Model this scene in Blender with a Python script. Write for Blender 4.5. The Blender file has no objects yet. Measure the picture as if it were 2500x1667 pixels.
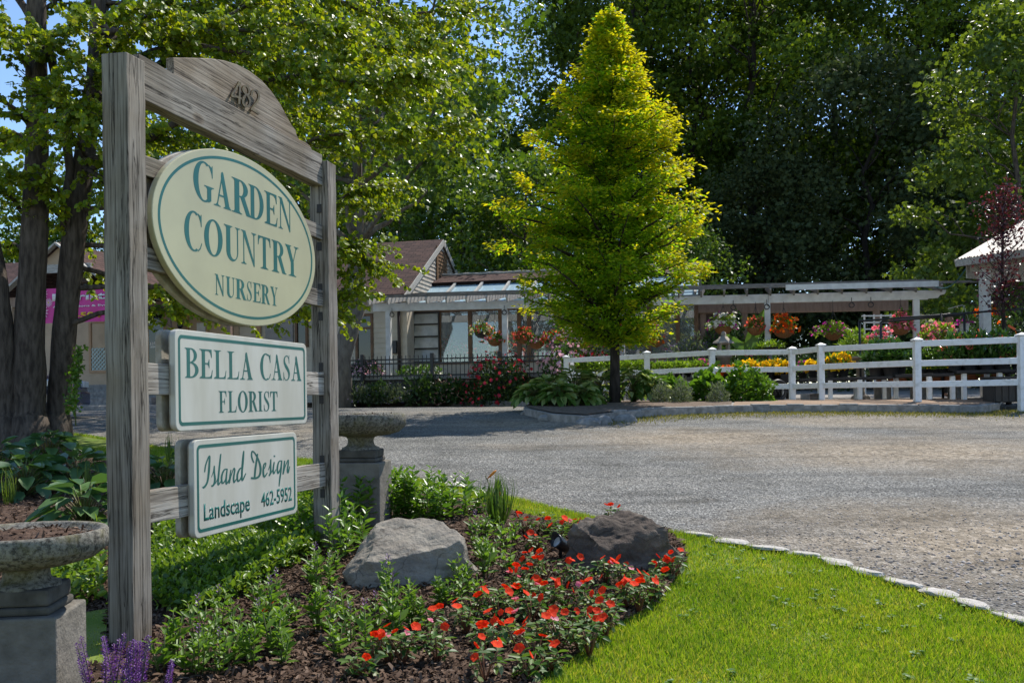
import bpy, bmesh, math, random
import numpy as np
from mathutils import Vector, Matrix
S = bpy.context.scene
COL = S.collection
rng = np.random.default_rng(7)
random.seed(7)
R = math.radians
PI = math.pi

# ------------------------------------------------------------------ camera, sky, sun, exposure
CZ = 1.10                       # eye height above the bed in front of the sign
FPX, CX, CY, ROLL = 2232.0, 1250.0, 973.0, R(0.7)
cam = bpy.data.objects.new('camera', bpy.data.cameras.new('camera'))
COL.objects.link(cam)
cam.data.sensor_width = 36.0
cam.data.lens = FPX / 2500.0 * 36.0
cam.data.shift_y = (CY - 833.5) / 2500.0
cam.data.clip_start = 0.05
cam.data.clip_end = 2000
cam.matrix_world = Matrix.Translation((0, 0, CZ)) @ Matrix.Rotation(R(90), 4, 'X') @ Matrix.Rotation(-ROLL, 4, 'Z')
S.camera = cam

SUN_EL, SUN_AZ = 53.5, 38.0     # azimuth from straight ahead towards the right
w = bpy.data.worlds.new('World'); S.world = w; w.use_nodes = True
nt = w.node_tree
sky = nt.nodes.new('ShaderNodeTexSky'); sky.sky_type = 'NISHITA'; sky.sun_disc = False
sky.sun_elevation = R(SUN_EL); sky.sun_rotation = R(SUN_AZ); sky.air_density = 1.0; sky.dust_density = 0.0; sky.ozone_density = 4.0
bg = nt.nodes['Background']; bg.inputs['Strength'].default_value = 0.15
nt.links.new(sky.outputs[0], bg.inputs[0])
sun = bpy.data.objects.new('sun', bpy.data.lights.new('sun', 'SUN')); COL.objects.link(sun)
sun.data.energy = 4.7; sun.data.angle = R(0.53); sun.data.color = (1.0, 0.95, 0.87)
sd = Vector((math.sin(R(SUN_AZ)) * math.cos(R(SUN_EL)), math.cos(R(SUN_AZ)) * math.cos(R(SUN_EL)), math.sin(R(SUN_EL))))
sun.rotation_euler = sd.to_track_quat('Z', 'Y').to_euler()
sun.location = (10, 20, 40)
S.view_settings.view_transform = 'Standard'; S.view_settings.look = 'None'
S.view_settings.exposure = 0.45; S.view_settings.gamma = 1.0
S.render.engine = 'CYCLES'
c_ = S.cycles
c_.max_bounces = 7; c_.diffuse_bounces = 3; c_.glossy_bounces = 3; c_.transmission_bounces = 5; c_.transparent_max_bounces = 8
c_.caustics_reflective = False; c_.caustics_refractive = False
c_.sample_clamp_indirect = 6.0
c_.use_denoising = True; c_.denoiser = 'OPENIMAGEDENOISE'; c_.denoising_input_passes = 'RGB_ALBEDO_NORMAL'; c_.denoising_prefilter = 'ACCURATE'

# ------------------------------------------------------------------ picture measurements -> places
_c, _s = math.cos(ROLL), math.sin(ROLL)
def ray(px, py):
    a = (px - CX) / FPX; b = -(py - CY) / FPX
    return Vector((_c * a + _s * b, 1.0, -_s * a + _c * b))
def at(px, py, Y):
    r = ray(px, py)
    return Vector((r.x * Y, Y, CZ + r.z * Y))
PROF = [(-60, 0.0), (4.2, 0.0), (8, 0.252), (12.5, 0.552), (17.0, 0.85), (20, 0.88), (27, 0.93), (60, 1.6), (700, 1.6)]
def gz(x, y):
    for (a, za), (b, zb) in zip(PROF, PROF[1:]):
        if y <= b: return za + (zb - za) * max(0, y - a) / (b - a)
    return PROF[-1][1]
PY_, PZ_ = np.array([p[0] for p in PROF], float), np.array([p[1] for p in PROF], float)
def gzn(y): return np.interp(y, PY_, PZ_)
def G(px, py):
    """ground point seen at a picture position"""
    r = ray(px, py); lo, hi = 1.0, 300.0
    for _ in range(50):
        m = (lo + hi) / 2
        if CZ + r.z * m > gz(0, m): lo = m
        else: hi = m
    return Vector((r.x * lo, lo, CZ + r.z * lo))
def ground_pt(px, Y):
    X = (px - CX) / FPX * Y
    return Vector((X, Y, gz(X, Y)))

# ------------------------------------------------------------------ objects
def link(o, parent=None):
    COL.objects.link(o)
    if parent is not None: o.parent = parent
    return o
def tag(o, label=None, cat=None, group=None, kind=None):
    if label: o['label'] = label
    if cat: o['category'] = cat
    if group: o['group'] = group
    if kind: o['kind'] = kind
    return o
def thing(name, label, cat, loc=(0, 0, 0), rz=0.0, group=None):
    o = link(bpy.data.objects.new(name, None)); o.empty_display_size = 0.1
    o.location = loc; o.rotation_euler = (0, 0, rz)
    return tag(o, label, cat, group)
def dup(root, loc, rz=0.0, sc=1.0, label=None, group=None):
    def cp(o, par):
        c = o.copy(); COL.objects.link(c)
        if par is not None: c.parent = par
        for ch in list(o.children): cp(ch, c)
        return c
    r = cp(root, None)
    r.location = loc; r.rotation_euler = (0, 0, rz); r.scale = (sc, sc, sc) if not isinstance(sc, tuple) else sc
    if label: r['label'] = label
    if group: r['group'] = group
    return r
ORD = ['first', 'second', 'third', 'fourth', 'fifth', 'sixth', 'seventh', 'eighth', 'ninth', 'tenth', 'eleventh', 'twelfth',
       'thirteenth', 'fourteenth', 'fifteenth', 'sixteenth', 'seventeenth', 'eighteenth', 'nineteenth', 'twentieth']
NUM = ['no', 'one', 'two', 'three', 'four', 'five', 'six', 'seven', 'eight', 'nine']

class MB:
    """collects shapes into one mesh"""
    def __init__(s): s.v = []; s.f = []; s.sm = []
    def add(s, vs, fs, smooth=False):
        k = len(s.v); s.v += [tuple(v) for v in vs]; s.f += [tuple(i + k for i in f) for f in fs]; s.sm += [smooth] * len(fs)
        return s
    def box(s, x0, x1, y0, y1, z0, z1):
        x0, x1 = min(x0, x1), max(x0, x1); y0, y1 = min(y0, y1), max(y0, y1); z0, z1 = min(z0, z1), max(z0, z1)
        v = [(x0, y0, z0), (x1, y0, z0), (x1, y1, z0), (x0, y1, z0), (x0, y0, z1), (x1, y0, z1), (x1, y1, z1), (x0, y1, z1)]
        return s.add(v, [(0, 3, 2, 1), (4, 5, 6, 7), (0, 1, 5, 4), (1, 2, 6, 5), (2, 3, 7, 6), (3, 0, 4, 7)])
    def bar(s, a, b, wd, ht, up=(0, 0, 1)):
        a, b = Vector(a), Vector(b); d = (b - a).normalized(); u = Vector(up)
        sx = d.cross(u).normalized() * wd / 2; uz = sx.cross(d).normalized() * ht / 2
        v = [p + i * sx + j * uz for p in (a, b) for i, j in ((-1, -1), (1, -1), (1, 1), (-1, 1))]
        return s.add(v, [(0, 1, 2, 3), (7, 6, 5, 4), (0, 4, 5, 1), (1, 5, 6, 2), (2, 6, 7, 3), (3, 7, 4, 0)])
    def tube(s, pts, rad, n=8, cap=True):
        pts = [Vector(p) for p in pts]
        if not hasattr(rad, '__len__'): rad = [rad] * len(pts)
        ref = Vector((0.31, 0.17, 0.93)); vs = []
        for i, p in enumerate(pts):
            d = (pts[min(i + 1, len(pts) - 1)] - pts[max(i - 1, 0)]).normalized()
            a = d.cross(ref)
            if a.length < 1e-4: a = d.cross(Vector((1, 0, 0)))
            a.normalize(); b = d.cross(a).normalized()
            for k in range(n):
                t = 2 * PI * k / n
                vs.append(p + (a * math.cos(t) + b * math.sin(t)) * rad[i])
        fs = [(i * n + k, i * n + (k + 1) % n, (i + 1) * n + (k + 1) % n, (i + 1) * n + k) for i in range(len(pts) - 1) for k in range(n)]
        if cap: fs += [tuple(range(n))[::-1], tuple((len(pts) - 1) * n + k for k in range(n))]
        return s.add(vs, fs, True)
    def lathe(s, prof, n=24, o=(0, 0, 0), cap=True):
        vs = [(o[0] + r * math.cos(2 * PI * k / n), o[1] + r * math.sin(2 * PI * k / n), o[2] + z) for r, z in prof for k in range(n)]
        fs = [(i * n + k, i * n + (k + 1) % n, (i + 1) * n + (k + 1) % n, (i + 1) * n + k) for i in range(len(prof) - 1) for k in range(n)]
        if cap: fs += [tuple(range(n))[::-1], tuple((len(prof) - 1) * n + k for k in range(n))]
        return s.add(vs, fs, True)
    def prism(s, poly, fn, d0, d1):
        """polygon (2-D) extruded: fn(a, b, d) -> point"""
        n = len(poly)
        vs = [fn(a, b, d) for d in (d0, d1) for a, b in poly]
        fs = [tuple(range(n)), tuple(range(2 * n - 1, n - 1, -1))] + [((i + 1) % n, i, n + i, n + (i + 1) % n) for i in range(n)]
        return s.add(vs, fs)
    def build(s, name, mat, parent=None, smooth=None, bevel=0, loc=None, auto=False):
        me = bpy.data.meshes.new(name); me.from_pydata(s.v, [], s.f)
        bm = bmesh.new(); bm.from_mesh(me); bmesh.ops.recalc_face_normals(bm, faces=bm.faces); bm.to_mesh(me); bm.free()
        me.polygons.foreach_set('use_smooth', [bool(x) if smooth is None else smooth for x in s.sm])
        me.materials.append(mat)
        o = link(bpy.data.objects.new(name, me), parent)
        if loc is not None: o.location = loc
        if auto: me.shade_auto = True if hasattr(me, 'shade_auto') else None
        if bevel:
            m = o.modifiers.new('bevel', 'BEVEL'); m.width = bevel; m.segments = 2; m.limit_method = 'ANGLE'; m.angle_limit = R(40)
        return o

def raw_mesh(name, verts, loops, starts, mat, parent=None, smooth=False, loc=None):
    me = bpy.data.meshes.new(name)
    me.vertices.add(len(verts)); me.vertices.foreach_set('co', np.ascontiguousarray(verts, np.float32).ravel())
    me.loops.add(len(loops)); me.loops.foreach_set('vertex_index', np.ascontiguousarray(loops, np.int32))
    me.polygons.add(len(starts)); me.polygons.foreach_set('loop_start', np.ascontiguousarray(starts, np.int32))
    me.update(calc_edges=True); me.validate()
    if smooth: me.polygons.foreach_set('use_smooth', [True] * len(me.polygons))
    me.materials.append(mat)
    o = link(bpy.data.objects.new(name, me), parent)
    if loc is not None: o.location = loc
    return o
# leaf outlines: (along, across, lift) and faces
OVAL = ([(0, 0, 0), (.3, .24, .07), (.68, .2, .05), (1, 0, -.08), (.68, -.2, .05), (.3, -.24, .07)], [(0, 3, 2, 1), (0, 5, 4, 3)])
WIDE = ([(0, 0, 0), (.22, .36, .08), (.62, .36, .06), (1, 0, -.1), (.62, -.36, .06), (.22, -.36, .08)], [(0, 3, 2, 1), (0, 5, 4, 3)])
HEART = ([(.05, 0, 0), (-.04, .26, .05), (.2, .46, .06), (.6, .4, .03), (1, 0, -.06), (.6, -.4, .03), (.2, -.46, .06), (-.04, -.26, .05)], [(0, 4, 3, 2, 1), (0, 7, 6, 5, 4)])
LANCE = ([(0, 0, 0), (.35, .1, .03), (1, 0, -.12), (.35, -.1, .03)], [(0, 2, 1), (0, 3, 2)])
BLADE = ([(0, .05, 0), (0, -.05, 0), (.55, -.035, .05), (.55, .035, .05), (1, 0, .22)], [(0, 1, 2, 3), (3, 2, 4)])
LOBED = ([(0, 0, 0), (.18, .5, .05), (.42, .26, .06), (.72, .44, 0), (.74, .14, .04), (1.05, 0, -.1), (.74, -.14, .04), (.72, -.44, 0), (.42, -.26, .06), (.18, -.5, .05)],
         [(0, 5, 4, 3, 2, 1), (0, 9, 8, 7, 6, 5)])
PLUME = ([(0, .03, 0), (0, -.03, 0), (.3, .2, .03), (.35, -.22, .02), (.7, .16, .02), (.72, -.17, 0), (1, 0, -.06)], [(0, 1, 3, 2), (2, 3, 5, 4), (4, 5, 6)])
HOSTA = ([(0, 0, 0), (.15, .2, .1), (.45, .3, .12), (.8, .17, 0), (1, 0, -.14), (.8, -.17, 0), (.45, -.3, .12), (.15, -.2, .1)], [(0, 3, 2, 1), (0, 4, 3), (0, 7, 6, 5), (0, 5, 4)])
CHIP = ([(0, .12, 0), (.5, .16, .05), (1, .1, 0), (1, -.1, .02), (.5, -.14, .08), (0, -.1, 0)], [(0, 5, 4, 1), (1, 4, 3, 2)])
FLOW = ([(.35 * math.cos(2 * PI * k / 10) if k % 2 else .5 * math.cos(2 * PI * k / 10), (.36 if k % 2 else .5) * math.sin(2 * PI * k / 10), .1 if k % 2 == 0 else .03) for k in range(10)] + [(0, 0, -.05)],
        [(10, k, (k + 1) % 10) for k in range(10)])
PEB = ([(.5, 0, 0), (0, .42, .02), (-.5, .05, 0), (0, -.4, 0), (.05, 0, .3), (.28, .25, .18), (-.3, .22, .16), (-.25, -.25, .17), (.27, -.24, .15)],
       [(0, 1, 5), (1, 2, 6), (2, 3, 7), (3, 0, 8), (4, 5, 6), (4, 6, 7), (4, 7, 8), (4, 8, 5), (5, 1, 6), (6, 2, 7), (7, 3, 8), (8, 0, 5)])
def nrm(a): return a / np.maximum(np.linalg.norm(a, axis=1, keepdims=True), 1e-9)
def scatter(name, mat, P, A, N, Sz, tm, parent=None, wid=1.0, loc=None, smooth=False):
    P, A, N = np.asarray(P, float), nrm(np.asarray(A, float)), np.asarray(N, float)
    n = len(P); Sz = np.broadcast_to(np.asarray(Sz, float), (n,)); wid = np.broadcast_to(np.asarray(wid, float), (n,))
    B = nrm(np.cross(N, A)); N2 = np.cross(A, B)
    T = np.array(tm[0], float)
    V = P[:, None, :] + Sz[:, None, None] * (T[None, :, 0, None] * A[:, None] + T[None, :, 1, None] * B[:, None] * wid[:, None, None] + T[None, :, 2, None] * N2[:, None])
    k = len(T); lf = np.concatenate([np.array(f) for f in tm[1]]); ln = np.array([len(f) for f in tm[1]])
    loops = (lf[None, :] + (np.arange(n) * k)[:, None]).ravel()
    st = np.concatenate([[0], np.cumsum(np.tile(ln, n))[:-1]])
    return raw_mesh(name, V.reshape(-1, 3), loops, st, mat, parent, smooth, loc)
def rdir(n, up=0.0, g=None):
    g = g or rng
    d = g.normal(size=(n, 3)); d = nrm(d); d[:, 2] += up
    return nrm(d)

# ------------------------------------------------------------------ materials
MATS = {}
def _new(name):
    m = bpy.data.materials.new(name); m.use_nodes = True
    t = m.node_tree; t.nodes.clear()
    o = t.nodes.new('ShaderNodeOutputMaterial')
    return m, t, o
def N_(t, k, **kw):
    n = t.nodes.new(k)
    for a, b in kw.items():
        if a in n.inputs: n.inputs[a].default_value = b
        else: setattr(n, a, b)
    return n
def ramp(t, fac, stops):
    r = t.nodes.new('ShaderNodeValToRGB'); e = r.color_ramp.elements
    while len(e) < len(stops): e.new(0.5)
    for x, (p, c) in zip(e, stops): x.position = p; x.color = tuple(c[:3]) + (1,)
    t.links.new(fac, r.inputs[0]); return r.outputs[0]
def mixc(t, fac, a, b, mode='MIX'):
    m = t.nodes.new('ShaderNodeMix'); m.data_type = 'RGBA'; m.blend_type = mode
    if isinstance(fac, (int, float)): m.inputs[0].default_value = fac
    else: t.links.new(fac, m.inputs[0])
    for i, x in ((6, a), (7, b)):
        if isinstance(x, tuple): m.inputs[i].default_value = tuple(x[:3]) + (1,)
        else: t.links.new(x, m.inputs[i])
    return m.outputs[2]
def coord(t, sc=(1, 1, 1), kind='Object'):
    tc = t.nodes.new('ShaderNodeTexCoord'); mp = t.nodes.new('ShaderNodeMapping'); mp.inputs['Scale'].default_value = sc
    t.links.new(tc.outputs[kind], mp.inputs[0]); return mp.outputs[0]
def noise(t, vec, scale, detail=4, rough=0.55, dist=0.0):
    n = N_(t, 'ShaderNodeTexNoise', Scale=scale, Detail=detail, Roughness=rough, Distortion=dist)
    t.links.new(vec, n.inputs['Vector']); return n.outputs[0]
def bump(t, h, st, dist=0.01):
    b = N_(t, 'ShaderNodeBump', Strength=st, Distance=dist); t.links.new(h, b.inputs['Height']); return b.outputs[0]
def princ(t, o, col, rough=0.6, spec=0.4, metal=0.0, normal=None, **kw):
    p = N_(t, 'ShaderNodeBsdfPrincipled', Roughness=rough, Metallic=metal)
    p.inputs['Specular IOR Level'].default_value = spec
    for a, b in kw.items(): p.inputs[a].default_value = b
    if isinstance(col, tuple): p.inputs['Base Color'].default_value = tuple(col[:3]) + (1,)
    else: t.links.new(col, p.inputs['Base Color'])
    if normal is not None: t.links.new(normal, p.inputs['Normal'])
    if o is not None: t.links.new(p.outputs[0], o.inputs[0])
    return p
def plain(name, c1, c2=None, scale=8.0, rough=0.6, spec=0.4, bmp=0.0, metal=0.0, detail=5, lo=.35, hi=.65, sc=(1, 1, 1), **kw):
    """base colour that wanders between two tones, with a matching bump"""
    if name in MATS: return MATS[name]
    m, t, o = _new(name); c2 = c2 or tuple(x * .8 for x in c1)
    v = coord(t, sc); n = noise(t, v, scale, detail)
    col = ramp(t, n, [(lo, c1), (hi, c2)])
    nb = bump(t, noise(t, v, scale * 4, 4), bmp, 0.01) if bmp else None
    princ(t, o, col, rough, spec, metal, nb, **kw)
    MATS[name] = m; return m
def leafmat(name, cols, trans=0.45, rough=0.45, spec=0.5, tint=(1.0, 1.0, 0.55), gain=1.25, patchy=0):
    """leaf: colour picked per leaf; light passes through"""
    if name in MATS: return MATS[name]
    m, t, o = _new(name)
    g = t.nodes.new('ShaderNodeNewGeometry')
    st = [(i / max(1, len(cols) - 1), c) for i, c in enumerate(cols)]
    col = ramp(t, g.outputs['Random Per Island'], st)
    if patchy:   # stands of thinner, yellower growth
        a_ = noise(t, coord(t), patchy, 4, .6); col = mixc(t, 1.0, col, ramp(t, a_, [(.32, (.75, .84, .85)), (.5, (1, 1, 1)), (.66, (1.2, 1.05, 1.2))]), 'MULTIPLY')
    p = princ(t, None, col, rough, spec)
    tr = t.nodes.new('ShaderNodeBsdfTranslucent')
    tc = mixc(t, 1.0, col, tuple(min(1.6, x * gain) for x in tint), 'MULTIPLY'); t.links.new(tc, tr.inputs[0])
    mx = t.nodes.new('ShaderNodeMixShader'); mx.inputs[0].default_value = trans
    t.links.new(p.outputs[0], mx.inputs[1]); t.links.new(tr.outputs[0], mx.inputs[2]); t.links.new(mx.outputs[0], o.inputs[0])
    MATS[name] = m; return m
def wood(name, axis, c1=(.29, .26, .225), c2=(.16, .14, .117), c3=(.07, .06, .05)):
    """weathered grey timber, grain along an axis of the object"""
    if name in MATS: return MATS[name]
    m, t, o = _new(name)
    lo, hi = 1.1, 40.0
    sc = [hi] * 3; sc['xyz'.index(axis)] = lo
    v = coord(t, tuple(sc)); g = noise(t, v, 1.0, 6, .65, .6)
    sc2 = [110.0] * 3; sc2['xyz'.index(axis)] = 2.2
    f = noise(t, coord(t, tuple(sc2)), 1.0, 3, .6)
    big = noise(t, coord(t), 2.2, 3)
    a = ramp(t, g, [(.3, c2), (.52, c1), (.72, tuple(x * 1.25 for x in c1))])
    b = ramp(t, f, [(.36, c3), (.52, (1, 1, 1))])
    col = mixc(t, .6, a, b, 'MULTIPLY')
    st = ramp(t, big, [(.38, (.74, .68, .6)), (.6, (1.0, 1.0, 1.0))])
    col = mixc(t, 1.0, col, st, 'MULTIPLY')
    # long drying cracks
    sc3 = [9.0] * 3; sc3['xyz'.index(axis)] = .35
    cr = ramp(t, noise(t, coord(t, tuple(sc3)), 1.6, 8, .6, .3), [(.484, (1, 1, 1)), (.5, (.06, .05, .04)), (.516, (1, 1, 1))])
    col = mixc(t, .95, col, cr, 'MULTIPLY')
    # knots
    vo = N_(t, 'ShaderNodeTexVoronoi', Scale=1.7); sc4 = [2.0] * 3; sc4['xyz'.index(axis)] = 1.0
    t.links.new(coord(t, tuple(sc4)), vo.inputs['Vector'])
    kn = ramp(t, vo.outputs['Distance'], [(.05, (.25, .2, .16)), (.085, (.8, .72, .62)), (.11, (1, 1, 1))])
    col = mixc(t, .8, col, kn, 'MULTIPLY')
    mh = N_(t, 'ShaderNodeMath', operation='ADD'); t.links.new(g, mh.inputs[0]); t.links.new(f, mh.inputs[1])
    princ(t, o, col, .85, .2, 0, bump(t, mh.outputs[0], .5, .004))
    MATS[name] = m; return m
def glassmat(name, tint=(.9, .95, .95), rough=.03, mixv=.22, dcol=(.5, .53, .52)):
    if name in MATS: return MATS[name]
    m, t, o = _new(name)
    tr = N_(t, 'ShaderNodeBsdfTransparent'); tr.inputs[0].default_value = tint + (1,)
    gl = N_(t, 'ShaderNodeBsdfGlossy', Roughness=rough); gl.inputs[0].default_value = (.9, .95, 1, 1)
    df = N_(t, 'ShaderNodeBsdfDiffuse'); df.inputs[0].default_value = tuple(dcol) + (1,)
    fr = N_(t, 'ShaderNodeFresnel', IOR=1.5)
    m1 = t.nodes.new('ShaderNodeMixShader'); m1.inputs[0].default_value = mixv
    t.links.new(tr.outputs[0], m1.inputs[1]); t.links.new(df.outputs[0], m1.inputs[2])
    m2 = t.nodes.new('ShaderNodeMixShader'); ad = N_(t, 'ShaderNodeMath', operation='ADD'); ad.inputs[1].default_value = .06
    t.links.new(fr.outputs[0], ad.inputs[0]); t.links.new(ad.outputs[0], m2.inputs[0])
    t.links.new(m1.outputs[0], m2.inputs[1]); t.links.new(gl.outputs[0], m2.inputs[2]); t.links.new(m2.outputs[0], o.inputs[0])
    MATS[name] = m; return m

# ------------------------------------------------------------------ ground
def sheet(name, pts, mat, off, kind='structure', skirt=None):
    """flat polygon (X, Y) laid on the ground profile"""
    bm = bmesh.new()
    f = bm.faces.new([bm.verts.new((p[0], p[1], 0)) for p in pts]); f.normal_update()
    if f.normal.z < 0: f.normal_flip()
    for yb, _ in PROF:
        bmesh.ops.bisect_plane(bm, geom=bm.verts[:] + bm.edges[:] + bm.faces[:], plane_co=(0, yb, 0), plane_no=(0, 1, 0))
    bmesh.ops.triangulate(bm, faces=bm.faces)
    for v in bm.verts: v.co.z = gz(v.co.x, v.co.y) + off
    if skirt:
        e = [x for x in bm.edges if x.is_boundary]
        r = bmesh.ops.extrude_edge_only(bm, edges=e)
        for v in [g for g in r['geom'] if isinstance(g, bmesh.types.BMVert)]: v.co.z -= skirt
    bmesh.ops.recalc_face_normals(bm, faces=bm.faces)
    me = bpy.data.meshes.new(name); bm.to_mesh(me); bm.free(); me.materials.append(mat)
    return tag(link(bpy.data.objects.new(name, me)), kind=kind)
def inside(poly, x, y):
    r = np.zeros(len(x), bool); n = len(poly)
    for i in range(n):
        x1, y1 = poly[i][0], poly[i][1]; x2, y2 = poly[(i + 1) % n][0], poly[(i + 1) % n][1]
        c = (y1 > y) != (y2 > y)
        with np.errstate(divide='ignore', invalid='ignore'): r ^= c & (x < (x2 - x1) * (y - y1) / (y2 - y1 + 1e-12) + x1)
    return r
def gxy(lst): return [tuple(G(*p)[:2]) for p in lst]

# asphalt worn to gravel
m, t, o = _new('gravel')
v = coord(t); big = noise(t, v, .22, 5, .6, .4); mid = noise(t, v, 1.7, 5, .65); fin = noise(t, v, 60, 3, .7)
vo = N_(t, 'ShaderNodeTexVoronoi', Scale=70.0); t.links.new(v, vo.inputs['Vector'])
vs = N_(t, 'ShaderNodeTexVoronoi', Scale=26.0); t.links.new(v, vs.inputs['Vector'])
grey = ramp(t, vo.outputs['Color'], [(.1, (.062, .062, .058)), (.45, (.165, .163, .152)), (.7, (.26, .255, .235)), (.97, (.52, .5, .46))])
tan = ramp(t, vs.outputs['Color'], [(.1, (.2, .16, .11)), (.6, (.38, .305, .215)), (.95, (.58, .49, .38))])
tanmask = ramp(t, big, [(.50, (0, 0, 0)), (.68, (.6, .6, .6))])
for (pc, pr0, pr1) in (((3.35, 6.0), .5, 1.9), ((4.6, 10.5), .6, 2.2), ((2.6, 12.2), .4, 1.8), ((.2, 14.6), .2, 1.6)):
    d_ = N_(t, 'ShaderNodeVectorMath', operation='DISTANCE'); sp_ = N_(t, 'ShaderNodeVectorMath', operation='MULTIPLY'); sp_.inputs[1].default_value = (.75, 1, 0)
    t.links.new(v, sp_.inputs[0]); t.links.new(sp_.outputs[0], d_.inputs[0]); d_.inputs[1].default_value = (pc[0] * .75, pc[1], 0)
    a_ = N_(t, 'ShaderNodeMath', operation='MULTIPLY_ADD'); t.links.new(mid, a_.inputs[0]); a_.inputs[1].default_value = 2.2; t.links.new(d_.outputs['Value'], a_.inputs[2])
    b_ = N_(t, 'ShaderNodeMapRange'); b_.inputs['From Min'].default_value = pr0 + 1.1; b_.inputs['From Max'].default_value = pr1 + 1.1; b_.inputs['To Min'].default_value = .8; b_.inputs['To Max'].default_value = 0; t.links.new(a_.outputs[0], b_.inputs[0])
    mx_ = N_(t, 'ShaderNodeMath', operation='MAXIMUM'); t.links.new(tanmask, mx_.inputs[0]); t.links.new(b_.outputs[0], mx_.inputs[1]); tanmask = mx_.outputs[0]
col = mixc(t, tanmask, grey, tan)
col = mixc(t, 1.0, col, ramp(t, mid, [(.3, (.66, .66, .65)), (.6, (1, 1, 1)), (.75, (1.12, 1.08, 1.02))]), 'MULTIPLY')
trk = noise(t, coord(t, (.28, 1.5, 1)), 1.3, 5, .6, .8); col = mixc(t, .8, col, ramp(t, trk, [(.36, (.66, .66, .66)), (.48, (1, 1, 1)), (.7, (1.15, 1.12, 1.08))]), 'MULTIPLY')
col = mixc(t, 1.0, col, ramp(t, fin, [(.3, (.6, .6, .6)), (.6, (1.15, 1.15, 1.15))]), 'MULTIPLY')
ha = N_(t, 'ShaderNodeMath', operation='ADD'); t.links.new(vo.outputs['Distance'], ha.inputs[0]); t.links.new(mid, ha.inputs[1])
princ(t, o, col, .9, .2, 0, bump(t, ha.outputs[0], .8, .02)); M_GRAVEL = m
M_SOIL = plain('forest_soil', (.05, .04, .028), (.09, .075, .045), 3, .95, .1, .6)
M_YARD = plain('yard_gravel', (.2, .185, .165), (.36, .33, .3), 9, .95, .15, .8, detail=9)
M_LAWN = plain('turf', (.11, .17, .025), (.19, .22, .06), 3.5, .95, .1, .5, detail=8)
M_MULCHL = plain('aged_mulch', (.11, .08, .06), (.2, .15, .115), 16, .95, .15, 1.0, detail=9)
M_MULCH = plain('mulch', (.05, .031, .022), (.13, .083, .058), 22, .95, .15, 1.0, detail=8)
m, t, o = _new('brick_paving')
br = N_(t, 'ShaderNodeTexBrick', Scale=1.0); br.inputs['Color1'].default_value = (.36, .24, .17, 1); br.inputs['Color2'].default_value = (.27, .19, .14, 1)
br.inputs['Mortar'].default_value = (.2, .17, .13, 1); br.inputs['Mortar Size'].default_value = .008; br.inputs['Brick Width'].default_value = .2; br.inputs['Row Height'].default_value = .1
t.links.new(coord(t), br.inputs['Vector']); nz = noise(t, coord(t), 3, 5)
princ(t, o, mixc(t, 1.0, br.outputs['Color'], ramp(t, nz, [(.3, (.7, .68, .62)), (.7, (1.15, 1.12, 1.05))]), 'MULTIPLY'), .9, .2, 0, bump(t, nz, .3)); M_BRICK = m

sheet('ground', [(-600, -55), (600, -55), (600, 690), (-600, 690)], M_SOIL, 0)
EDGE_PX = [(2560, 1545), (2500, 1527), (2413, 1501), (2330, 1469), (2243, 1447), (2149, 1418), (2069, 1393), (1997, 1369), (1889, 1349), (1802, 1335),
           (1668, 1306), (1485, 1276), (1290, 1228), (1133, 1194), (1060, 1180), (930, 1150), (800, 1128), (600, 1112), (430, 1100), (200, 1062), (-200, 1045)]
EDGE = gxy(EDGE_PX)
RIGHT = [(6.0, 3.3), (8.0, 1.8), (12.0, 0.0)]
KERB_L = [(-16.0, 23.3), (-6.0, 23.2), tuple(G(900, 992)[:2]), tuple(G(1318, 993)[:2])]
BEDK = gxy([(1278, 1014), (1345, 1030), (1428, 1036), (1500, 1026), (1600, 1018), (1700, 1014), (1795, 1010), (1880, 1008), (2050, 1008), (2192, 1009), (2402, 1010), (2440, 1004)])
yard_front = KERB_L + BEDK + [(11.0, 20.5), (22.0, 21.5)]
lot = EDGE[::-1] + RIGHT + [(22.0, 3.0), (22.0, 21.5)] + [(11.0, 20.5)] + BEDK[::-1] + KERB_L[::-1] + [(-16.0, 12.0)]
sheet('gravel_lot', lot, M_GRAVEL, .012)
sheet('nursery_yard', yard_front + [(22.0, 40.0), (-16.0, 40.0)], M_YARD, .13, skirt=.3)
lawn_poly = EDGE + [(-20.0, EDGE[-1][1]), (-20.0, -4.0), (12.0, -4.0)] + RIGHT[::-1]
sheet('lawn', lawn_poly, M_LAWN, .006)
BED_PX = [(1300, 1700), (1328, 1667), (1374, 1636), (1428, 1590), (1481, 1552), (1527, 1521), (1565, 1502), (1615, 1464), (1661, 1406), (1678, 1376), (1672, 1345),
          (1630, 1300), (1508, 1290), (1400, 1284), (1290, 1262), (1180, 1232), (1060, 1212), (930, 1192), (800, 1175), (600, 1160), (430, 1150), (300, 1120), (100, 1085), (-200, 1075)]
BED = gxy(BED_PX) + [(-14.0, 9.0), (-14.0, 2.4), (-.2, 2.4)]
sheet('mulch_bed', BED, M_MULCH, .022)
PATCH = gxy([(150, 1520), (262, 1502), (258, 1600), (262, 1640), (205, 1640), (150, 1700), (60, 1700), (60, 1560)])
sheet('lawn_patch', PATCH, M_LAWN, .036)
bed2 = BEDK[:7] + [tuple(ground_pt(1795, 18.3)[:2]), tuple(ground_pt(1760, 20.0)[:2]), tuple(ground_pt(1340, 21.3)[:2]), tuple(G(1318, 990)[:2])]
cx2 = sum(p[0] for p in bed2) / len(bed2); cy2 = sum(p[1] for p in bed2) / len(bed2)
bed2i = [(cx2 + (p[0] - cx2) * .97, cy2 + (p[1] - cy2) * .96) for p in bed2]
sheet('planting_bed', bed2i, M_MULCHL, .15)
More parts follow.
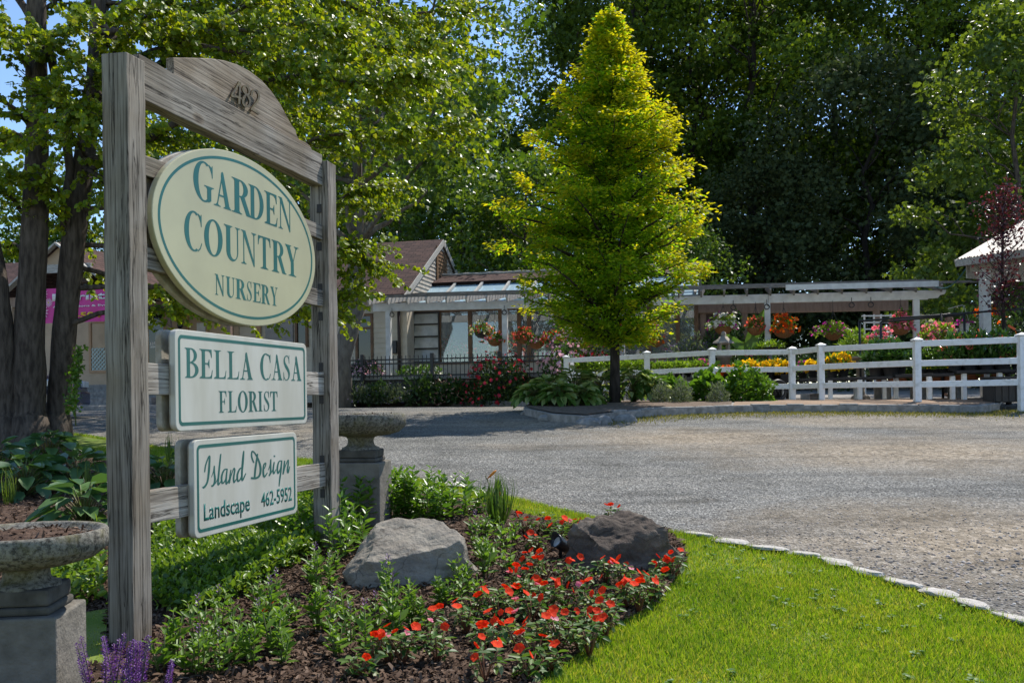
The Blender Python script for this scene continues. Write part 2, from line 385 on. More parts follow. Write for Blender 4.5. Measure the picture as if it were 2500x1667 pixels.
walk_r = [tuple(p) for p in BEDK[6:]] + [(11.0, 20.3), tuple(ground_pt(2402, 18.2)[:2]), tuple(ground_pt(2230, 17.6)[:2]), tuple(ground_pt(1990, 18.8)[:2]), tuple(ground_pt(1800, 18.6)[:2])]
sheet('brick_path', [(x, y + .14) if i < 6 else (x, y) for i, (x, y) in enumerate(walk_r)], M_BRICK, .142)
sheet('brick_pavement', [(x, y + .13) for x, y in KERB_L] + [(KERB_L[-1][0] + .1, 23.95), (-16, 24.0)], M_BRICK, .142)

# granite block kerb along both walks
M_GRAN = plain('granite', (.3, .29, .27), (.17, .165, .155), 11, .9, .25, .7, detail=8)
def block_kerb(name, line, ln, ht, dp, seed):
    g = random.Random(seed); mb = MB()
    for (ax, ay), (bx, by) in zip(line, line[1:]):
        L = math.hypot(bx - ax, by - ay); d = Vector(((bx - ax) / L, (by - ay) / L, 0)); nn = Vector((-d.y, d.x, 0)); k = max(1, round(L / ln)); s = L / k
        for i in range(k):
            p0 = Vector((ax, ay, 0)) + d * (i * s + .006); p1 = Vector((ax, ay, 0)) + d * ((i + 1) * s - .006)
            j = g.uniform(-.012, .012); h = ht + g.uniform(-.012, .01)
            vs_ = []
            for z in (-.12, h):
                for p, q in ((p0, 0), (p1, 0), (p1, 1), (p0, 1)):
                    qq = p + nn * (q * dp + j + (g.uniform(0, .012) if z > 0 and not q else 0)); vs_.append((qq.x, qq.y, gz(qq.x, qq.y) + z + g.uniform(-.004, .004)))
            mb.add(vs_, [(0, 3, 2, 1), (4, 5, 6, 7), (0, 1, 5, 4), (1, 2, 6, 5), (2, 3, 7, 6), (3, 0, 4, 7)])
    return tag(mb.build(name, M_GRAN, bevel=.012), kind='structure')
block_kerb('kerb', KERB_L, .5, .145, .14, 1)
block_kerb('kerb', BEDK[3:], .32, .15, .14, 2)

# ------------------------------------------------------------------ rocks
def rock(name, label, cat, c, dims, mat, seed, rz=0, flat=None, cuts=14, group=None, parent=None, sub=4, rough=.05, tip=.0):
    """boulder: a ball cut by random planes, roughened"""
    g = random.Random(seed); bm = bmesh.new(); bmesh.ops.create_icosphere(bm, subdivisions=sub, radius=1)
    pl = []
    for _ in range(cuts):
        d = Vector((g.gauss(0, 1), g.gauss(0, 1), g.gauss(0, .8))).normalized(); pl.append((d, g.uniform(.66, .9)))
    pl += flat or []
    for v in bm.verts:
        p = v.co.copy()
        for d, h in pl:
            d = Vector(d).normalized(); q = p.dot(d)
            if q > h: p -= d * (q - h) * .93
        v.co = p
    from mathutils import noise as mn
    for v in bm.verts:
        n = mn.noise(v.co * 2.3 + Vector((seed, 0, 0))) * rough + mn.noise(v.co * 6 + Vector((seed, 3, 0))) * rough * .45 + mn.noise(v.co * 15 + Vector((seed, 3, 5))) * rough * .2
        v.co *= 1 + n
        v.co.z += tip * v.co.x
        v.co.x *= dims[0]; v.co.y *= dims[1]; v.co.z *= dims[2]
    me = bpy.data.meshes.new(name); bm.to_mesh(me); bm.free(); me.materials.append(mat)
    me.polygons.foreach_set('use_smooth', [True] * len(me.polygons))
    try: me.set_sharp_from_angle(angle=R(28))
    except Exception: pass
    o = link(bpy.data.objects.new(name, me)); o.location = c; o.rotation_euler = (0, 0, rz)
    return tag(o, label, cat, group)
def stone_mat(name, c1, c2, c3, sc=2.0):
    m, t, o = _new(name); v = coord(t, (1, 1, 2.4)); a = noise(t, v, sc, 8, .65, .6); b = noise(t, coord(t), 28, 5, .7); st = noise(t, coord(t, (1.2, 1.2, 9)), 2.2, 5, .6, .4)
    col = ramp(t, a, [(.3, c2), (.5, c1), (.68, c3)])
    col = mixc(t, .6, col, ramp(t, st, [(.35, (.72, .7, .68)), (.55, (1.05, 1.04, 1.0))]), 'MULTIPLY')
    col = mixc(t, .7, col, ramp(t, b, [(.3, (.72, .72, .72)), (.65, (1.15, 1.14, 1.12))]), 'MULTIPLY')
    ad = N_(t, 'ShaderNodeMath', operation='ADD'); t.links.new(a, ad.inputs[0]); t.links.new(b, ad.inputs[1])
    vc = N_(t, 'ShaderNodeTexVoronoi', Scale=3.2, feature='DISTANCE_TO_EDGE'); wv = mixc(t, .25, coord(t, (1, 1, 1.8)), N_(t, 'ShaderNodeTexNoise', Scale=5.0).outputs['Color']); t.links.new(wv, vc.inputs['Vector'])
    col = mixc(t, .6, col, ramp(t, vc.outputs['Distance'], [(.0, (.25, .22, .2)), (.018, (1, 1, 1))]), 'MULTIPLY')
    princ(t, o, col, .9, .2, 0, bump(t, ad.outputs[0], .9, .02)); return m
M_ROCKG = stone_mat('grey_fieldstone', (.29, .262, .222), (.19, .168, .143), (.38, .345, .295))
M_ROCKB = stone_mat('brown_fieldstone', (.115, .09, .073), (.05, .042, .037), (.23, .19, .155), 3)
M_EDGEST = stone_mat('pale_stone', (.55, .52, .48), (.42, .39, .36), (.66, .63, .58), 5)
p = G(1000, 1442); rock('boulder', 'large grey boulder with a smooth sloping top in the mulch bed', 'rock', (p.x - .01, p.y + .2, p.z + .09), (.44, .29, .36), M_ROCKG, 5, .12,
     flat=[((-.15, -.35, .93), .5), ((.1, -1, .12), .7), ((-.75, -.15, .62), .66), ((.9, .1, .35), .74)], cuts=20, rough=.1, sub=6)
p = G(1530, 1408); rock('boulder', 'dark brown jagged boulder beside the black spotlight', 'rock', (p.x - .005, p.y + .2, p.z + .06), (.41, .27, .33), M_ROCKB, 12, -.1,
     flat=[((-.1, -.5, .86), .62), ((.35, -.9, .3), .66), ((-.7, -.6, .35), .7), ((.0, .1, 1), .8)], cuts=30, rough=.16, sub=6)
# pale stones edging the lawn
stones = [((2560, 1548), (2425, 1506)), ((2413, 1501), (2338, 1474)), ((2330, 1469), (2252, 1450)), ((2243, 1447), (2160, 1423)), ((2149, 1418), (2078, 1397)), ((2069, 1393), (2005, 1372)),
          ((1997, 1369), (1925, 1357)), ((1915, 1355), (1830, 1342)), ((1820, 1338), (1745, 1325)), ((1735, 1320), (1672, 1308)), ((1560, 1288), (1485, 1276)), ((1133, 1196), (1062, 1182))]
places = ['at the corner of the frame by the coarse gravel', None, None, None, None, None, None, None, None, None, 'behind the dark brown boulder', 'behind the daylily clump']
for i, (a, b) in enumerate(stones):
    A, B = G(*a), G(*b); d = B - A; L = d.length
    lab = 'pale flat edging stone ' + (places[i] if places[i] else f'between lawn and gravel, {ORD[i - 1]} counting back from the corner stone')
    rock('edging_stone', lab, 'edging stone', ((A.x + B.x) / 2, (A.y + B.y) / 2, gz(0, (A.y + B.y) / 2) + .03), (L * .62, .042 + .012 * (i % 3), .02), M_EDGEST, 40 + i, math.atan2(d.y, d.x),
         flat=[((0, 0, 1), .5)], cuts=6, sub=3, rough=.12, group='pale stones edging the lawn')
# loose rocks at the tip of the planting bed
for i, (px, py, dx, dy, dz, lab) in enumerate([(1305, 1008, .26, .14, .09, 'flat grey rock at the tip of the planting bed, against the brick walk'), (1335, 1022, .2, .14, .11, 'squarish grey rock at the tip of the planting bed'),
                                                (1440, 1033, .24, .15, .1, 'slanting grey rock at the front edge of the planting bed'), (1475, 1030, .17, .15, .12, 'rounded grey rock beside the slanting one at the bed edge'),
                                                (1530, 1026, .22, .15, .11, 'long grey rock where the block kerb of the bed starts')]):
    p = G(px, py + 6); rock('rock', lab, 'rock', (p.x, p.y + .1, p.z + .03), (dx, dy, dz), M_GRAN, 60 + i, .3 - .2 * i, cuts=10, sub=3, rough=.06, group='rocks edging the planting bed')

# ------------------------------------------------------------------ the roadside sign
TH = math.atan((1830 - CX) / FPX)
SIGN_P = at(318, 900, 4.0); SIGN_P = Vector((SIGN_P.x, SIGN_P.y, gz(0, 4.0)))
U = Vector((math.sin(TH), math.cos(TH), 0)); NF = Vector((math.cos(TH), -math.sin(TH), 0))
sign = thing('nursery_sign', 'weathered timber post sign with cream oval and two white boards in green lettering', 'sign', SIGN_P, PI / 2 - TH)
def SL(px, py, back=0.0):
    """picture -> sign face: (along, up); back = metres behind the posts' face"""
    o_ = Vector((SIGN_P.x, SIGN_P.y, CZ)) - NF * back - Vector((0, 0, CZ)); r = ray(px, py)
    k = o_.dot(NF) / r.dot(NF); q = r * k
    d = q - o_
    return d.dot(U), CZ + q.z - SIGN_P.z
WX, WZ = wood('weathered_timber_rail', 'x'), wood('weathered_timber_post', 'z')
WP = wood('weathered_plank', 'x', (.44, .4, .35), (.26, .23, .2), (.12, .1, .09))
PS = .128
topL, topR = SL(309, 125)[1], SL(794.5, 390)[1]
uR = (SL(794.5, 390)[0] + SL(813, 1230)[0]) / 2
def post(u0, zt):
    mb = MB(); n = 30
    for i in range(n):     # many rings so the edge can wander
        pass
    g = random.Random(int(u0 * 100)); vs = []; 
    for i in range(n + 1):
        z = -.25 + (zt + .25) * i / n
        for a, b in ((0, 0), (PS, 0), (PS, PS), (0, PS)): vs.append((u0 + a + g.uniform(-.0022, .0022), b + g.uniform(-.0022, .0022), z + (g.uniform(-.004, .004) if i == n else 0)))
    fs = [(i * 4 + k, i * 4 + (k + 1) % 4, i * 4 + 4 + (k + 1) % 4, i * 4 + 4 + k) for i in range(n) for k in range(4)] + [(n * 4, n * 4 + 1, n * 4 + 2, n * 4 + 3)]
    return mb.add(vs, fs).build('post', WZ, sign, bevel=.004)
post(0, topL); post(uR, topR)
def rail(name, z0, z1, y0, y1, u0=PS, u1=None, mat=None, tilt=0):
    u1 = uR + .002 if u1 is None else u1
    mb = MB(); v_ = []
    n = 14; g = random.Random(int(z0 * 1000)); vs = []
    for i in range(n + 1):
        u = u0 + (u1 - u0) * i / n; dz = tilt * i / n
        for a, b in ((y0, z0), (y1, z0), (y1, z1), (y0, z1)): vs.append((u, a + g.uniform(-.0015, .0015), b + dz + g.uniform(-.0025, .0025)))
    fs = [(i * 4 + k, i * 4 + (k + 1) % 4, i * 4 + 4 + (k + 1) % 4, i * 4 + 4 + k) for i in range(n) for k in range(4)] + [(3, 2, 1, 0), (n * 4, n * 4 + 1, n * 4 + 2, n * 4 + 3)]
    return mb.add(vs, fs).build(name, mat or WX, sign, bevel=.004)
B0 = .034                                           # rails sit a little behind the face of the posts
def z2(l, r): return SL(*l, B0)[1], SL(*r, B0)[1]
bt, bb = z2((358, 141), (779, 383)), z2((360, 248), (779, 438))
rail('top_beam', bb[0], bt[0] - .004, B0, B0 + .085, tilt=(bt[1] - bt[0] + bb[1] - bb[0]) / 2)
for tl, tr, bl, brr in (((365, 388), (770, 538), (365, 432), (770, 577)), ((364, 615), (768, 694), (364, 669), (768, 736)), ((364, 888), (770, 906), (364, 966), (770, 962)), ((367, 1198), (787, 1131), (367, 1279), (787, 1189))):
    a, b = z2(tl, tr), z2(bl, brr)
    rail('crosspiece', (b[0] + b[1]) / 2, (a[0] + a[1]) / 2, B0 + .005, B0 + .043, mat=WP if tl[1] > 700 else None)
# arched board on the beam, with the house number
BA = B0 + .028
arch_px = [(402, 166), (420, 168), (423, 141), (470, 141.5), (515, 143), (548, 148), (580, 158), (610, 174), (640, 197), (662, 222), (684, 253), (700, 283), (712, 305), (722, 318), (724.5, 330), (730, 340), (745, 347), (757, 356), (762, 366), (763, 378)]
ap = [SL(x, y, BA) for x, y in arch_px]
ztop = lambda u: bt[0] - .006 + (bt[1] - bt[0]) * u / uR
ap = [ap[2]] + ap[3:]
poly = ap + [(ap[-1][0], ztop(ap[-1][0])), (ap[0][0], ztop(ap[0][0]))]
arch = MB().prism(poly, lambda a, b, d: (a, d, b), BA, BA + .042).build('arched_board', wood('weathered_arch', 'x', (.33, .28, .225), (.2, .16, .12), (.1, .075, .055)), sign, bevel=.004)
M_BRASS = plain('old_brass', (.22, .16, .08), (.1, .075, .05), 20, .45, .5, .2, metal=.7)
# --- lettering helpers: pieces lie on a face, each a hair above the one before
class Face:
    def __init__(s, y0, step=.00004, th=.0007): s.mb = MB(); s.y = y0; s.k = 0; s.st = step; s.th = th
    def poly(s, pts):
        s.k += 1; y = s.y - s.th - (s.k % 14) * s.st
        s.mb.prism(pts, lambda a, b, d: (a, d, b), s.y + .0005, y); return s
    def ribbon(s, pts, wd, fn=None):
        """brush stroke of varying width through smoothed points"""
        P_ = [Vector((p[0], p[1], 0)) for p in pts]; W_ = list(wd) if hasattr(wd, '__len__') else [wd] * len(P_)
        q, ww = [], []
        for i in range(len(P_) - 1):
            p0, p1, p2, p3 = P_[max(i - 1, 0)], P_[i], P_[i + 1], P_[min(i + 2, len(P_) - 1)]
            for k in range(6):
                t_ = k / 6; q.append(.5 * ((2 * p1) + (p2 - p0) * t_ + (2 * p0 - 5 * p1 + 4 * p2 - p3) * t_ ** 2 + (3 * p1 - p0 - 3 * p2 + p3) * t_ ** 3)); ww.append(W_[i] + (W_[i + 1] - W_[i]) * t_)
        q.append(P_[-1]); ww.append(W_[-1])
        L_, R_ = [], []
        for i, p in enumerate(q):
            d = (q[min(i + 1, len(q) - 1)] - q[max(i - 1, 0)])
            if d.length < 1e-9: d = Vector((1, 0, 0))
            d.normalize(); nn = Vector((-d.y, d.x, 0)) * ww[i] / 2
            L_.append(p + nn); R_.append(p - nn)
        if fn: L_, R_ = [Vector((*fn(a.x, a.y), 0)) for a in L_], [Vector((*fn(a.x, a.y), 0)) for a in R_]
        s.k += 1; y = s.y - s.th - (s.k % 14) * s.st
        vs, fs = [], []; n = len(q)
        for a in L_: vs.append((a.x, y, a.y))
        for a in R_: vs.append((a.x, y - .00003, a.y))
        for a in L_: vs.append((a.x, s.y + .0005, a.y))
        for a in R_: vs.append((a.x, s.y + .0005, a.y))
        for i in range(n - 1): fs += [(i, i + 1, n + i + 1, n + i), (i, 2 * n + i, 2 * n + i + 1, i + 1), (n + i, n + i + 1, 3 * n + i + 1, 3 * n + i)]
        fs += [(0, n, 3 * n, 2 * n), (n - 1, 3 * n - 1, 4 * n - 1, 2 * n - 1)]
        s.mb.add(vs, fs)
        return s
def ell(cx, cy, rx, ry, a0=0, a1=360, n=28): return [(cx + rx * math.cos(R(a0 + (a1 - a0) * i / n)), cy + ry * math.sin(R(a0 + (a1 - a0) * i / n))) for i in range(n + 1)]
def arcring(f, fn, cx, cy, rx, ry, tx, ty, a0, a1, n=26):
    o_ = ell(cx, cy, rx, ry, a0, a1, n); i_ = ell(cx, cy, rx - tx, ry - ty, a0, a1, n)
    f.poly([fn(*p) for p in o_] + [fn(*p) for p in reversed(i_)])
def glyph(f, ch, x0, x1, z0, z1, T=.24, t=.055):
    """condensed roman capital drawn into a box"""
    W = x1 - x0; H = z1 - z0
    fn = lambda a, b: (x0 + a * W, z0 + b * H)
    P = lambda *pts: f.poly([fn(*p) for p in pts])
    h = .03
    def stem(x, wd=T, a=0.0, b=1.0): P((x, a), (x + wd, a), (x + wd, b), (x, b))
    def serif(xa, xb, y, sgn, sx, ex):     # flat foot with small brackets
        P((xa, y), (xb, y), (xb, y + sgn * h * .8), (ex + (xb - ex) * .45, y + sgn * h * 1.0), (ex, y + sgn * h * 2.6), (sx, y + sgn * h * 2.6), (sx - (sx - xa) * .45, y + sgn * h), (xa, y + sgn * h * .8))
    if ch == 'I':
        stem(.27, .46); serif(0, 1, 0, 1, .27, .73); serif(0, 1, 1, -1, .27, .73)
    elif ch in 'LEF':
        s0 = .17; stem(s0, T)
        serif(0, .62 if ch != 'L' else .58, 1, -1, s0, s0 + T)
        if ch in 'LE': P((0, 0), (.93, 0), (1, .29), (.965, .29), (.9, .12), (.78, .055), (.45, .04), (s0, .08), (0, .028))
        else: serif(0, .62, 0, 1, s0, s0 + T)
        if ch in 'EF':
            P((.3, 1), (.93, 1), (.95, .72), (.915, .72), (.84, .88), (.72, .945), (.3, .96))
            P((.3, .53), (.3, .485), (.62, .485), (.7, .42), (.72, .36), (.75, .36), (.75, .655), (.72, .655), (.7, .6), (.62, .53))
    elif ch == 'T':
        stem(.39, .23); serif(.2, .8, 0, 1, .39, .62)
        P((.02, 1), (.98, 1), (1, .71), (.965, .71), (.9, .89), (.78, .95), (.22, .95), (.1, .89), (.035, .71), (0, .71))
    elif ch == 'N':
        P((.13, .02), (.19, .02), (.19, .96), (.13, .96)); P((.81, .0), (.87, .0), (.87, .98), (.81, .98))
        P((.02, 1), (.27, 1), (.87, .06), (.87, -.02), (.81, -.02), (.1, .95)); P((0, 1), (.22, 1), (.2, .97), (0, .975)); serif(0, .32, 0, 1, .13, .19); serif(.68, 1, 1, -1, .81, .87)
    elif ch == 'A':
        P((.16, .02), (.22, .02), (.5, .84), (.48, .96)); P((.44, .98), (.5, 1.02), (.56, .98), (.92, .02), (.67, .02), (.42, .86))
        P((.26, .3), (.66, .3), (.66, .345), (.26, .345)); serif(0, .38, 0, 1, .16, .22); serif(.56, 1, 0, 1, .67, .92)
    elif ch in 'DRBP':
        s0 = .13; stem(s0, T); serif(0, .42, 1, -1, s0, s0 + T)
        if ch == 'D':
            serif(0, .42, 0, 1, s0, s0 + T)
            arcring(f, fn, .42, .5, .58, .5, T * 1.08, .04, -90, 90); P((.3, 1), (.45, 1), (.45, .96), (.3, .96)); P((.3, 0), (.45, 0), (.45, .04), (.3, .04))
        elif ch == 'R':
            serif(0, .5, 0, 1, s0, s0 + T)
            arcring(f, fn, .42, .745, .4, .255, T * .95, .04, -90, 90); P((.3, 1), (.44, 1), (.44, .96), (.3, .96)); P((.3, .49), (.44, .49), (.44, .53), (.3, .53))
            P((.42, .5), (.64, .53), (.94, .04), (1.02, .025), (1.02, 0), (.74, 0)); 
        else:
            serif(0, .42, 0, 1, s0, s0 + T)
            arcring(f, fn, .42, .755, .47, .245, T * .95, .04, -90, 90); arcring(f, fn, .42, .265, .58, .265, T * 1.05, .045, -90, 90)
            for b in (1, .04, .53): P((.3, b), (.44, b), (.44, b - .04), (.3, b - .04))
    elif ch == 'O':
        arcring(f, fn, .5, .5, .5, .52, T, .04, 0, 180); arcring(f, fn, .5, .5, .5, .52, T, .04, 180, 360)
    elif ch in 'CG':
        arcring(f, fn, .54, .5, .54, .52, T * 1.05, .042, 62, 296)
        P((.78, .945), (.84, .9), (.93, .76), (.955, .66), (.985, .66), (.985, .98), (.955, .98), (.93, .93), (.8, .985))
        if ch == 'C': P((.76, .035), (.78, .005), (.9, .07), (1.0, .22), (.97, .24), (.88, .11))
        else:
            P((.69, .42), (.69, .08), (.76, .0), (.9, .06), (.9, .42)); serif(.55, 1.04, .42, -1, .69, .9)
    elif ch == 'S':
        f.ribbon([fn(*p) for p in ((.86, .84), (.7, .965), (.45, .985), (.22, .88), (.2, .74), (.36, .6), (.66, .45), (.84, .3), (.8, .12), (.55, .02), (.3, .03), (.1, .18))],
                 [x * W for x in (.03, .06, .06, .14, .2, .25, .28, .25, .16, .07, .05, .03)])
        P((.86, 1.02), (.9, 1.02), (.9, .68), (.86, .68), (.8, .86)); P((.06, -.02), (.1, -.02), (.16, .12), (.1, .33), (.06, .33))
    elif ch == 'U':
        P((.13, .25), (.13 + T, .25), (.13 + T, 1), (.13, 1)); P((.8, .25), (.86, .25), (.86, 1), (.8, 1)); serif(0, .5, 1, -1, .13, .13 + T); serif(.68, 1, 1, -1, .8, .86)
        o_ = ell(.495, .27, .365, .29, 180, 360); i_ = ell(.585, .27, .215, .225, 180, 360)
        f.poly([fn(*p) for p in o_] + [fn(*p) for p in reversed(i_)])
    elif ch == 'Y':
        stem(.41, .22, 0, .46); serif(.24, .8, 0, 1, .41, .63)
        P((.08, .98), (.33, .98), (.63, .45), (.52, .4), (.41, .45)); P((.8, .98), (.86, .98), (.6, .45), (.55, .42)); serif(0, .44, 1, -1, .08, .33); serif(.66, 1, 1, -1, .8, .86)
def textline(f, s, boxes, tops, bots, sc, ox, oy, hgt=None):
    zt = sum(SL(ox + x * sc, oy + y * sc)[1] for x, y in tops) / len(tops); zb = sum(SL(ox + x * sc, oy + y * sc)[1] for x, y in bots) / len(bots)
    yy = (tops[0][1] + bots[0][1]) / 2
    for i, (ch, (a, b)) in enumerate(zip(s, boxes)):
        zz = zt + (hgt or {}).get(i, 0) * (zt - zb)
        glyph(f, ch, SL(ox + a * sc, oy + yy * sc)[0], SL(ox + b * sc, oy + yy * sc)[0], zb, zz)
# --- panels
M_CREAM = plain('cream_enamel', (.50, .47, .29), (.43, .4, .25), 2.5, .28, .5, .0)
M_WHITEP = plain('white_enamel', (.58, .565, .50), (.49, .47, .395), 3.0, .3, .5, .0, sc=(2, 2, .5))
M_RIMP = plain('dirty_white_edge', (.48, .44, .37), (.3, .26, .2), 14, .7, .3, .3)
M_GREEN = plain('green_vinyl', (.008, .10, .085), (.012, .13, .11), 1.5, .3, .5)
M_IRON = plain('black_iron', (.018, .017, .017), (.035, .03, .028), 25, .6, .4, .2)
YF = .004                                            # front face of the panels
(ul, zl), (ur_, zr) = SL(371, 500, YF), SL(770, 640, YF); zt = SL(513, 343, YF)[1]; zb = SL(632, 798, YF)[1]
oc = ((ul + ur_) / 2, (zt + zb) / 2); orx, orz = (ur_ - ul) / 2, (zt - zb) / 2
def oval(name, y0, y1, mat, par, k=1.0, cx=0, cz=0): return MB().prism(ell(oc[0] + cx, oc[1] + cz, orx * k, orz * k, 0, 360, 96)[:-1], lambda a, b, d: (a, d, b), y0, y1).build(name, mat, par, bevel=.004)
ov = oval('oval_panel', YF, YF + .03, M_CREAM, sign)
oval('panel_edge', YF + .0302, B0 + .004, M_RIMP, ov, .996)
f = Face(YF); arcring(f, lambda a, b: (a, b), oc[0], oc[1], orx - .042, orz - .036, .017, .014, 0, 180, 60); arcring(f, lambda a, b: (a, b), oc[0], oc[1], orx - .042, orz - .036, .017, .014, 180, 360, 60)
f.mb.build('border_line', M_GREEN, ov)
f = Face(YF); k_, ox, oy = .3125, 360, 330
textline(f, 'GARDEN', [(365, 518), (523, 657), (665, 815), (795, 910), (918, 1018), (1025, 1130)], [(590, 300), (700, 335), (1000, 462)], [(590, 575), (700, 607), (1000, 703)], k_, ox, oy, {0: .07})
textline(f, 'COUNTRY', [(295, 432), (450, 592), (605, 730), (738, 855), (868, 965), (975, 1085), (1080, 1183)], [(605, 703), (920, 795), (1080, 840)], [(740, 1003), (920, 1050), (1160, 1099)], k_, ox, oy, {0: .06})
textline(f, 'NURSERY', [(533, 607), (618, 688), (693, 775), (780, 820), (828, 890), (893, 960), (965, 1022)], [(535, 1091), (840, 1150), (1000, 1182)], [(545, 1256), (840, 1298), (1005, 1327)], k_, ox, oy)
f.mb.build('lettering', M_GREEN, ov)
YB = B0 + .043                                       # boards on the far side of the crosspieces
bo = oval('oval_panel', YB + .002, YB + .034, M_RIMP, sign)
def rrect(u0, u1, z0, z1, r, n=6):
    return [(cx + r * math.cos(R(a)), cz + r * math.sin(R(a))) for cx, cz, a0 in ((u1 - r, z1 - r, 0), (u0 + r, z1 - r, 90), (u0 + r, z0 + r, 180), (u1 - r, z0 + r, 270)) for a in (a0 + 90 * i / n for i in range(n + 1))]
def board(tl, tr, bl, br_, rad):
    q = [SL(*p, YF) for p in (tl, tr, bl, br_)]
    return (q[0][0] + q[2][0]) / 2, (q[1][0] + q[3][0]) / 2, (q[2][1] + q[3][1]) / 2, (q[0][1] + q[1][1]) / 2
def make_board(name, box, rad, back_du=0.0):
    u0, u1, z0, z1 = box
    b_ = MB().prism(rrect(u0, u1, z0, z1, rad), lambda a, b, d: (a, d, b), YF, YF + .028).build(name, M_WHITEP, sign, bevel=.004)
    MB().prism(rrect(u0 + .002, u1 - .002, z0 + .002, z1 - .002, rad), lambda a, b, d: (a, d, b), YF + .0282, B0 + .004).build('panel_edge', M_RIMP, b_)
    MB().prism(rrect(u0 + back_du, u1 + back_du, z0, z1, rad), lambda a, b, d: (a, d, b), YB + .002, YB + .034).build('back_board', M_RIMP, sign, bevel=.004)
    f = Face(YF); i0, i1 = .026, .042
    o_, i_ = rrect(u0 + i0, u1 - i0, z0 + i0, z1 - i0, rad * .7), rrect(u0 + i1, u1 - i1, z0 + i1, z1 - i1, rad * .4)
    n = len(o_)
    y = YF - .0009; vs = [(a, y, b) for a, b in o_] + [(a, y, b) for a, b in i_] + [(a, YF + .0005, b) for a, b in o_] + [(a, YF + .0005, b) for a, b in i_]
    fs = []
    for i in range(n):
        j = (i + 1) % n; fs += [(i, j, n + j, n + i), (2 * n + i, 2 * n + j, j, i), (n + i, n + j, 3 * n + j, 3 * n + i)]
    MB().add(vs, fs).build('border_line', M_GREEN, b_)
    return b_
bella = make_board('middle_board', board((427, 805), (747, 837), (428, 1055), (752, 1032), 0), .04)
f = Face(YF); k_, ox, oy = .1913, 380, 790
textline(f, 'BELLA', [(382, 555), (570, 734), (752, 908), (922, 1072), (1083, 1245)], [(385, 303), (570, 320), (925, 350)], [(385, 690), (750, 700), (1200, 711)], k_, ox, oy)
textline(f, 'CASA', [(1343, 1475), (1485, 1622), (1633, 1722), (1735, 1865)], [(1380, 382), (1550, 398), (1797, 416)], [(1400, 716), (1600, 720), (1865, 726)], k_, ox, oy)
textline(f, 'FLORIST', [(813, 918), (930, 1042), (1058, 1183), (1192, 1308), (1315, 1372), (1385, 1460), (1470, 1563)], [(820, 862), (1200, 862), (1560, 861)], [(815, 1137), (1200, 1120), (1545, 1109)], k_, ox, oy)
f.mb.build('lettering', M_GREEN, bella)
island = make_board('bottom_board', board((468, 1075), (718, 1054), (479, 1315), (733, 1250), 0), .04)
f = Face(YF); k_, ox, oy = .1913, 420, 1040
def stroke(pts, wds):
    f.ribbon(pts, wds, lambda x, y: SL(ox + x * k_, oy + y * k_))
stroke([(425, 585), (437, 500), (468, 410), (488, 380), (488, 430), (480, 560), (462, 700), (430, 765), (400, 785)], [14, 17, 16, 17, 22, 26, 22, 24, 26])           # I
stroke([(512, 650), (535, 580), (548, 505), (548, 590), (556, 680), (540, 745), (512, 765)], [7, 9, 12, 20, 24, 22, 22]); stroke([(535, 752), (570, 715), (602, 640)], [14, 10, 8])   # s
stroke([(600, 640), (622, 480), (631, 352), (618, 470), (598, 680), (600, 745), (640, 690)], [6, 10, 13, 20, 22, 18, 8])                                               # l
stroke([(708, 545), (672, 560), (642, 640), (650, 725), (690, 680), (712, 545)], [12, 18, 22, 20, 12, 10]); stroke([(712, 540), (700, 660), (702, 735), (735, 680)], [14, 20, 18, 8])   # a
stroke([(760, 555), (748, 640), (738, 725), (760, 640), (795, 540), (808, 560), (795, 650), (800, 715), (830, 670)], [12, 18, 18, 10, 12, 18, 20, 18, 8])                # n
stroke([(905, 530), (872, 545), (842, 620), (850, 700), (890, 650), (915, 500), (925, 318), (912, 400), (900, 600), (905, 690), (950, 600)], [12, 18, 22, 20, 12, 10, 12, 18, 22, 20, 10])    # d
stroke([(1052, 465), (1025, 390), (1030, 320), (1070, 350), (1115, 440), (1138, 540), (1125, 625), (1080, 660), (1015, 660)], [14, 18, 16, 14, 20, 26, 24, 22, 24])     # D
stroke([(1100, 350), (1085, 450), (1070, 560), (1062, 650)], [14, 22, 22, 20])
stroke([(1165, 570), (1195, 520), (1205, 470), (1180, 490), (1172, 580), (1185, 645), (1225, 590)], [8, 10, 12, 16, 22, 20, 8])                                         # e
stroke([(1235, 560), (1262, 480), (1268, 420), (1265, 500), (1265, 590), (1245, 630)], [6, 10, 12, 20, 20, 16]); stroke([(1250, 632), (1290, 560), (1308, 480)], [12, 8, 8])  # s
stroke([(1312, 455), (1300, 540), (1305, 605), (1335, 550)], [14, 20, 18, 8]); stroke([(1314, 372), (1315, 392)], [20, 18])                                            # i
stroke([(1400, 440), (1370, 455), (1352, 530), (1360, 600), (1390, 540), (1405, 440)], [12, 16, 22, 20, 12, 10]); stroke([(1408, 435), (1398, 560), (1382, 680), (1374, 765)], [14, 20, 18, 12])   # g
stroke([(1425, 600), (1440, 510), (1445, 440), (1432, 560), (1425, 610), (1450, 520), (1488, 430), (1490, 480), (1480, 560), (1490, 590), (1510, 510)], [10, 14, 16, 20, 16, 10, 12, 18, 20, 18, 8])    # n
f.mb.build('script_lettering', M_GREEN, island)
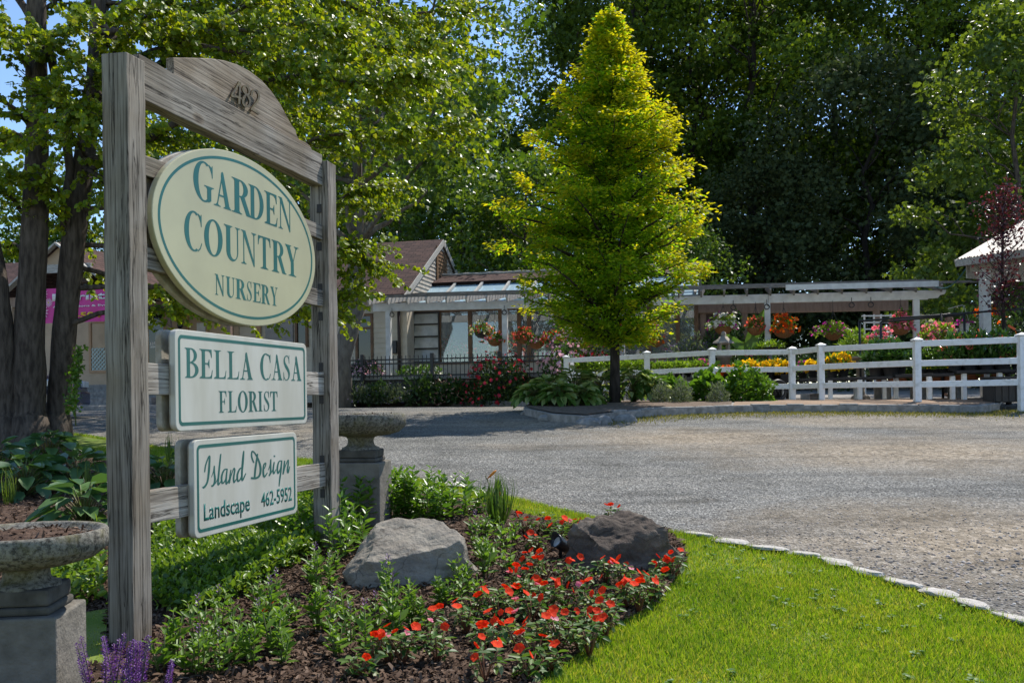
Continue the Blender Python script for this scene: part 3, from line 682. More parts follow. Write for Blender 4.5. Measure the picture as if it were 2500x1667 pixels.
def sans(txt, u0, u1, z0, zc, par, mat, y, xf=None, bold=0.0, name='lettering'):
    """plain lettering fitted to a width and a cap height (baseline z0, cap line zc)"""
    cu = bpy.data.curves.new('t', 'FONT'); cu.body = txt; cu.size = 1; cu.extrude = .0; cu.offset = bold; cu.resolution_u = 3
    o_ = bpy.data.objects.new('t', cu); me = bpy.data.meshes.new_from_object(o_); bpy.data.objects.remove(o_)
    co = np.zeros(len(me.vertices) * 3); me.vertices.foreach_get('co', co); co = co.reshape(-1, 3)
    cu2 = bpy.data.curves.new('t', 'FONT'); cu2.body = 'H'; cu2.size = 1; o2 = bpy.data.objects.new('t', cu2); m2 = bpy.data.meshes.new_from_object(o2); hh = max(v.co.y for v in m2.vertices); bpy.data.objects.remove(o2)
    a, b = co[:, 0].min(), co[:, 0].max()
    x = u0 + (co[:, 0] - a) / (b - a) * (u1 - u0); z = z0 + co[:, 1] / hh * (zc - z0)
    me.vertices.foreach_set('co', np.stack([x, np.full(len(x), y), z], 1).ravel()); me.update(); me.name = name
    me.materials.clear(); me.materials.append(mat)
    o_ = link(bpy.data.objects.new(name, me), par)
    md = o_.modifiers.new('th', 'SOLIDIFY'); md.thickness = .0008; md.offset = 0
    return o_
def at2(x, y): return SL(ox + x * k_, oy + y * k_)
za = (at2(415, 1198)[1] + at2(1000, 1075)[1]) / 2
sans('Landscape', at2(415, 1100)[0], at2(1000, 1020)[0], za, at2(415, 990)[1], island, M_GREEN, YF - .0006, bold=.012)
zb_ = (at2(1150, 1025)[1] + at2(1535, 945)[1]) / 2; zc_ = (at2(1175, 838)[1] + at2(1520, 775)[1]) / 2
sans('462-5952', at2(1145, 950)[0], at2(1535, 860)[0], zb_, zc_, island, M_GREEN, YF - .0006, bold=.012)
# house number
fnum = Face(BA - .013, th=.008, step=.0001); k_, ox, oy = 850 / 2351, 0, 0
def SB(x, y): return SL(x * k_, y * k_, BA - .012)
def nstroke(pts, w_=13): fnum.ribbon(pts, w_, SB)
nstroke([(1608, 555), (1585, 600), (1557, 648), (1590, 655), (1622, 670)]); nstroke([(1612, 558), (1610, 620), (1607, 672), (1605, 705)])
nstroke([(1655, 640), (1635, 615), (1637, 590), (1655, 583), (1672, 605), (1672, 635), (1650, 645), (1632, 672), (1635, 705), (1655, 722), (1675, 708), (1678, 680), (1665, 650), (1655, 640)])
nstroke([(1690, 645), (1696, 620), (1715, 610), (1734, 628), (1740, 655), (1730, 685), (1708, 715), (1690, 738)]); nstroke([(1686, 736), (1705, 748), (1722, 758), (1742, 772)])
fnum.mb.build('house_number', M_BRASS, arch)
# angle brackets holding the rails to the far post, stub pegs
for zz in (SL(773, 505, .05)[1], SL(773, 598, .05)[1], SL(773, 700, .05)[1], SL(775, 770, .05)[1], SL(778, 895, .05)[1], SL(779, 975, .05)[1], SL(783, 1123, .05)[1], SL(786, 1205, .05)[1]):
    MB().box(uR - .004, uR - .0005, .045, .075, zz - .028, zz + .028).build('bracket', M_IRON, sign)

# ------------------------------------------------------------------ frames aligned with the buildings
class Frame:
    def __init__(s, X, Y, Z, ang): s.o = Vector((X, Y, Z)); s.a = ang; s.ex = Vector((math.cos(ang), math.sin(ang), 0)); s.ey = Vector((-math.sin(ang), math.cos(ang), 0))
    def loc(s, px, py, y):
        """point of the picture on the local plane y"""
        r = ray(px, py); o_ = s.o + s.ey * y - Vector((0, 0, CZ)); k = o_.dot(s.ey) / r.dot(s.ey); q = r * k + Vector((0, 0, CZ)) - s.o
        return Vector((q.dot(s.ex), y, q.z))
    def w(s, v): return s.o + s.ex * v[0] + s.ey * v[1] + Vector((0, 0, v[2]))
PA = at(920, 741, 25.0); PB = at(2254, 709, 21.8)
HA = math.atan2(PB.y - PA.y, PB.x - PA.x)
H = Frame(PA.x, PA.y, 0.0, HA)                      # x along the pergola, y away from us
PLEN = math.hypot(PB.x - PA.x, PB.y - PA.y)
DECK = 1.74
M_WHT = plain('white_paint', (.72, .71, .68), (.58, .57, .54), 6, .55, .4, .15, detail=7)
M_VIN = plain('white_vinyl', (.8, .81, .81), (.55, .55, .5), 9, .45, .45, .1, lo=.5, hi=.78, detail=9)
M_GRYW = plain('peeling_white_wood', (.52, .5, .46), (.3, .28, .25), 14, .8, .2, .5, detail=8, sc=(.6, 3, 3))
M_TANW = plain('tan_stained_wood', (.3, .215, .165), (.23, .16, .12), 5, .75, .25, .3, sc=(3, 3, .6))
M_BRNW = plain('brown_window_frame', (.2, .115, .06), (.13, .075, .045), 5, .6, .3, .2)
M_SID = plain('beige_siding', (.6, .54, .43), (.52, .46, .36), 3, .75, .3, .15)
M_TAN = plain('tan_wall', (.55, .41, .28), (.47, .35, .24), 3, .85, .2, .3)
M_TRIM = plain('orange_tan_trim', (.5, .31, .18), (.42, .26, .15), 4, .7, .3)
M_DKM = plain('black_metal', (.014, .014, .015), (.024, .023, .022), 12, .45, .5, .1)
M_GLASS = glassmat('window_glass'); M_GLASSR = glassmat('sky_tinted_roof_glass', (.75, .9, .95), .02, .8, (.5, .68, .78))  # roof panes: pale blue sky reflection painted in as diffuse colour
M_DKGLASS = plain('dark_window', (.012, .014, .013), (.03, .03, .026), 2, .05, .6)
# shingles
m, t, o = _new('brown_shingle'); v = coord(t, (1, 1, 1), 'UV')
br = N_(t, 'ShaderNodeTexBrick', Scale=1.0); br.inputs['Color1'].default_value = (.105, .062, .053, 1); br.inputs['Color2'].default_value = (.065, .04, .036, 1); br.inputs['Mortar'].default_value = (.02, .013, .012, 1)
br.inputs['Mortar Size'].default_value = .012; br.inputs['Mortar Smooth'].default_value = .4; br.inputs['Brick Width'].default_value = .3; br.inputs['Row Height'].default_value = .13; br.offset = .37
t.links.new(v, br.inputs['Vector']); nz = noise(t, v, 3, 6); col = mixc(t, 1.0, br.outputs['Color'], ramp(t, nz, [(.3, (.75, .75, .75)), (.7, (1.25, 1.2, 1.15))]), 'MULTIPLY')
princ(t, o, col, .95, .2, 0, bump(t, br.outputs['Fac'], -.6, .02)); M_SHIN = m
def roof_slab(name, quad, mat, parent, th=.07):
    """roof plane: eave left, eave right, ridge right, ridge left; UV in metres"""
    q = [Vector(p) for p in quad]; nn = (q[1] - q[0]).cross(q[3] - q[0]).normalized()
    if nn.z < 0: nn = -nn
    vs = q + [p - nn * th for p in q]
    me = bpy.data.meshes.new(name); me.from_pydata([tuple(p) for p in vs], [], [(0, 1, 2, 3), (7, 6, 5, 4), (1, 0, 4, 5), (2, 1, 5, 6), (3, 2, 6, 7), (0, 3, 7, 4)])
    uv = me.uv_layers.new(name='m'); ex = (q[1] - q[0]).normalized(); ey = nn.cross(ex)
    for l in me.loops: d = me.vertices[l.vertex_index].co - q[0]; uv.data[l.index].uv = (d.dot(ex), d.dot(ey))
    me.materials.append(mat); return link(bpy.data.objects.new(name, me), parent)
def hroot(name, label, cat, group=None): return thing(name, label, cat, H.o, HA, group)

# ------------------------------------------------------------------ house
house = hroot('shop_house', 'beige clapboard house with a brown shingle roof at the end of the greenhouse', 'house')
WY = 1.3
def clap(mb, x0, x1, z0, z1, y, step=.15, depth=.022):
    n = max(1, int(round((z1 - z0) / step))); s_ = (z1 - z0) / n
    for i in range(n):
        a, b = z0 + i * s_, z0 + (i + 1) * s_
        mb.add([(x0, y - depth, a), (x1, y - depth, a), (x1, y - .004, b), (x0, y - .004, b), (x0, y + .1, a), (x1, y + .1, a), (x1, y + .1, b), (x0, y + .1, b)], [(0, 1, 2, 3), (0, 4, 5, 1), (1, 5, 6, 2), (3, 2, 6, 7), (4, 0, 3, 7), (5, 4, 7, 6)])
    return mb
ev = H.loc(987, 719, .9); rg = H.loc(1052, 586, 4.6)
hx1 = ev.x - .07; zE = ev.z
xw0, xw1 = H.loc(868, 800, WY).x, H.loc(912, 800, WY).x
mb = clap(MB(), xw1, hx1, DECK - .9, zE, WY); clap(mb, -9.3, xw0, DECK - .9, zE, WY); clap(mb, xw0, xw1, DECK - .9, H.loc(890, 884, WY).z, WY); clap(mb, xw0, xw1, H.loc(890, 766, WY).z, zE, WY)
mb.box(hx1 - .1, hx1, WY + .1, 7.9, .6, zE); mb.box(-20, -9.3, WY, WY + .1, .6, zE); mb.box(-20, hx1 - .1, 7.8, 7.9, .6, zE)
mb.build('wall', M_SID, house)
dz = (rg.z - zE) / (4.6 - .9)
roof_slab('roof', [(-20.5, .9, zE + .02), (ev.x, .9, zE + .02), (ev.x, 4.6, rg.z), (-20.5, 4.6, rg.z)], M_SHIN, house)
roof_slab('roof', [(ev.x, 8.3, zE + .02), (-20.5, 8.3, zE + .02), (-20.5, 4.6, rg.z), (ev.x, 4.6, rg.z)], M_SHIN, house)
# gable end: clapboards, rake boards, louvre
mb = MB(); gx = hx1; n = 17
for i in range(n):
    a, b = zE - .12 + (rg.z - zE) * i / n, zE - .12 + (rg.z - zE) * (i + 1) / n
    ya, yb = .98 + (a - zE) / dz, 8.22 - (a - zE) / dz; yc, yd = .98 + (b - zE) / dz, 8.22 - (b - zE) / dz
    ya, yc = max(ya, WY), max(yc, WY); yb, yd = min(yb, 7.9), min(yd, 7.9)
    if yd - yc < .05: break
    mb.add([(gx + .03, ya, a), (gx + .03, yb, a), (gx + .006, yd, b), (gx + .006, yc, b), (gx - .1, ya, a), (gx - .1, yb, a), (gx - .1, yd, b), (gx - .1, yc, b)], [(0, 1, 2, 3), (0, 4, 5, 1), (3, 2, 6, 7), (1, 5, 6, 2), (4, 0, 3, 7)])
mb.build('gable', plain('weathered_clapboard', (.5, .45, .38), (.3, .26, .22), 7, .85, .2, .4, sc=(3, .8, 6)), house)
for y0, y1 in ((.9, 4.6), (8.3, 4.6)):
    MB().bar((ev.x + .016, y0, zE - .09), (ev.x + .016, y1, rg.z - .1), .03, .17).build('rake_board', M_GRYW, house)
lv = MB()
for i in range(9): lv.add([(gx + .05, 4.1, rg.z - 1.45 + i * .12), (gx + .05, 5.1, rg.z - 1.45 + i * .12), (gx + .03, 5.1, rg.z - 1.34 + i * .12), (gx + .03, 4.1, rg.z - 1.34 + i * .12)], [(0, 1, 2, 3)])
lv.box(gx + .028, gx + .06, 3.96, 4.1, rg.z - 1.52, rg.z - .3); lv.build('vent', M_BRNW, house)
def window(x0, x1, z0, z1, y, par, frame=M_BRNW, fw=.075, bars=(), glass=M_DKGLASS, sill=True):
    f = MB(); f.box(x0 - fw, x0, y - .04, y + .06, z0 - fw, z1 + fw).box(x1, x1 + fw, y - .04, y + .06, z0 - fw, z1 + fw).box(x0, x1, y - .04, y + .06, z1, z1 + fw).box(x0, x1, y - .04, y + .06, z0 - fw, z0)
    for b in bars: f.box(x0, x1, y - .03, y + .05, b - .03, b + .03)
    w_ = f.build('window', frame, par); MB().box(x0, x1, y + .005, y + .02, z0, z1).build('pane', glass, w_)
    return w_
window(xw0 + .08, xw1 - .08, H.loc(890, 878, WY).z, H.loc(890, 772, WY).z, WY - .01, house, bars=(H.loc(890, 801, WY).z,))
MB().box(ev.x - 2.2, ev.x - .06, .78, .9, zE - .1, zE - .01).build('gutter', plain('dark_gutter', (.07, .05, .04), (.05, .035, .03), 5, .5), house)
xd = H.loc(977, 850, WY).x; MB().tube([(xd, WY - .08, zE - .1), (xd, WY - .08, DECK)], .045, 8).build('downpipe', plain('brown_pipe', (.05, .032, .026), (.04, .026, .02), 5, .5), house)
xm = H.loc(963, 845, WY).x; MB().box(xm - .1, xm + .1, WY - .12, WY - .025, H.loc(963, 863, WY).z, H.loc(963, 832, WY).z).build('meter_box', M_DKM, house, bevel=.01)
# entrance side, seen through the sign: tan wall, door, windows
ty = WY - .02; xa, xb = -15.5, H.loc(585, 800, WY).x
tw = MB().box(xa, xb, ty - .03, ty + .05, .6, zE - .02); tw.build('wall', M_TAN, house)
def HX(px, y=ty): return H.loc(px, 830, y).x
def HZ(py, y=ty, px=420): return H.loc(px, py, y).z
d0, d1 = HX(366), HX(402)
fr = MB().box(d0 - .09, d0, ty - .07, ty - .03, HZ(890), HZ(757)).box(d1, d1 + .09, ty - .07, ty - .03, HZ(890), HZ(757)).box(d0, d1, ty - .07, ty - .03, HZ(765), HZ(757)).build('door_frame', M_TRIM, house)
dr = MB().box(d0, d1, ty - .06, ty - .032, HZ(893), HZ(765)).build('door', M_DKGLASS, house)
mo = MB().add([(HX(393) + .1 * math.cos(2 * PI * k / 16), ty - .064, HZ(788) + .07 * math.sin(2 * PI * k / 16)) for k in range(16)], [tuple(range(16))]).build('open_sign', M_WHT, dr)
for a, b, c, d in ((369, 373, 833, 842), (374, 378, 834, 842), (379, 382, 833, 841), (370, 382, 843, 848)): MB().box(HX(a), HX(b), ty - .066, ty - .061, HZ(d), HZ(c)).build('notice', M_WHT, dr)
window(HX(224) + .02, HX(262), HZ(900), HZ(782), ty - .03, house, M_TRIM, .08)
lt = MB(); wx0, wz0, wx1, wz1 = HX(226), HZ(902), HX(262), HZ(845)
k = wx0
def clipd(x, z, dx, dz_, n):
    return (x, z), (x + dx * n, z + dz_ * n)
for i in range(-6, 9):
    for sg in (1, -1):
        a = Vector((wx0 + i * .13, 0, wz0)); b = a + Vector((sg * (wz1 - wz0), 0, wz1 - wz0))
        pts = []
        for s_ in range(41):
            p = a.lerp(b, s_ / 40)
            if wx0 <= p.x <= wx1: pts.append(p)
        if len(pts) > 2: lt.bar((pts[0].x, ty - .05 - .012 * (sg > 0), pts[0].z), (pts[-1].x, ty - .05 - .012 * (sg > 0), pts[-1].z), .01, .04)
lt.build('lattice', plain('pale_green_lattice', (.5, .58, .54), (.42, .5, .46), 5, .6), house)
window(HX(463), HX(506), HZ(880), HZ(775), ty - .03, house, M_TRIM, .08)
MB().box(HX(484), HX(505), ty - .075, ty - .07, HZ(822), HZ(791)).build('poster', M_WHT, house)
for px in (410, 566, 634): MB().box(HX(px) - .07, HX(px) + .07, ty - .09, ty - .03, .9, HZ(748)).build('trim_post', M_TRIM if px != 566 else M_TANW, house)
mb = clap(MB(), HX(650), HX(717), .9, zE - .05, ty - .04); mb.build('wall', plain('grey_siding', (.36, .34, .32), (.3, .285, .27), 3, .8), house)
window(HX(728), HX(748), HZ(850), HZ(770), ty - .03, house, M_BRNW, .07)
def lantern(px, py, y, lab, par=None, sc=1.0, name='wall_lantern'):
    p = H.loc(px, py, y); mb = MB(); mb.lathe([(.0, .26), (.02, .25), (.03, .2), (.1, .12), (.105, .1)], 6).lathe([(.06, -.13), (.075, -.1), (.04, -.18)], 6)
    for k in range(6): a = PI / 3 * k; mb.bar((.07 * math.cos(a), .07 * math.sin(a), -.11), (.09 * math.cos(a), .09 * math.sin(a), .11), .012, .012)
    return p, mb
p, mb = lantern(439, 790, ty - .16, ''); mb.tube([(0, .12, -.1), (0, .12, .1), (0, .08, .24), (0, 0, .3), (0, 0, .25)], .013, 6)
wl = thing('wall_lantern', 'black wall lantern between the door and the window, seen under the oval board', 'lantern', H.w(p), HA); mb.build('lamp_frame', M_DKM, wl); MB().lathe([(.055, -.1), (.075, .1)], 10).build('lamp_glass', M_GLASS, wl)
# porch with a gable front
PYL = -2.6
apx = H.loc(149, 592, PYL); el = H.loc(8, 722, PYL); er = (2 * apx.x - el.x)
slope = (apx.z - el.z) / (apx.x - el.x)
roof_slab('porch_roof', [(el.x, WY, el.z), (el.x, PYL - .1, el.z), (apx.x, PYL - .1, apx.z), (apx.x, 3.4, apx.z)], M_SHIN, house)
roof_slab('porch_roof', [(er, PYL - .1, el.z), (er, WY, el.z), (apx.x, 3.4, apx.z), (apx.x, PYL - .1, apx.z)], M_SHIN, house)
for e in (el.x, er): MB().bar((e, PYL - .14, el.z - .06), (apx.x, PYL - .14, apx.z - .05), .05, .2, (0, 1, 0)).build('barge_board', M_GRYW, house)
zc = H.loc(200, 655, PYL).z
MB().box(apx.x - (apx.z - zc) / slope, apx.x + (apx.z - zc) / slope, PYL - .1, PYL - .02, zc - .1, zc + .12).build('collar_beam', M_GRYW, house)
gb = MB().add([(apx.x - (apx.z - zc) / slope, PYL - .01, zc), (apx.x + (apx.z - zc) / slope, PYL - .01, zc), (apx.x, PYL - .01, apx.z - .1), (apx.x - (apx.z - zc) / slope, PYL + .05, zc), (apx.x + (apx.z - zc) / slope, PYL + .05, zc), (apx.x, PYL + .05, apx.z - .1)], [(0, 1, 2), (5, 4, 3), (0, 3, 4, 1), (1, 4, 5, 2), (2, 5, 3, 0)]); gb.build('gable', M_TAN, house)
MB().box(el.x + .1, er - .1, PYL + .02, PYL + .14, el.z - .32, el.z - .06).build('porch_beam', M_TANW, house)
for x in (el.x + .2, er - .2): MB().box(x - .07, x + .07, PYL, PYL + .14, .7, el.z - .3).build('porch_post', M_TAN, house)
for k in range(3): MB().box(H.loc(190, 980, PYL).x - .3, H.loc(262, 980, PYL).x + 1.2, PYL - .2 + k * .35, PYL + .9, .7, gz(0, 22) + .16 + k * .2).build('step', M_GRAN, house, bevel=.015)
MB().box(xa, xb, PYL + .85, ty, .6, 1.62).build('porch_floor', M_GRAN, house)
# low roof and rafter tails right of the porch
q0, q1 = H.loc(352, 716, -.6), H.loc(560, 722, -.6)
roof_slab('porch_roof', [(q0.x - .6, -.6, q0.z), (q1.x, -.6, q0.z), (q1.x, WY + .1, q0.z + 1.0), (q0.x - .6, WY + .1, q0.z + 1.0)], M_SHIN, house)
for k in range(9):
    x = q0.x - .4 + k * .42
    if x < q1.x: MB().box(x - .03, x + .03, -.62, -.2, q0.z - .2, q0.z - .075).build('rafter_tail', M_WHT, house)
MB().box(q0.x - .6, q1.x, -.3, -.18, q0.z - .42, q0.z - .2).build('porch_beam', M_TANW, house)
for px in (413, 560): x = H.loc(px, 830, -.25).x; MB().box(x - .06, x + .06, -.3, -.18, .8, q0.z - .42).build('porch_post', M_TANW, house)
# hanging lantern and banner at the porch
p, mb = lantern(214, 688, PYL + .3, ''); mb = MB(); mb.lathe([(.0, .34), (.03, .33), (.03, .26), (.1, .24), (.12, .16), (.24, -.02), (.24, -.05)], 8)
for k in range(8): a = PI / 4 * k; mb.bar((.22 * math.cos(a), .22 * math.sin(a), -.3), (.22 * math.cos(a), .22 * math.sin(a), -.05), .014, .014)
mb.lathe([(.23, -.3), (.23, -.33)], 8); mb.tube([(0, 0, .34), (0, 0, zc - p.z - .1)], .012, 5)
pl = thing('porch_lantern', 'rusty bell-topped lantern hanging under the porch gable above the pink banner', 'lantern', H.w(p), HA); mb.build('lamp_frame', plain('rusty_iron', (.1, .055, .035), (.05, .03, .02), 9, .7), pl); MB().lathe([(.12, -.28), (.12, -.05)], 8).build('lamp_glass', M_GLASS, pl)
b0, b1 = H.loc(96, 706, PYL - .2), H.loc(262, 784, PYL - .2)
bn = thing('shop_banner', 'magenta banner with white daisies and lettering hung across the porch', 'banner', H.w((b0.x, PYL - .2, b1.z)), HA)
BW, BH = b1.x - b0.x, b0.z - b1.z
M_PINK = plain('magenta_vinyl', (.65, .04, .3), (.55, .03, .22), 2, .5); M_YEL = plain('yellow_print', (.75, .5, .02), (.7, .45, .02), 5, .5); M_WPR = plain('white_print', (.8, .78, .78), (.75, .72, .73), 5, .5)
mb = MB(); n = 24; vs = []
for i in range(n + 1):
    for z in (0, BH): vs.append((BW * i / n, .012 * math.sin(i * .9), z))
for i in range(n + 1):
    for z in (0, BH): vs.append((BW * i / n, .012 * math.sin(i * .9) + .004, z))
k = 2 * (n + 1); fs = []
for i in range(n): a = 2 * i; fs += [(a, a + 2, a + 3, a + 1), (k + a + 1, k + a + 3, k + a + 2, k + a), (a, k + a, k + a + 2, a + 2), (a + 1, a + 3, k + a + 3, k + a + 1)]
mb.add(vs, fs).build('cloth', M_PINK, bn)
def flower_print(cx, cz, r, seed):
    f_ = MB()
    for i in range(15):
        a = 2 * PI * i / 15 + seed; d = Vector((math.cos(a), 0, math.sin(a))); s_ = Vector((-d.z, 0, d.x)); c_ = Vector((cx, -.018 - .0006 * i, cz))
        f_.add([c_ + d * r * .15 - s_ * r * .03, c_ + d * r * .7 - s_ * r * .09, c_ + d * r, c_ + d * r * .7 + s_ * r * .09, c_ + d * r * .15 + s_ * r * .03], [(0, 1, 2, 3, 4)])
    f_.build('daisy_print', plain('pale_pink_print', (.75, .5, .62), (.7, .42, .56), 4, .5), bn)
    MB().add([(cx + r * .17 * math.cos(2 * PI * i / 12), -.03, cz + r * .17 * math.sin(2 * PI * i / 12)) for i in range(12)], [tuple(range(12))]).build('daisy_print', M_YEL, bn)
def BL(px, py): q = H.loc(px, py, PYL - .2); return q.x - b0.x, q.z - b1.z
for (px, py, r, sd_) in ((103, 719, .2, 0), (120, 739, .13, .1), (102, 762, .24, .2)): x, z = BL(px, py); flower_print(x, z, r, sd_)
x0, z0 = BL(129, 735); x1, z1 = BL(258, 713)
sans('Florist', x0, x1, z0, z1, bn, M_WPR, -.02, bold=.03)
x0, z0 = BL(130, 752); x1, z1 = BL(262, 742); sans('All Occasions & Events', x0, x1 + .25, z0, z1, bn, M_WPR, -.02, bold=.02)
x0, z0 = BL(134, 778); x1, z1 = BL(248, 761); sans('462-504', x0, x1, z0, z1, bn, M_YEL, -.02, bold=.035)

# ------------------------------------------------------------------ greenhouse
gh = hroot('greenhouse', 'lean-to greenhouse with a glass roof, brown posts and tall panes', 'greenhouse')
GY = 2.0
gx0, gx1 = H.loc(990, 800, GY).x, H.loc(1705, 800, GY).x
zh = H.loc(1250, 757, GY).z; zs = H.loc(1250, 886, GY).z
MB().box(gx0, gx1, GY - .06, GY + .08, zh, zh + .2).build('header', M_BRNW, gh)
MB().box(gx0, gx1, GY - .07, GY + .1, .9, zs).build('knee_wall', M_SID, gh)
MB().box(gx0 - .02, gx1 + .02, GY - .11, GY + .12, zs, zs + .05).build('sill', M_BRNW, gh)
pxs = [1005, 1073, 1148, 1222, 1268, 1292, 1367, 1440, 1512, 1585, 1655, 1700]
xs = [H.loc(x, 800, GY).x for x in pxs]
for x in xs: MB().box(x - .055, x + .055, GY - .05, GY + .07, zs + .05, zh).build('mullion', M_BRNW, gh)
for i, (a, b) in enumerate(zip(xs, xs[1:])):
    if i == 0: continue
    MB().box(a + .056, b - .056, GY, GY + .012, zs + .051, zh - .001).build('pane', M_GLASS, gh)
# louvred window
ja, jb = H.loc(1012, 800, GY - .08).x, H.loc(1070, 800, GY - .08).x
jz = [H.loc(1040, y, GY - .08).z for y in (884, 851, 821.5, 791.5, 764)]
jf = MB().box(ja - .03, ja, GY - .12, GY - .06, jz[0], jz[4] + .03).box(jb, jb + .03, GY - .12, GY - .06, jz[0], jz[4] + .03).box(ja, jb, GY - .12, GY - .06, jz[4], jz[4] + .03)
for z in jz[:4]: jf.box(ja, jb, GY - .12, GY - .06, z - .02, z + .02)
jw = jf.build('window', M_DKM, gh)
M_FROST = plain('frosted_louvre', (.5, .52, .5), (.3, .32, .3), 3, .15, .6)
for a, b in zip(jz, jz[1:]): MB().add([(ja, GY - .13, a + .022), (jb, GY - .13, a + .022), (jb, GY - .065, b - .022), (ja, GY - .065, b - .022), (ja, GY - .122, a + .022), (jb, GY - .122, a + .022), (jb, GY - .057, b - .022), (ja, GY - .057, b - .022)], [(0, 1, 2, 3), (7, 6, 5, 4), (0, 4, 5, 1), (3, 2, 6, 7)]).build('pane', M_FROST, jw)
gr0, gr1, gr2 = H.loc(1100, 738, GY - .1), H.loc(1100, 697, 3.6), H.loc(1100, 673, 4.5)
xr0 = H.loc(1002, 730, GY).x
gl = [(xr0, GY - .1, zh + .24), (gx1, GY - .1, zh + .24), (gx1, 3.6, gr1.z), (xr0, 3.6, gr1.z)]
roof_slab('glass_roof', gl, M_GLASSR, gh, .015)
sl_ = (gr1.z - zh - .24) / (3.7 - GY)
for px in (1018, 1096, 1164, 1232, 1300, 1370, 1440, 1510, 1580, 1650, 1700):
    x = H.loc(px, 715, 2.9).x; MB().bar((x, GY - .12, zh + .29), (x, 3.6, gr1.z + .05), .07, .07).build('roof_bar', M_GRYW, gh)
roof_slab('shingle_roof', [(xr0, 3.55, gr1.z + .1), (gx1, 3.55, gr1.z + .1), (gx1, 4.5, gr2.z), (xr0, 4.5, gr2.z)], M_SHIN, gh, .1)
MB().tube([(xr0 + (gx1 - xr0) * i / 30, 4.52, gr2.z + .02 + .012 * math.sin(i * 2.1)) for i in range(31)], .05, 8).build('ridge_cap', M_GRYW, gh)
rock('plastic_bundle', 'crumpled pale plastic bundle at the end of the greenhouse ridge', 'plastic bundle', H.w((H.loc(1050, 668, 4.4).x, 4.35, gr2.z + .06)), (.34, .18, .14), plain('dirty_plastic', (.6, .56, .45), (.42, .38, .3), 9, .5), 77, HA, cuts=7, sub=3, rough=.15)
MB().box(gx0, gx1, 5.4, 5.5, .9, gr2.z - .1).build('back_wall', plain('old_board', (.2, .2, .18), (.13, .13, .12), 3, .8), gh)
MB().box(gx1 - .05, gx1 + .05, GY + .1, 5.4, .9, zh + .2).build('end_wall', M_TANW, gh)
MB().box(gx1 + .06, H.loc(1780, 800, GY + .2).x, GY + .1, GY + .2, .9, H.loc(1740, 763, GY).z).build('shed_door', plain('brown_boards', (.11, .08, .07), (.075, .055, .048), 6, .8, .2, .3, sc=(6, 6, .5)), gh)
MB().box(gx1 + .0, H.loc(1785, 800, GY).x, GY - .02, GY + .22, H.loc(1740, 763, GY).z, H.loc(1740, 760, GY).z + .1).build('door_lintel', M_TANW, gh)
# white tunnel greenhouse behind
th_ = thing('tunnel_greenhouse', 'white plastic tunnel greenhouse peeping out beyond the golden tree', 'greenhouse', (0, 0, 0))
q = at(1640, 800, 30); mb = MB(); nS, nL = 14, 10; vs = []
c0 = Vector((at(1753, 800, 30).x - 2.6, 29.0, .9)); htop = at(1700, 671, 30).z - .9
for j in range(nL + 1):
    for i in range(nS + 1):
        a = PI * i / nS; vs.append((c0.x - 2.7 * math.cos(a), c0.y + j * .9, c0.z + htop * (math.sin(a) ** .55) + .02 * math.sin(j * 2.2 + i)))
fs = [(j * (nS + 1) + i, j * (nS + 1) + i + 1, (j + 1) * (nS + 1) + i + 1, (j + 1) * (nS + 1) + i) for j in range(nL) for i in range(nS)]
mb.add(vs, fs, True).build('plastic_cover', plain('white_plastic', (.8, .82, .84), (.7, .72, .74), 2, .35, .5, .3), th_).modifiers.new('t', 'SOLIDIFY').thickness = .01
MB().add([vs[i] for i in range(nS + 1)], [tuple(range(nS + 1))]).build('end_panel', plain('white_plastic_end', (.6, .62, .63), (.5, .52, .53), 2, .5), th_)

# ------------------------------------------------------------------ pergola
pg = hroot('pergola', 'long white pergola with slatted top carrying the hanging baskets', 'pergola')
bz0, bz1 = H.loc(1600, 741, 0).z, H.loc(1600, 722, 0).z
zfun = lambda x: H.loc(920, 741, 0).z + (H.loc(2254, 709, 0).z - H.loc(920, 741, 0).z) * x / PLEN
mb = MB(); bz = zfun(0); bzr = zfun(PLEN)
def hbeam(x0, x1, y0, y1, dz0, dz1): return [(x0, y0, zfun(x0) + dz0), (x1, y0, zfun(x1) + dz0), (x1, y1, zfun(x1) + dz0), (x0, y1, zfun(x0) + dz0), (x0, y0, zfun(x0) + dz1), (x1, y0, zfun(x1) + dz1), (x1, y1, zfun(x1) + dz1), (x0, y1, zfun(x0) + dz1)]
BF = [(0, 3, 2, 1), (4, 5, 6, 7), (0, 1, 5, 4), (1, 2, 6, 5), (2, 3, 7, 6), (3, 0, 4, 7)]
xj = H.loc(1876, 720, 0).x
for a, b in ((-.1, xj - .003), (xj + .003, PLEN + .1)): MB().add(hbeam(a, b, -.05, .05, -.22, -.005), BF).build('front_beam', M_WHT, pg, bevel=.006)
# shaped end of the beam
MB().prism([(PLEN + .1, -.2), (PLEN + .32, -.19), (PLEN + .36, -.13), (PLEN + .47, -.1), (PLEN + .5, -.01), (PLEN + .1, -.01)], lambda a, b, d: (a, d, zfun(PLEN) + b + .0), -.045, .045).build('beam_end', M_WHT, pg)
for px in (949, 1233, 1518, 1874, 2237):
    x = H.loc(px, 800, 0).x; MB().box(x - .07, x + .07, -.065, .065, .9 if px > 1400 else DECK, zfun(x) - .222).build('post', M_WHT, pg, bevel=.006)
for px in (1717, 1818, 2140): x = H.loc(px, 800, 2.1).x; MB().box(x - .08, x + .08, 2.03, 2.17, .9, zfun(x) - .2).build('back_post', M_TANW, pg, bevel=.006)
xb0, xb1 = H.loc(1660, 730, 2.1).x, H.loc(2216, 722, 2.1).x
MB().add([(x, y, z) for (x, y, z) in hbeam(xb0, xb1, 2.02, 2.18, -.28, .0)], BF).build('back_beam', M_TANW, pg, bevel=.006)
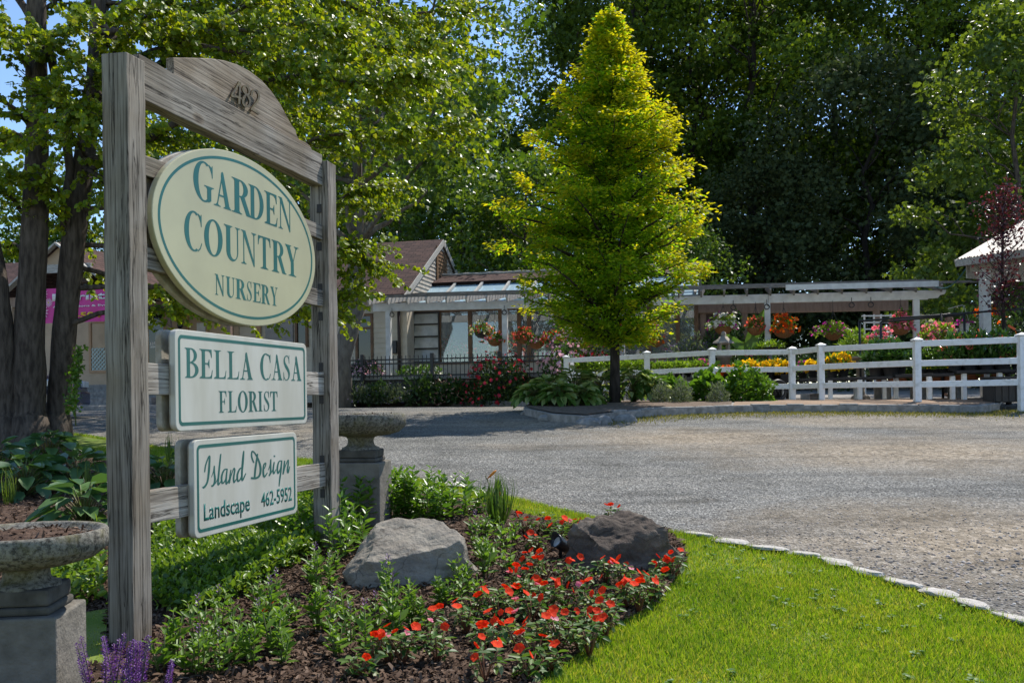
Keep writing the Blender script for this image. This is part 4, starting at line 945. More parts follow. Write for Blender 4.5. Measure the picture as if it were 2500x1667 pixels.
nr = 27; g = random.Random(4)
M_SLAT = plain('grey_slat', (.26, .24, .215), (.12, .11, .1), 9, .85, .2, .4, sc=(.6, 4, 4))
for i in range(nr):
    x = -.05 + (PLEN + .35) * i / (nr - 1); z = zfun(x)
    pts = [(-.52, .0), (-.46, -.09), (-.36, -.05), (2.25, .36), (2.25, .5), (-.5, .1), (-.55, .06)]
    MB().prism([(a, b) for a, b in pts], lambda a, b, d: (d, a, z + b), x - .022, x + .022).build('rafter', M_SLAT if x > 4 else M_GRYW, pg)
for k in range(10):
    y = -.5 + k * .3; sag = g.uniform(-.008, .008); x1 = PLEN + (1.15 if k in (0, 1, 3) else .5) + g.uniform(-.1, .1)
    x0 = -.35 + g.uniform(-.05, .05)
    MB().add([(a, b, c + .105 + (y + .5) * .145 + sag) for a, b, c in hbeam(x0, x1, y, y + .05, 0, .028)], BF).build('slat', M_SLAT, pg)
x0 = H.loc(1918, 700, -.56).x; MB().add([(a, b, c + .02) for a, b, c in hbeam(x0, PLEN + .22, -.6, -.57, 0.0, .13)], BF).build('fascia_board', M_WHT, pg)
# hooks for baskets under the beam
for px in (957, 1231, 1790, 1872, 2079, 2126):
    x = H.loc(px, 735, -.08).x; z = zfun(x) - .24; mb = MB(); mb.tube([(x, -.09, z + .1), (x, -.09, z), (x + .06 * math.cos(1), -.09, z - .06)], .008, 5)
    mb.tube([(x + .06 * math.cos(a), -.09, z - .08 + .06 * math.sin(a)) for a in [2 * PI * k / 14 for k in range(15)]], .012, 5); mb.build('hook', M_DKM, pg)
deckm = plain('grey_deck_boards', (.5, .49, .46), (.38, .37, .35), 4, .7)
dk = hroot('raised_deck', 'pale raised deck edge behind the black iron fence', 'deck'); dx0, dx1 = H.loc(830, 900, -.4).x, H.loc(1420, 900, -.4).x
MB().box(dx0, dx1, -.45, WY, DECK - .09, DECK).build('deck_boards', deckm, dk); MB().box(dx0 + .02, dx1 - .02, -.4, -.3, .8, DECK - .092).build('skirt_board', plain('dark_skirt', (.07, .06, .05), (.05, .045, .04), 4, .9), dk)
# black iron fence along the deck
fe = hroot('iron_fence', 'low black iron picket fence along the deck in front of the house', 'fence'); FYL = -.55
z0f, z1f = H.loc(1000, 918, FYL).z, H.loc(1000, 872, FYL).z; fx0, fx1 = H.loc(800, 900, FYL).x, H.loc(1385, 900, FYL).x
for z in (z1f - .07, z0f + .32, z0f): MB().box(fx0, fx1, FYL - .015, FYL + .015, z, z + .035).build('rail', M_DKM, fe)
for px in (808, 885, 1055, 1220, 1383): x = H.loc(px, 900, FYL).x; MB().box(x - .045, x + .045, FYL - .05, FYL + .05, .95, z1f + .1).build('post', M_DKM, fe, bevel=.01)
pk = MB(); n = int((fx1 - fx0) / .115)
for i in range(n): x = fx0 + (fx1 - fx0) * (i + .5) / n; pk.box(x - .009, x + .009, FYL - .028, FYL - .016, z0f - .05, z1f + .05)
pk.build('pickets', M_DKM, fe)

# ------------------------------------------------------------------ white three-rail fence
FP = [(1382, 21.4, 868), (1579, 20.4, 857), (1738, 19.7, 849), (1933, 19.0, 847), (2003.5, 18.1, 838), (2238, 16.5, 825), (2494, 15.6, 813), (2760, 14.9, 800)]
wf = thing('rail_fence', 'white post and rail fence running in front of the flower tables', 'fence', (0, 0, 0))
fpos = []
for px, Y, pyt in FP:
    p = at(px, pyt, Y); zg = gz(p.x, Y) + .1; fpos.append((Vector((p.x, Y, 0)), p.z, Y)); s_ = .058; mb = MB()
    mb.box(p.x - s_, p.x + s_, Y - s_, Y + s_, zg - .1, p.z - .05)
    pst = mb.build('post', M_VIN, wf, bevel=.008)
    c = MB(); k = s_ * 1.42
    c.add([(p.x + a * k, Y + b * k, p.z - .049) for a, b in ((-1, -1), (1, -1), (1, 1), (-1, 1))] + [(p.x + a * k, Y + b * k, p.z - .028) for a, b in ((-1, -1), (1, -1), (1, 1), (-1, 1))] + [(p.x, Y, p.z + .012)], [(3, 2, 1, 0), (0, 1, 5, 4), (1, 2, 6, 5), (2, 3, 7, 6), (3, 0, 4, 7), (4, 5, 8), (5, 6, 8), (6, 7, 8), (7, 4, 8)]).build('post_cap', M_VIN, pst)
for (a, za, Ya), (b, zb2, Yb) in zip(fpos, fpos[1:]):
    d = (b - a).normalized()
    for dz_ in (.11, .46, .83): MB().bar(a + d * .055 + Vector((0, 0, za - dz_ + random.uniform(-.012, .012))), b - d * .055 + Vector((0, 0, zb2 - dz_ + random.uniform(-.012, .012))), .05, .108).build('rail', M_VIN, wf, bevel=.008)
for px in (1397,): # inner gate stile by the end post
    q = at(px, 925, 21.6); MB().box(q.x - .04, q.x + .04, 21.56, 21.64, .95, fpos[0][1] - .1).build('gate_stile', M_VIN, wf)

# ------------------------------------------------------------------ hut with ribbed metal roof
hut = thing('garden_hut', 'open hut with a pale ribbed metal roof on white posts', 'hut', (0, 0, 0))
E0 = at(2336, 634, 19.0); ed = Vector((.5, -.866, 0)); sdv = Vector((.866, .5, 0)); rise = .42
def RP(a, b, dz_=0): p = Vector((E0.x, 19.0, E0.z)) + ed * a + sdv * b; p.z += rise * b + dz_; return p
mb = MB(); nR = 60; Lr, Dr = 4.2, 3.0; vs = []
for i in range(nR * 2 + 1):
    for b in (0, Dr): vs.append(tuple(RP(Lr * i / (nR * 2), b, .03 if i % 2 else 0)))
fs = [(2 * i, 2 * i + 2, 2 * i + 3, 2 * i + 1) for i in range(nR * 2)]
mb.add(vs, fs).build('roof', plain('galvanised_sheet', (.62, .56, .47), (.48, .43, .36), 4, .45, .5, .1, metal=.25), hut).modifiers.new('t', 'SOLIDIFY').thickness = .012
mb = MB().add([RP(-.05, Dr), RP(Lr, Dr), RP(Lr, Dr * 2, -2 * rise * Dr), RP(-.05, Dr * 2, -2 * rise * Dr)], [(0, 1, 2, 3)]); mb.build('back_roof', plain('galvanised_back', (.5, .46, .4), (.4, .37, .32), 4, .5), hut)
MB().bar(RP(0, -.02, -.07), RP(Lr, -.02, -.07), .05, .14).build('fascia_board', M_GRYW, hut); MB().bar(RP(-.02, 0, -.08), RP(-.02, Dr, -.08), .05, .14).build('rake_board', M_GRYW, hut); MB().bar(RP(.1, .35, -.32), RP(Lr, .35, -.32), .12, .16).build('wall_plate', M_GRYW, hut)
for a in (.38, 3.6):
    p = RP(a, .35); pst = MB().box(p.x - .085, p.x + .085, p.y - .085, p.y + .085, .9, p.z - .38).build('post', M_WHT, hut, bevel=.008)
    MB().bar(Vector((p.x, p.y, p.z - .95)), Vector((p.x, p.y, p.z - .4)) + ed * .5, .06, .12).build('brace', M_GRYW, hut)
p = RP(.38, 5.6); MB().box(p.x - .085, p.x + .085, p.y - .085, p.y + .085, .9, p.z - .3 - 2 * rise * 2.6).build('post', M_WHT, hut)
MB().add([RP(.0, .3, -.2), RP(.0, Dr, -.2), RP(0, Dr * 2 - .3, -.2 - 2 * rise * (Dr - .3)), RP(0, Dr * 2 - .3, -.4 - 2 * rise * (Dr - .3)), RP(0, .3, -.5)], [(0, 1, 2, 3, 4)]).build('gable', M_GRYW, hut).modifiers.new('t', 'SOLIDIFY').thickness = .03
tag(MB().tube([at(2280, 699, 21.5).lerp(at(2364, 647, 19.2), k / 12) + Vector((0, 0, -.22 * math.sin(PI * k / 12))) for k in range(13)], .014, 6).build('garden_hose', plain('teal_hose', (.02, .12, .13), (.015, .1, .11), 3, .5)), 'thin teal hose slung from the pergola to the metal-roofed hut', 'hose')

# ------------------------------------------------------------------ trees
M_BARK = plain('grey_brown_bark', (.13, .105, .085), (.05, .04, .033), 7, .95, .1, 1.0, detail=9, sc=(3, 3, .55))
M_BARKD = plain('dark_bark', (.06, .05, .042), (.025, .021, .018), 7, .95, .1, .9, detail=8, sc=(2, 2, .5))
M_BARKP = plain('pale_bark', (.2, .18, .15), (.11, .095, .08), 6, .95, .1, .7, detail=8, sc=(2, 2, .6))
L_KAT = leafmat('katsura_leaf', [(.09, .16, .012), (.15, .24, .014), (.2, .29, .016), (.25, .32, .018), (.3, .33, .02)], .5, .42, .4, (1.25, 1.1, .35))
L_GOLD = leafmat('golden_redwood_leaf', [(.12, .23, .013), (.18, .31, .015), (.27, .38, .017), (.36, .42, .018)], .64, .55, .25, (1.05, 1.15, .35))
L_GOLDT = leafmat('golden_sunlit_new_growth', [(.3, .36, .014), (.4, .42, .016), (.48, .46, .02)], .6, .55, .25, (1.3, 1.1, .35))  # yellow of young tips, also painting the sunlit side of the crown
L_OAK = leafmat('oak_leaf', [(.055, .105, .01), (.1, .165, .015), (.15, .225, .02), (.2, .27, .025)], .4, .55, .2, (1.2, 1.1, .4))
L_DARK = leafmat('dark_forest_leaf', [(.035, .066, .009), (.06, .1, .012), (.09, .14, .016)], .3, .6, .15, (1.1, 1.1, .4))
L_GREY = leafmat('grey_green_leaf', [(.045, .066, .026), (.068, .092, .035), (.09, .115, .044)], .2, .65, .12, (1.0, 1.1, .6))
L_LIME = leafmat('lime_maple_leaf', [(.07, .12, .016), (.11, .17, .024), (.155, .22, .03)], .45, .42, .45, (1.2, 1.1, .4))
L_MID = leafmat('maple_leaf', [(.045, .1, .012), (.075, .145, .016), (.11, .19, .02), (.15, .22, .025)], .4, .36, .55, (1.2, 1.1, .35))
L_PLUM = leafmat('purple_plum_leaf', [(.045, .012, .016), (.07, .016, .022), (.12, .026, .03), (.06, .02, .028)], .35, .35, .6, (1.4, .7, .7))

def limb(mb, a, b, r0, r1, g, wob=.08, n=7, seg=7):
    a, b = Vector(a), Vector(b); L = (b - a).length
    pts = [a.lerp(b, i / n) + Vector((g.gauss(0, 1), g.gauss(0, 1), g.gauss(0, .5))) * wob * L * (0 if i in (0, n) else .5) for i in range(n + 1)]
    mb.tube(pts, [r0 + (r1 - r0) * i / n for i in range(n + 1)], seg); return pts
def forest_mesh(seed, H, Wd, base, nleaf, leaf, lm, bark, tm=LOBED, tr=.2, nclump=70, lean=0, shape='oak', cl=1.0):
    """a woodland tree about its foot: trunk + limbs and a crown of leaf clumps"""
    g = random.Random(seed); q = np.random.default_rng(seed)
    mb = MB(); top = Vector((lean, 0, H * .86))
    tp = limb(mb, (0, 0, -.4), top, tr, tr * .25, g, .03, 9, 9)
    cs = []
    for i in range(nclump):
        z = base + (H - base) * (i + g.random()) / nclump; k = (z - base) / (H - base)
        prof = {'oak': math.sin(PI * min(1, (k * .86 + .14))) ** .6, 'cone': 1.05 - .85 * k, 'full': (1 - k ** 3) ** .6}[shape]
        a = g.uniform(0, 2 * PI); rr = Wd / 2 * prof * math.sqrt(g.uniform(.12, 1)) * g.uniform(.85, 1.12)
        c = Vector((lean * z / H + rr * math.cos(a), rr * math.sin(a), z)); cs.append((c, (.55 + .5 * g.random()) * Wd / 9 * cl))
        if i % 3 == 0:
            kk = max(0, min(8, int((z * .82) / (H * .86) * 9))); limb(mb, tp[kk], c, tr * .3 * (1.1 - k * .7), .015, g, .12, 5, 5)
    P, Nn = [], []
    for c, r in cs:
        n = int(nleaf / nclump); d = q.normal(size=(n, 3)); d = d / np.linalg.norm(d, axis=1, keepdims=True) * (q.random((n, 1)) ** .45)
        d[:, 2] *= .62; P.append(np.array(c) + d * r * 1.55)
    P = np.concatenate(P); n = len(P)
    A = rdir(n, -.35, q); Nn = rdir(n, .7, q)
    return mb, (P, A, Nn, leaf * q.uniform(.7, 1.3, n), tm), lm, bark
def forest_tree(name, label, cat, loc, spec, rz=0, sc=1.0, group=None):
    mb, lf, lm, bark = spec
    t = thing(name, label, cat, loc, rz, group); t.scale = (sc, sc, sc)
    mb.build('trunk', bark, t); scatter('crown', lm, *lf[:4], lf[4], t)
    return t
def fp(px, Y): p = ground_pt(px, Y); return (p.x, p.y, p.z)
WOODS = 'trees of the wood behind the nursery'
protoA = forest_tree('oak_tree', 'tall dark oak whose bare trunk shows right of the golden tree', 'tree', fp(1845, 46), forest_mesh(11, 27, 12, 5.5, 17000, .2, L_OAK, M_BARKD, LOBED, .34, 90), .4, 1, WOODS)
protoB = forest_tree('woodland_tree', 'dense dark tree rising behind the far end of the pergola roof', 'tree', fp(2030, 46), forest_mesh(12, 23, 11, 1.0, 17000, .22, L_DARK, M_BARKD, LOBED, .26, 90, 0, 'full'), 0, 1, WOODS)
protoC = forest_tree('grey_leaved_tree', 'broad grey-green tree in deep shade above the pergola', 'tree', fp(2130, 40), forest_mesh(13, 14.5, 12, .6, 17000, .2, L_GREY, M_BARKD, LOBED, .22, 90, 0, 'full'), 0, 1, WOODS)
protoD = forest_tree('maple_tree', 'bright lime green maple leaning in behind the metal roof', 'tree', fp(2500, 29), forest_mesh(14, 12.3, 7.2, 2.4, 10500, .17, L_LIME, M_BARK, LOBED, .16, 70, -.2, 'full'), .3, 1, WOODS)
protoE = forest_tree('leafy_tree', 'leafy mid green tree right behind the roof of the house', 'tree', fp(1130, 37), forest_mesh(15, 10.5, 9.5, .8, 12000, .17, L_MID, M_BARK, LOBED, .22, 80, 0, 'full'), 0, 1, WOODS)
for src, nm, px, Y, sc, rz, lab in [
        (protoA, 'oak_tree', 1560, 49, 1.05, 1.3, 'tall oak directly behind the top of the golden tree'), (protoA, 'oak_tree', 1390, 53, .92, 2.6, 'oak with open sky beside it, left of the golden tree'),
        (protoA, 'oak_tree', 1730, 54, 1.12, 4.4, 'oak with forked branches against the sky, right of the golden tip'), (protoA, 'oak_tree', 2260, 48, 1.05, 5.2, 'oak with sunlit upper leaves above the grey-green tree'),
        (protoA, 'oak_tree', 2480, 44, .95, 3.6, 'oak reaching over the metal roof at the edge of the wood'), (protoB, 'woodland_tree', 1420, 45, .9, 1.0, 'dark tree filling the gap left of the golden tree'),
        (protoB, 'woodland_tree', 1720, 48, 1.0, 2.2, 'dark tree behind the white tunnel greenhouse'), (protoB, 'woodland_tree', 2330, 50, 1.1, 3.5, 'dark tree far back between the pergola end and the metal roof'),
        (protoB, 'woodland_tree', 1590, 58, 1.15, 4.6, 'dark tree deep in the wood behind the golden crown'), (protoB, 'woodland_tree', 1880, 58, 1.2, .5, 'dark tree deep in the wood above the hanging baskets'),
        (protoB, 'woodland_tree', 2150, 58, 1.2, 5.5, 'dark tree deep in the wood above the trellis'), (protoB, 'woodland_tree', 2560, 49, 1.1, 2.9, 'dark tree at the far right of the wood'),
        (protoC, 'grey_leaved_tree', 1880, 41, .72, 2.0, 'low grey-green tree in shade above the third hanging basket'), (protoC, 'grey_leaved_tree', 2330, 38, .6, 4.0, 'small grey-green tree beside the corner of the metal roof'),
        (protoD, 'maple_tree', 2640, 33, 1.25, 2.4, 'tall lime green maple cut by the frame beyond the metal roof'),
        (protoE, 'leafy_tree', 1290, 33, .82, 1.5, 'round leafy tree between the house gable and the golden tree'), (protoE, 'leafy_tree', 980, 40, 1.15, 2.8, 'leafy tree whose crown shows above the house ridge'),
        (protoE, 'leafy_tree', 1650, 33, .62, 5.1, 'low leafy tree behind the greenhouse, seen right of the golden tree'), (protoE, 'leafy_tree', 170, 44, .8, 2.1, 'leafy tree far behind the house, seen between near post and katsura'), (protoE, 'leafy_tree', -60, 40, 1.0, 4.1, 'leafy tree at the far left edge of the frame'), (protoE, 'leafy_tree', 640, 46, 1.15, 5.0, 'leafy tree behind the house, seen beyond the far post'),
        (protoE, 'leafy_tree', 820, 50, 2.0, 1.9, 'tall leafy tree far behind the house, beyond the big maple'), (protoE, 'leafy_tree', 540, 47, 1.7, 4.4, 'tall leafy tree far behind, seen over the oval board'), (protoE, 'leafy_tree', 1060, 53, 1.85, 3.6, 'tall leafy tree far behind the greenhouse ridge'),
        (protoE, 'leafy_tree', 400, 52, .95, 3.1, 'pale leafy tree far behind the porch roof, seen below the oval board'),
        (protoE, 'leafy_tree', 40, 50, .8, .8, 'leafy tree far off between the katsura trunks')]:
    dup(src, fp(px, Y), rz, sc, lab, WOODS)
big = forest_mesh(21, 15.5, 9.5, 5.6, 17000, .16, L_MID, M_BARKP, LOBED, .29, 85, 1.2, 'oak')
forest_tree('shade_tree', 'big maple with a grey trunk standing at the corner of the house', 'tree', fp(838, 23.4), big, .2)

# --- golden dawn redwood in the planting bed
def golden():
    p = ground_pt(1500, 17.5); base = Vector((p.x, p.y, p.z + .14)); t = thing('golden_redwood', 'tall cone-shaped golden yellow tree in the planting bed by the white fence', 'tree', base)
    g = random.Random(5); q = np.random.default_rng(5); mb = MB(); Ht = 7.35
    pts = [Vector((.02 * math.sin(i), .02 * math.cos(i * 1.3), Ht * i / 14)) for i in range(15)]; pts[0].z = -.2
    rad = [.125, .098, .092, .085, .078, .07, .062, .054, .047, .04, .033, .026, .02, .014, .008]
    mb.tube(pts, rad, 10)
    zs = [1.25, 1.5, 1.85, 2.5, 3.4, 4.2, 5.0, 5.9, 6.7, 7.4]; ws = [.5, 1.25, 1.65, 1.82, 1.72, 1.58, 1.28, .88, .46, .07]
    P, A, Nn, Sz, TP = [], [], [], [], []
    for i in range(205):
        z = 1.3 + 6.08 * (i / 205) ** 1.1; a = i * 2.39996 + g.uniform(-.4, .4); L = np.interp(z, zs, ws) * g.choice([.55, .7, .85, .95, 1.0, 1.08, 1.22]) * (1 - .1 * math.cos(a) * (1 if z < 3.6 else 1.3))
        d = Vector((math.cos(a), math.sin(a), 0)); z0 = max(1.1, z - .38 * L); lift = g.uniform(.3, .5) * L
        droop = max(0, 1.9 - z) * .5
        n = 7; bp = [Vector((0, 0, z0)) + d * (L * k / n) + Vector((0, 0, lift * (k / n) ** .8 - droop * (k / n) ** 2)) + Vector((g.gauss(0, .02), g.gauss(0, .02), g.gauss(0, .02))) * (k > 0) for k in range(n + 1)]
        mb.tube(bp, [max(.004, .022 * L * (1 - k / n * .85)) for k in range(n + 1)], 5)
        m_ = int((120 + 290 * L) * (.72 if z < 2.0 else 1))
        cl = q.random(6) ** .7; k = np.clip(np.where(q.random(m_) < .72, cl[q.integers(0, 6, m_)] + q.normal(size=m_) * .055, q.random(m_) ** .62), 0, .999) * n; k0 = np.minimum(k.astype(int), n - 1); fr = (k - k0)[:, None]
        B_ = np.array([tuple(x) for x in bp]); C = B_[k0] * (1 - fr) + B_[k0 + 1] * fr
        side = np.array([-d.y, d.x, 0]); s_ = q.normal(size=(m_, 1)) * (.08 + .13 * L) * (.55 + .45 * (1 - k / n)[:, None])
        C = C + side * s_ + q.normal(size=(m_, 3)) * .05 + np.array([0, 0, .05])
        C[:, 2] += .07 * np.sin(k * 2.1 + i)
        P.append(C); ax = np.array(d) * .8 + side * np.sign(s_) * .8 + q.normal(size=(m_, 3)) * .4; ax[:, 2] -= .12; A.append(ax)
        nn = q.normal(size=(m_, 3)) * .5; nn[:, 2] += 1; Nn.append(nn); Sz.append(q.uniform(.045, .115, m_)); lim_ = 1.0 - .3 * max(0, (z - 2.2) / 5) - .16 * max(0, math.cos(a)) - .1 * max(0, math.sin(a)) + g.uniform(-.1, .1); TP.append(k / n + q.normal(size=m_) * .17 > lim_)  # yellow tips weighted to the sun side and top, painting in sunlight
    mb.build('trunk', M_BARKD, t)
    P, A, Nn, Sz, TP = [np.concatenate(x) for x in (P, A, Nn, Sz, TP)]
    scatter('crown', L_GOLD, P[~TP], A[~TP], Nn[~TP], Sz[~TP], PLUME, t); scatter('sunlit_new_growth', L_GOLDT, P[TP], A[TP], Nn[TP], Sz[TP], PLUME, t)
golden()

# --- katsura: several trunks at the left, long sprays of round leaves
def katsura():
    root = G(95, 1092); Y0 = root.y
    t = thing('katsura_tree', 'many-trunked tree with round yellow-green leaves arching over the sign', 'tree', root)
    def W(px, py, Y): return at(px, py, Y) - root
    g = random.Random(9); q = np.random.default_rng(9)
    stems = [([(75, 1105), (70, 1000), (72, 800), (85, 560), (92, 330), (88, 120), (90, -120), (100, -400)], [54, 41, 34, 30, 26, 23, 20, 17], Y0),
             ([(135, 1105), (143, 1000), (158, 800), (178, 600), (205, 400), (232, 180), (240, 20), (255, -200), (285, -480)], [46, 28, 27, 28, 25, 20, 17, 15, 12], Y0 + .3),
             ([(10, 1105), (12, 1000), (8, 850), (-6, 700), (-40, 500), (-90, 250), (-150, -100)], [40, 32, 27, 24, 22, 20, 16], Y0 - .1),
             ([(160, 520), (172, 420), (150, 250), (120, 120), (60, 20), (0, -70)], [13, 11, 11, 10, 9, 8], Y0 + .1),
             ([(215, 350), (250, 120), (330, -40), (420, -180)], [14, 12, 10, 7], Y0 + .4)]
    paths = []
    for px, rad, Y in stems:
        mb = MB(); n = len(px); pts = [W(x, y, Y + .12 * math.sin(i * 1.7)) for i, (x, y) in enumerate(px)]; rr = [r / FPX * Y for r in rad]
        # finer rings + bark ridges
        P2, R2 = [], []
        for i in range(n - 1):
            for k in range(4):
                P2.append(pts[i].lerp(pts[i + 1], k / 4)); R2.append((rr[i] + (rr[i + 1] - rr[i]) * k / 4) * g.uniform(.96, 1.05))
        P2.append(pts[-1]); R2.append(rr[-1]); P2[0].z -= .2
        o = mb.tube(P2, R2, 16).build('trunk' if rad[0] > 20 else 'limb', M_BARK, t); paths.append((P2, R2))
    EXTRA = [[(88, 60), (150, -20), (240, -60)], [(92, 250), (40, 120), (-20, 60)], [(90, 160), (130, 120), (190, 140)], [(240, 20), (190, -60), (110, -90)], [(205, 380), (160, 300), (130, 220)], [(92, 400), (50, 330), (10, 330)], [(240, 100), (330, 80), (430, 100)], [(230, 230), (300, 250), (370, 330)], [(200, 420), (300, 400), (400, 430)], [(240, 0), (420, 20), (560, -30)], [(88, 460), (140, 520), (170, 560)],
             [(75, 620), (20, 600), (-30, 620)], [(245, -40), (480, 40), (640, 130), (760, 130)], [(230, 200), (440, 260), (600, 300), (700, 330)], [(240, 80), (450, 60), (700, 90), (820, 70)], [(170, 640), (330, 700), (420, 720)], [(90, 200), (130, 250), (165, 300)], [(232, 160), (215, 230), (195, 280)]]
    # arching limbs: (points in the picture, distance) rooted in the crown
    limbs = [[(232, 180), (420, 110), (560, 40), (700, -40), (860, -80)], [(220, 300), (330, 200), (425, 118), (470, 70), (560, 20), (640, -10)], [(240, 60), (480, -20), (760, -10), (960, 40), (1110, 10)],
             [(205, 400), (380, 330), (560, 210), (720, 190), (880, 130), (1050, 100)], [(240, 40), (520, 80), (760, 60), (900, 130), (1040, 150)], [(190, 520), (420, 480), (640, 400), (800, 330), (960, 330), (1110, 300)],
             [(180, 600), (480, 600), (760, 520), (860, 470), (920, 450)], [(165, 700), (480, 690), (740, 640), (850, 600), (900, 640)], [(92, 330), (20, 250), (-60, 200)], [(88, 120), (170, 60), (300, 30)], [(85, 560), (30, 480), (-50, 430)],
             [(178, 600), (150, 480), (110, 420)], [(240, 60), (330, -120), (500, -220), (700, -200)], [(90, -60), (10, -150), (-120, -160)], [(205, 400), (330, 520), (420, 470)], [(230, 200), (300, 100), (380, 20)], [(232, 150), (520, 240), (720, 280), (940, 230)],
             [(160, 790), (420, 740), (760, 760), (830, 720)], [(240, 60), (600, 130), (850, 200), (1000, 180)]] + EXTRA
    P, A, Nn, Sz = [], [], [], []
    for li, L in enumerate(limbs):
        mb = MB(); Ya = Y0 + .2; dY = [0, 1.0, 2.0, -1.2, .5, -.6, 1.6, .8, -.8, -1.2, -.7, -.6, 1.5, .4, -1.8, -.9, 2.4, .9, -2.0, .6, -.8, -1.0, .8, -.9, .6, 1.2, 1.4, -.4, .9, .8, .4, 1.6, 2.2, -1.0, 1.0, -1.1, -1.2][li]
        pts = [W(x, y, Ya + dY * (i / (len(L) - 1)) ** .7) for i, (x, y) in enumerate(L)]
        fine = []
        for i in range(len(pts) - 1):
            p0, p1, p2, p3 = pts[max(i - 1, 0)], pts[i], pts[i + 1], pts[min(i + 2, len(pts) - 1)]
            for k in range(5):
                t_ = k / 5; fine.append(.5 * ((2 * p1) + (p2 - p0) * t_ + (2 * p0 - 5 * p1 + 4 * p2 - p3) * t_ ** 2 + (3 * p1 - p0 - 3 * p2 + p3) * t_ ** 3) + Vector((g.gauss(0, .02), g.gauss(0, .02), g.gauss(0, .02))))
        fine.append(pts[-1]); n = len(fine); r0 = .055 if li in (1, 3, 2) else .035
        mb.tube(fine, [r0 * (1 - .85 * i / (n - 1)) + .004 for i in range(n)], 7)
        tot = sum((fine[i + 1] - fine[i]).length for i in range(n - 1)); nt = int(tot * 17)
        for s_ in range(nt):
            i = min(n - 2, int(n * (.12 + .88 * (s_ + g.random()) / nt))); o_ = fine[i].lerp(fine[i + 1], g.random()); dirn = (fine[i + 1] - fine[i]).normalized()
            a = g.uniform(-1.25, 1.25); d = Matrix.Rotation(a, 3, 'Z') @ dirn; d.z = d.z * .4 + g.uniform(-.35, .3); d.normalize(); Lt = g.uniform(.35, 1.0)
            tp = [o_ + d * Lt * k / 5 + Vector((0, 0, -.22 * Lt * (k / 5) ** 2)) + Vector((g.gauss(0, .012), g.gauss(0, .012), g.gauss(0, .012))) * (k > 0) for k in range(6)]
            mb.tube(tp, [.007 - .001 * k for k in range(6)], 4, False)
            m_ = int(54 * Lt); k = q.random(m_) * 5; k0 = np.minimum(k.astype(int), 4); fr = (k - k0)[:, None]
            B_ = np.array([tuple(x) for x in tp]); C = B_[k0] * (1 - fr) + B_[k0 + 1] * fr
            sd_ = np.array([-d.y, d.x, 0]) / max(.1, math.hypot(d.x, d.y)) * np.where(np.arange(m_) % 2, 1, -1)[:, None]
            ax = sd_ * .8 + np.array(d) * .35 + q.normal(size=(m_, 3)) * .35; ax[:, 2] -= .75
            P.append(C + q.normal(size=(m_, 3)) * .018); A.append(ax); nn = q.normal(size=(m_, 3)) * .6 + np.array([.15, -.25, .75]); Nn.append(nn); Sz.append(q.uniform(.042, .078, m_))
        mb.build('limb', M_BARK, t)
    scatter('crown', L_KAT, np.concatenate(P), np.concatenate(A), np.concatenate(Nn), np.concatenate(Sz), HEART, t)
    print('katsura leaves', sum(len(x) for x in P))
katsura()

# --- young purple plum by the fence
def plum():
    Y = 17.6; b = ground_pt(2470, Y); b.z += .14
    t = thing('purple_plum_tree', 'slender young tree with dark purple leaves behind the white fence', 'tree', b)
    g = random.Random(3); q = np.random.default_rng(3); mb = MB()
    W = lambda x, y: at(x, y, Y) - b
    st = [W(2463, 990), W(2460, 900), W(2452, 800), W(2449, 770), W(2448, 700), W(2447, 600), W(2450, 540), W(2455, 470)]; st[0].z = -.2
    mb.tube(st, [.055, .05, .042, .036, .028, .02, .013, .006], 8)
    P = []
    for i in range(64):
        k = 2.9 + 4.1 * (i / 64); j = int(min(k, 6)); o_ = st[j].lerp(st[j + 1], k - j); a = g.uniform(0, 2 * PI); L = g.uniform(.3, .85) * (1.0 - .5 * max(0, (k - 4.8) / 2.3))
        e = o_ + Vector((math.cos(a) * L * .72, math.sin(a) * L * .72, L * .75)); mb.tube([o_, o_.lerp(e, .5) + Vector((0, 0, -.05)), e], [.011, .007, .003], 5)
        m_ = 30; f_ = q.random((m_, 1)) ** .7; P.append(np.array(o_) * (1 - f_) + np.array(e) * f_ + q.normal(size=(m_, 3)) * .075)
    P = np.concatenate(P); n = len(P); mb.build('trunk', M_BARKD, t)
    scatter('crown', L_PLUM, P, rdir(n, -.3, q), rdir(n, .6, q), q.uniform(.04, .075, n), OVAL, t, 1.3)
    tg = MB().bar((-.01, 0, -.07), (.12, 0, -.15), .004, .045).build('plant_tag', plain('orange_tag', (.75, .12, .02), (.65, .1, .02), 5, .5), t)
    tg.location = W(2456, 786) + Vector((.02, -.06, 0))
plum()

# ------------------------------------------------------------------ foreground: lawn, mulch, stones
def in_view(x, y, m=.9): return (np.abs(x) < .565 * y + m)
def sow(poly, dens, seed, y0=2.5, y1=12, keep=None):
    q = np.random.default_rng(seed); xs_ = [p[0] for p in poly]; ys_ = [p[1] for p in poly]
    ax, bx, ay, by = max(min(xs_), -7), min(max(xs_), 7), max(min(ys_), y0), min(max(ys_), y1)
    n = int((bx - ax) * (by - ay) * dens); x = q.uniform(ax, bx, n); y = q.uniform(ay, by, n)
    k = inside(poly, x, y) & in_view(x, y)
    return x[k], y[k], q
L_GRASS = leafmat('grass_blade', [(.14, .26, .016), (.2, .32, .022), (.27, .36, .032), (.38, .37, .10)], .45, .6, .2, (1.15, 1.1, .4), 1.25, 1.6)
gx_, gy_, gh_ = [], [], []
ELAWN = EDGE + [(-7.0, EDGE[-1][1]), (-7.0, 2.4), (6.0, 2.4)] + [(6.0, 3.3)]
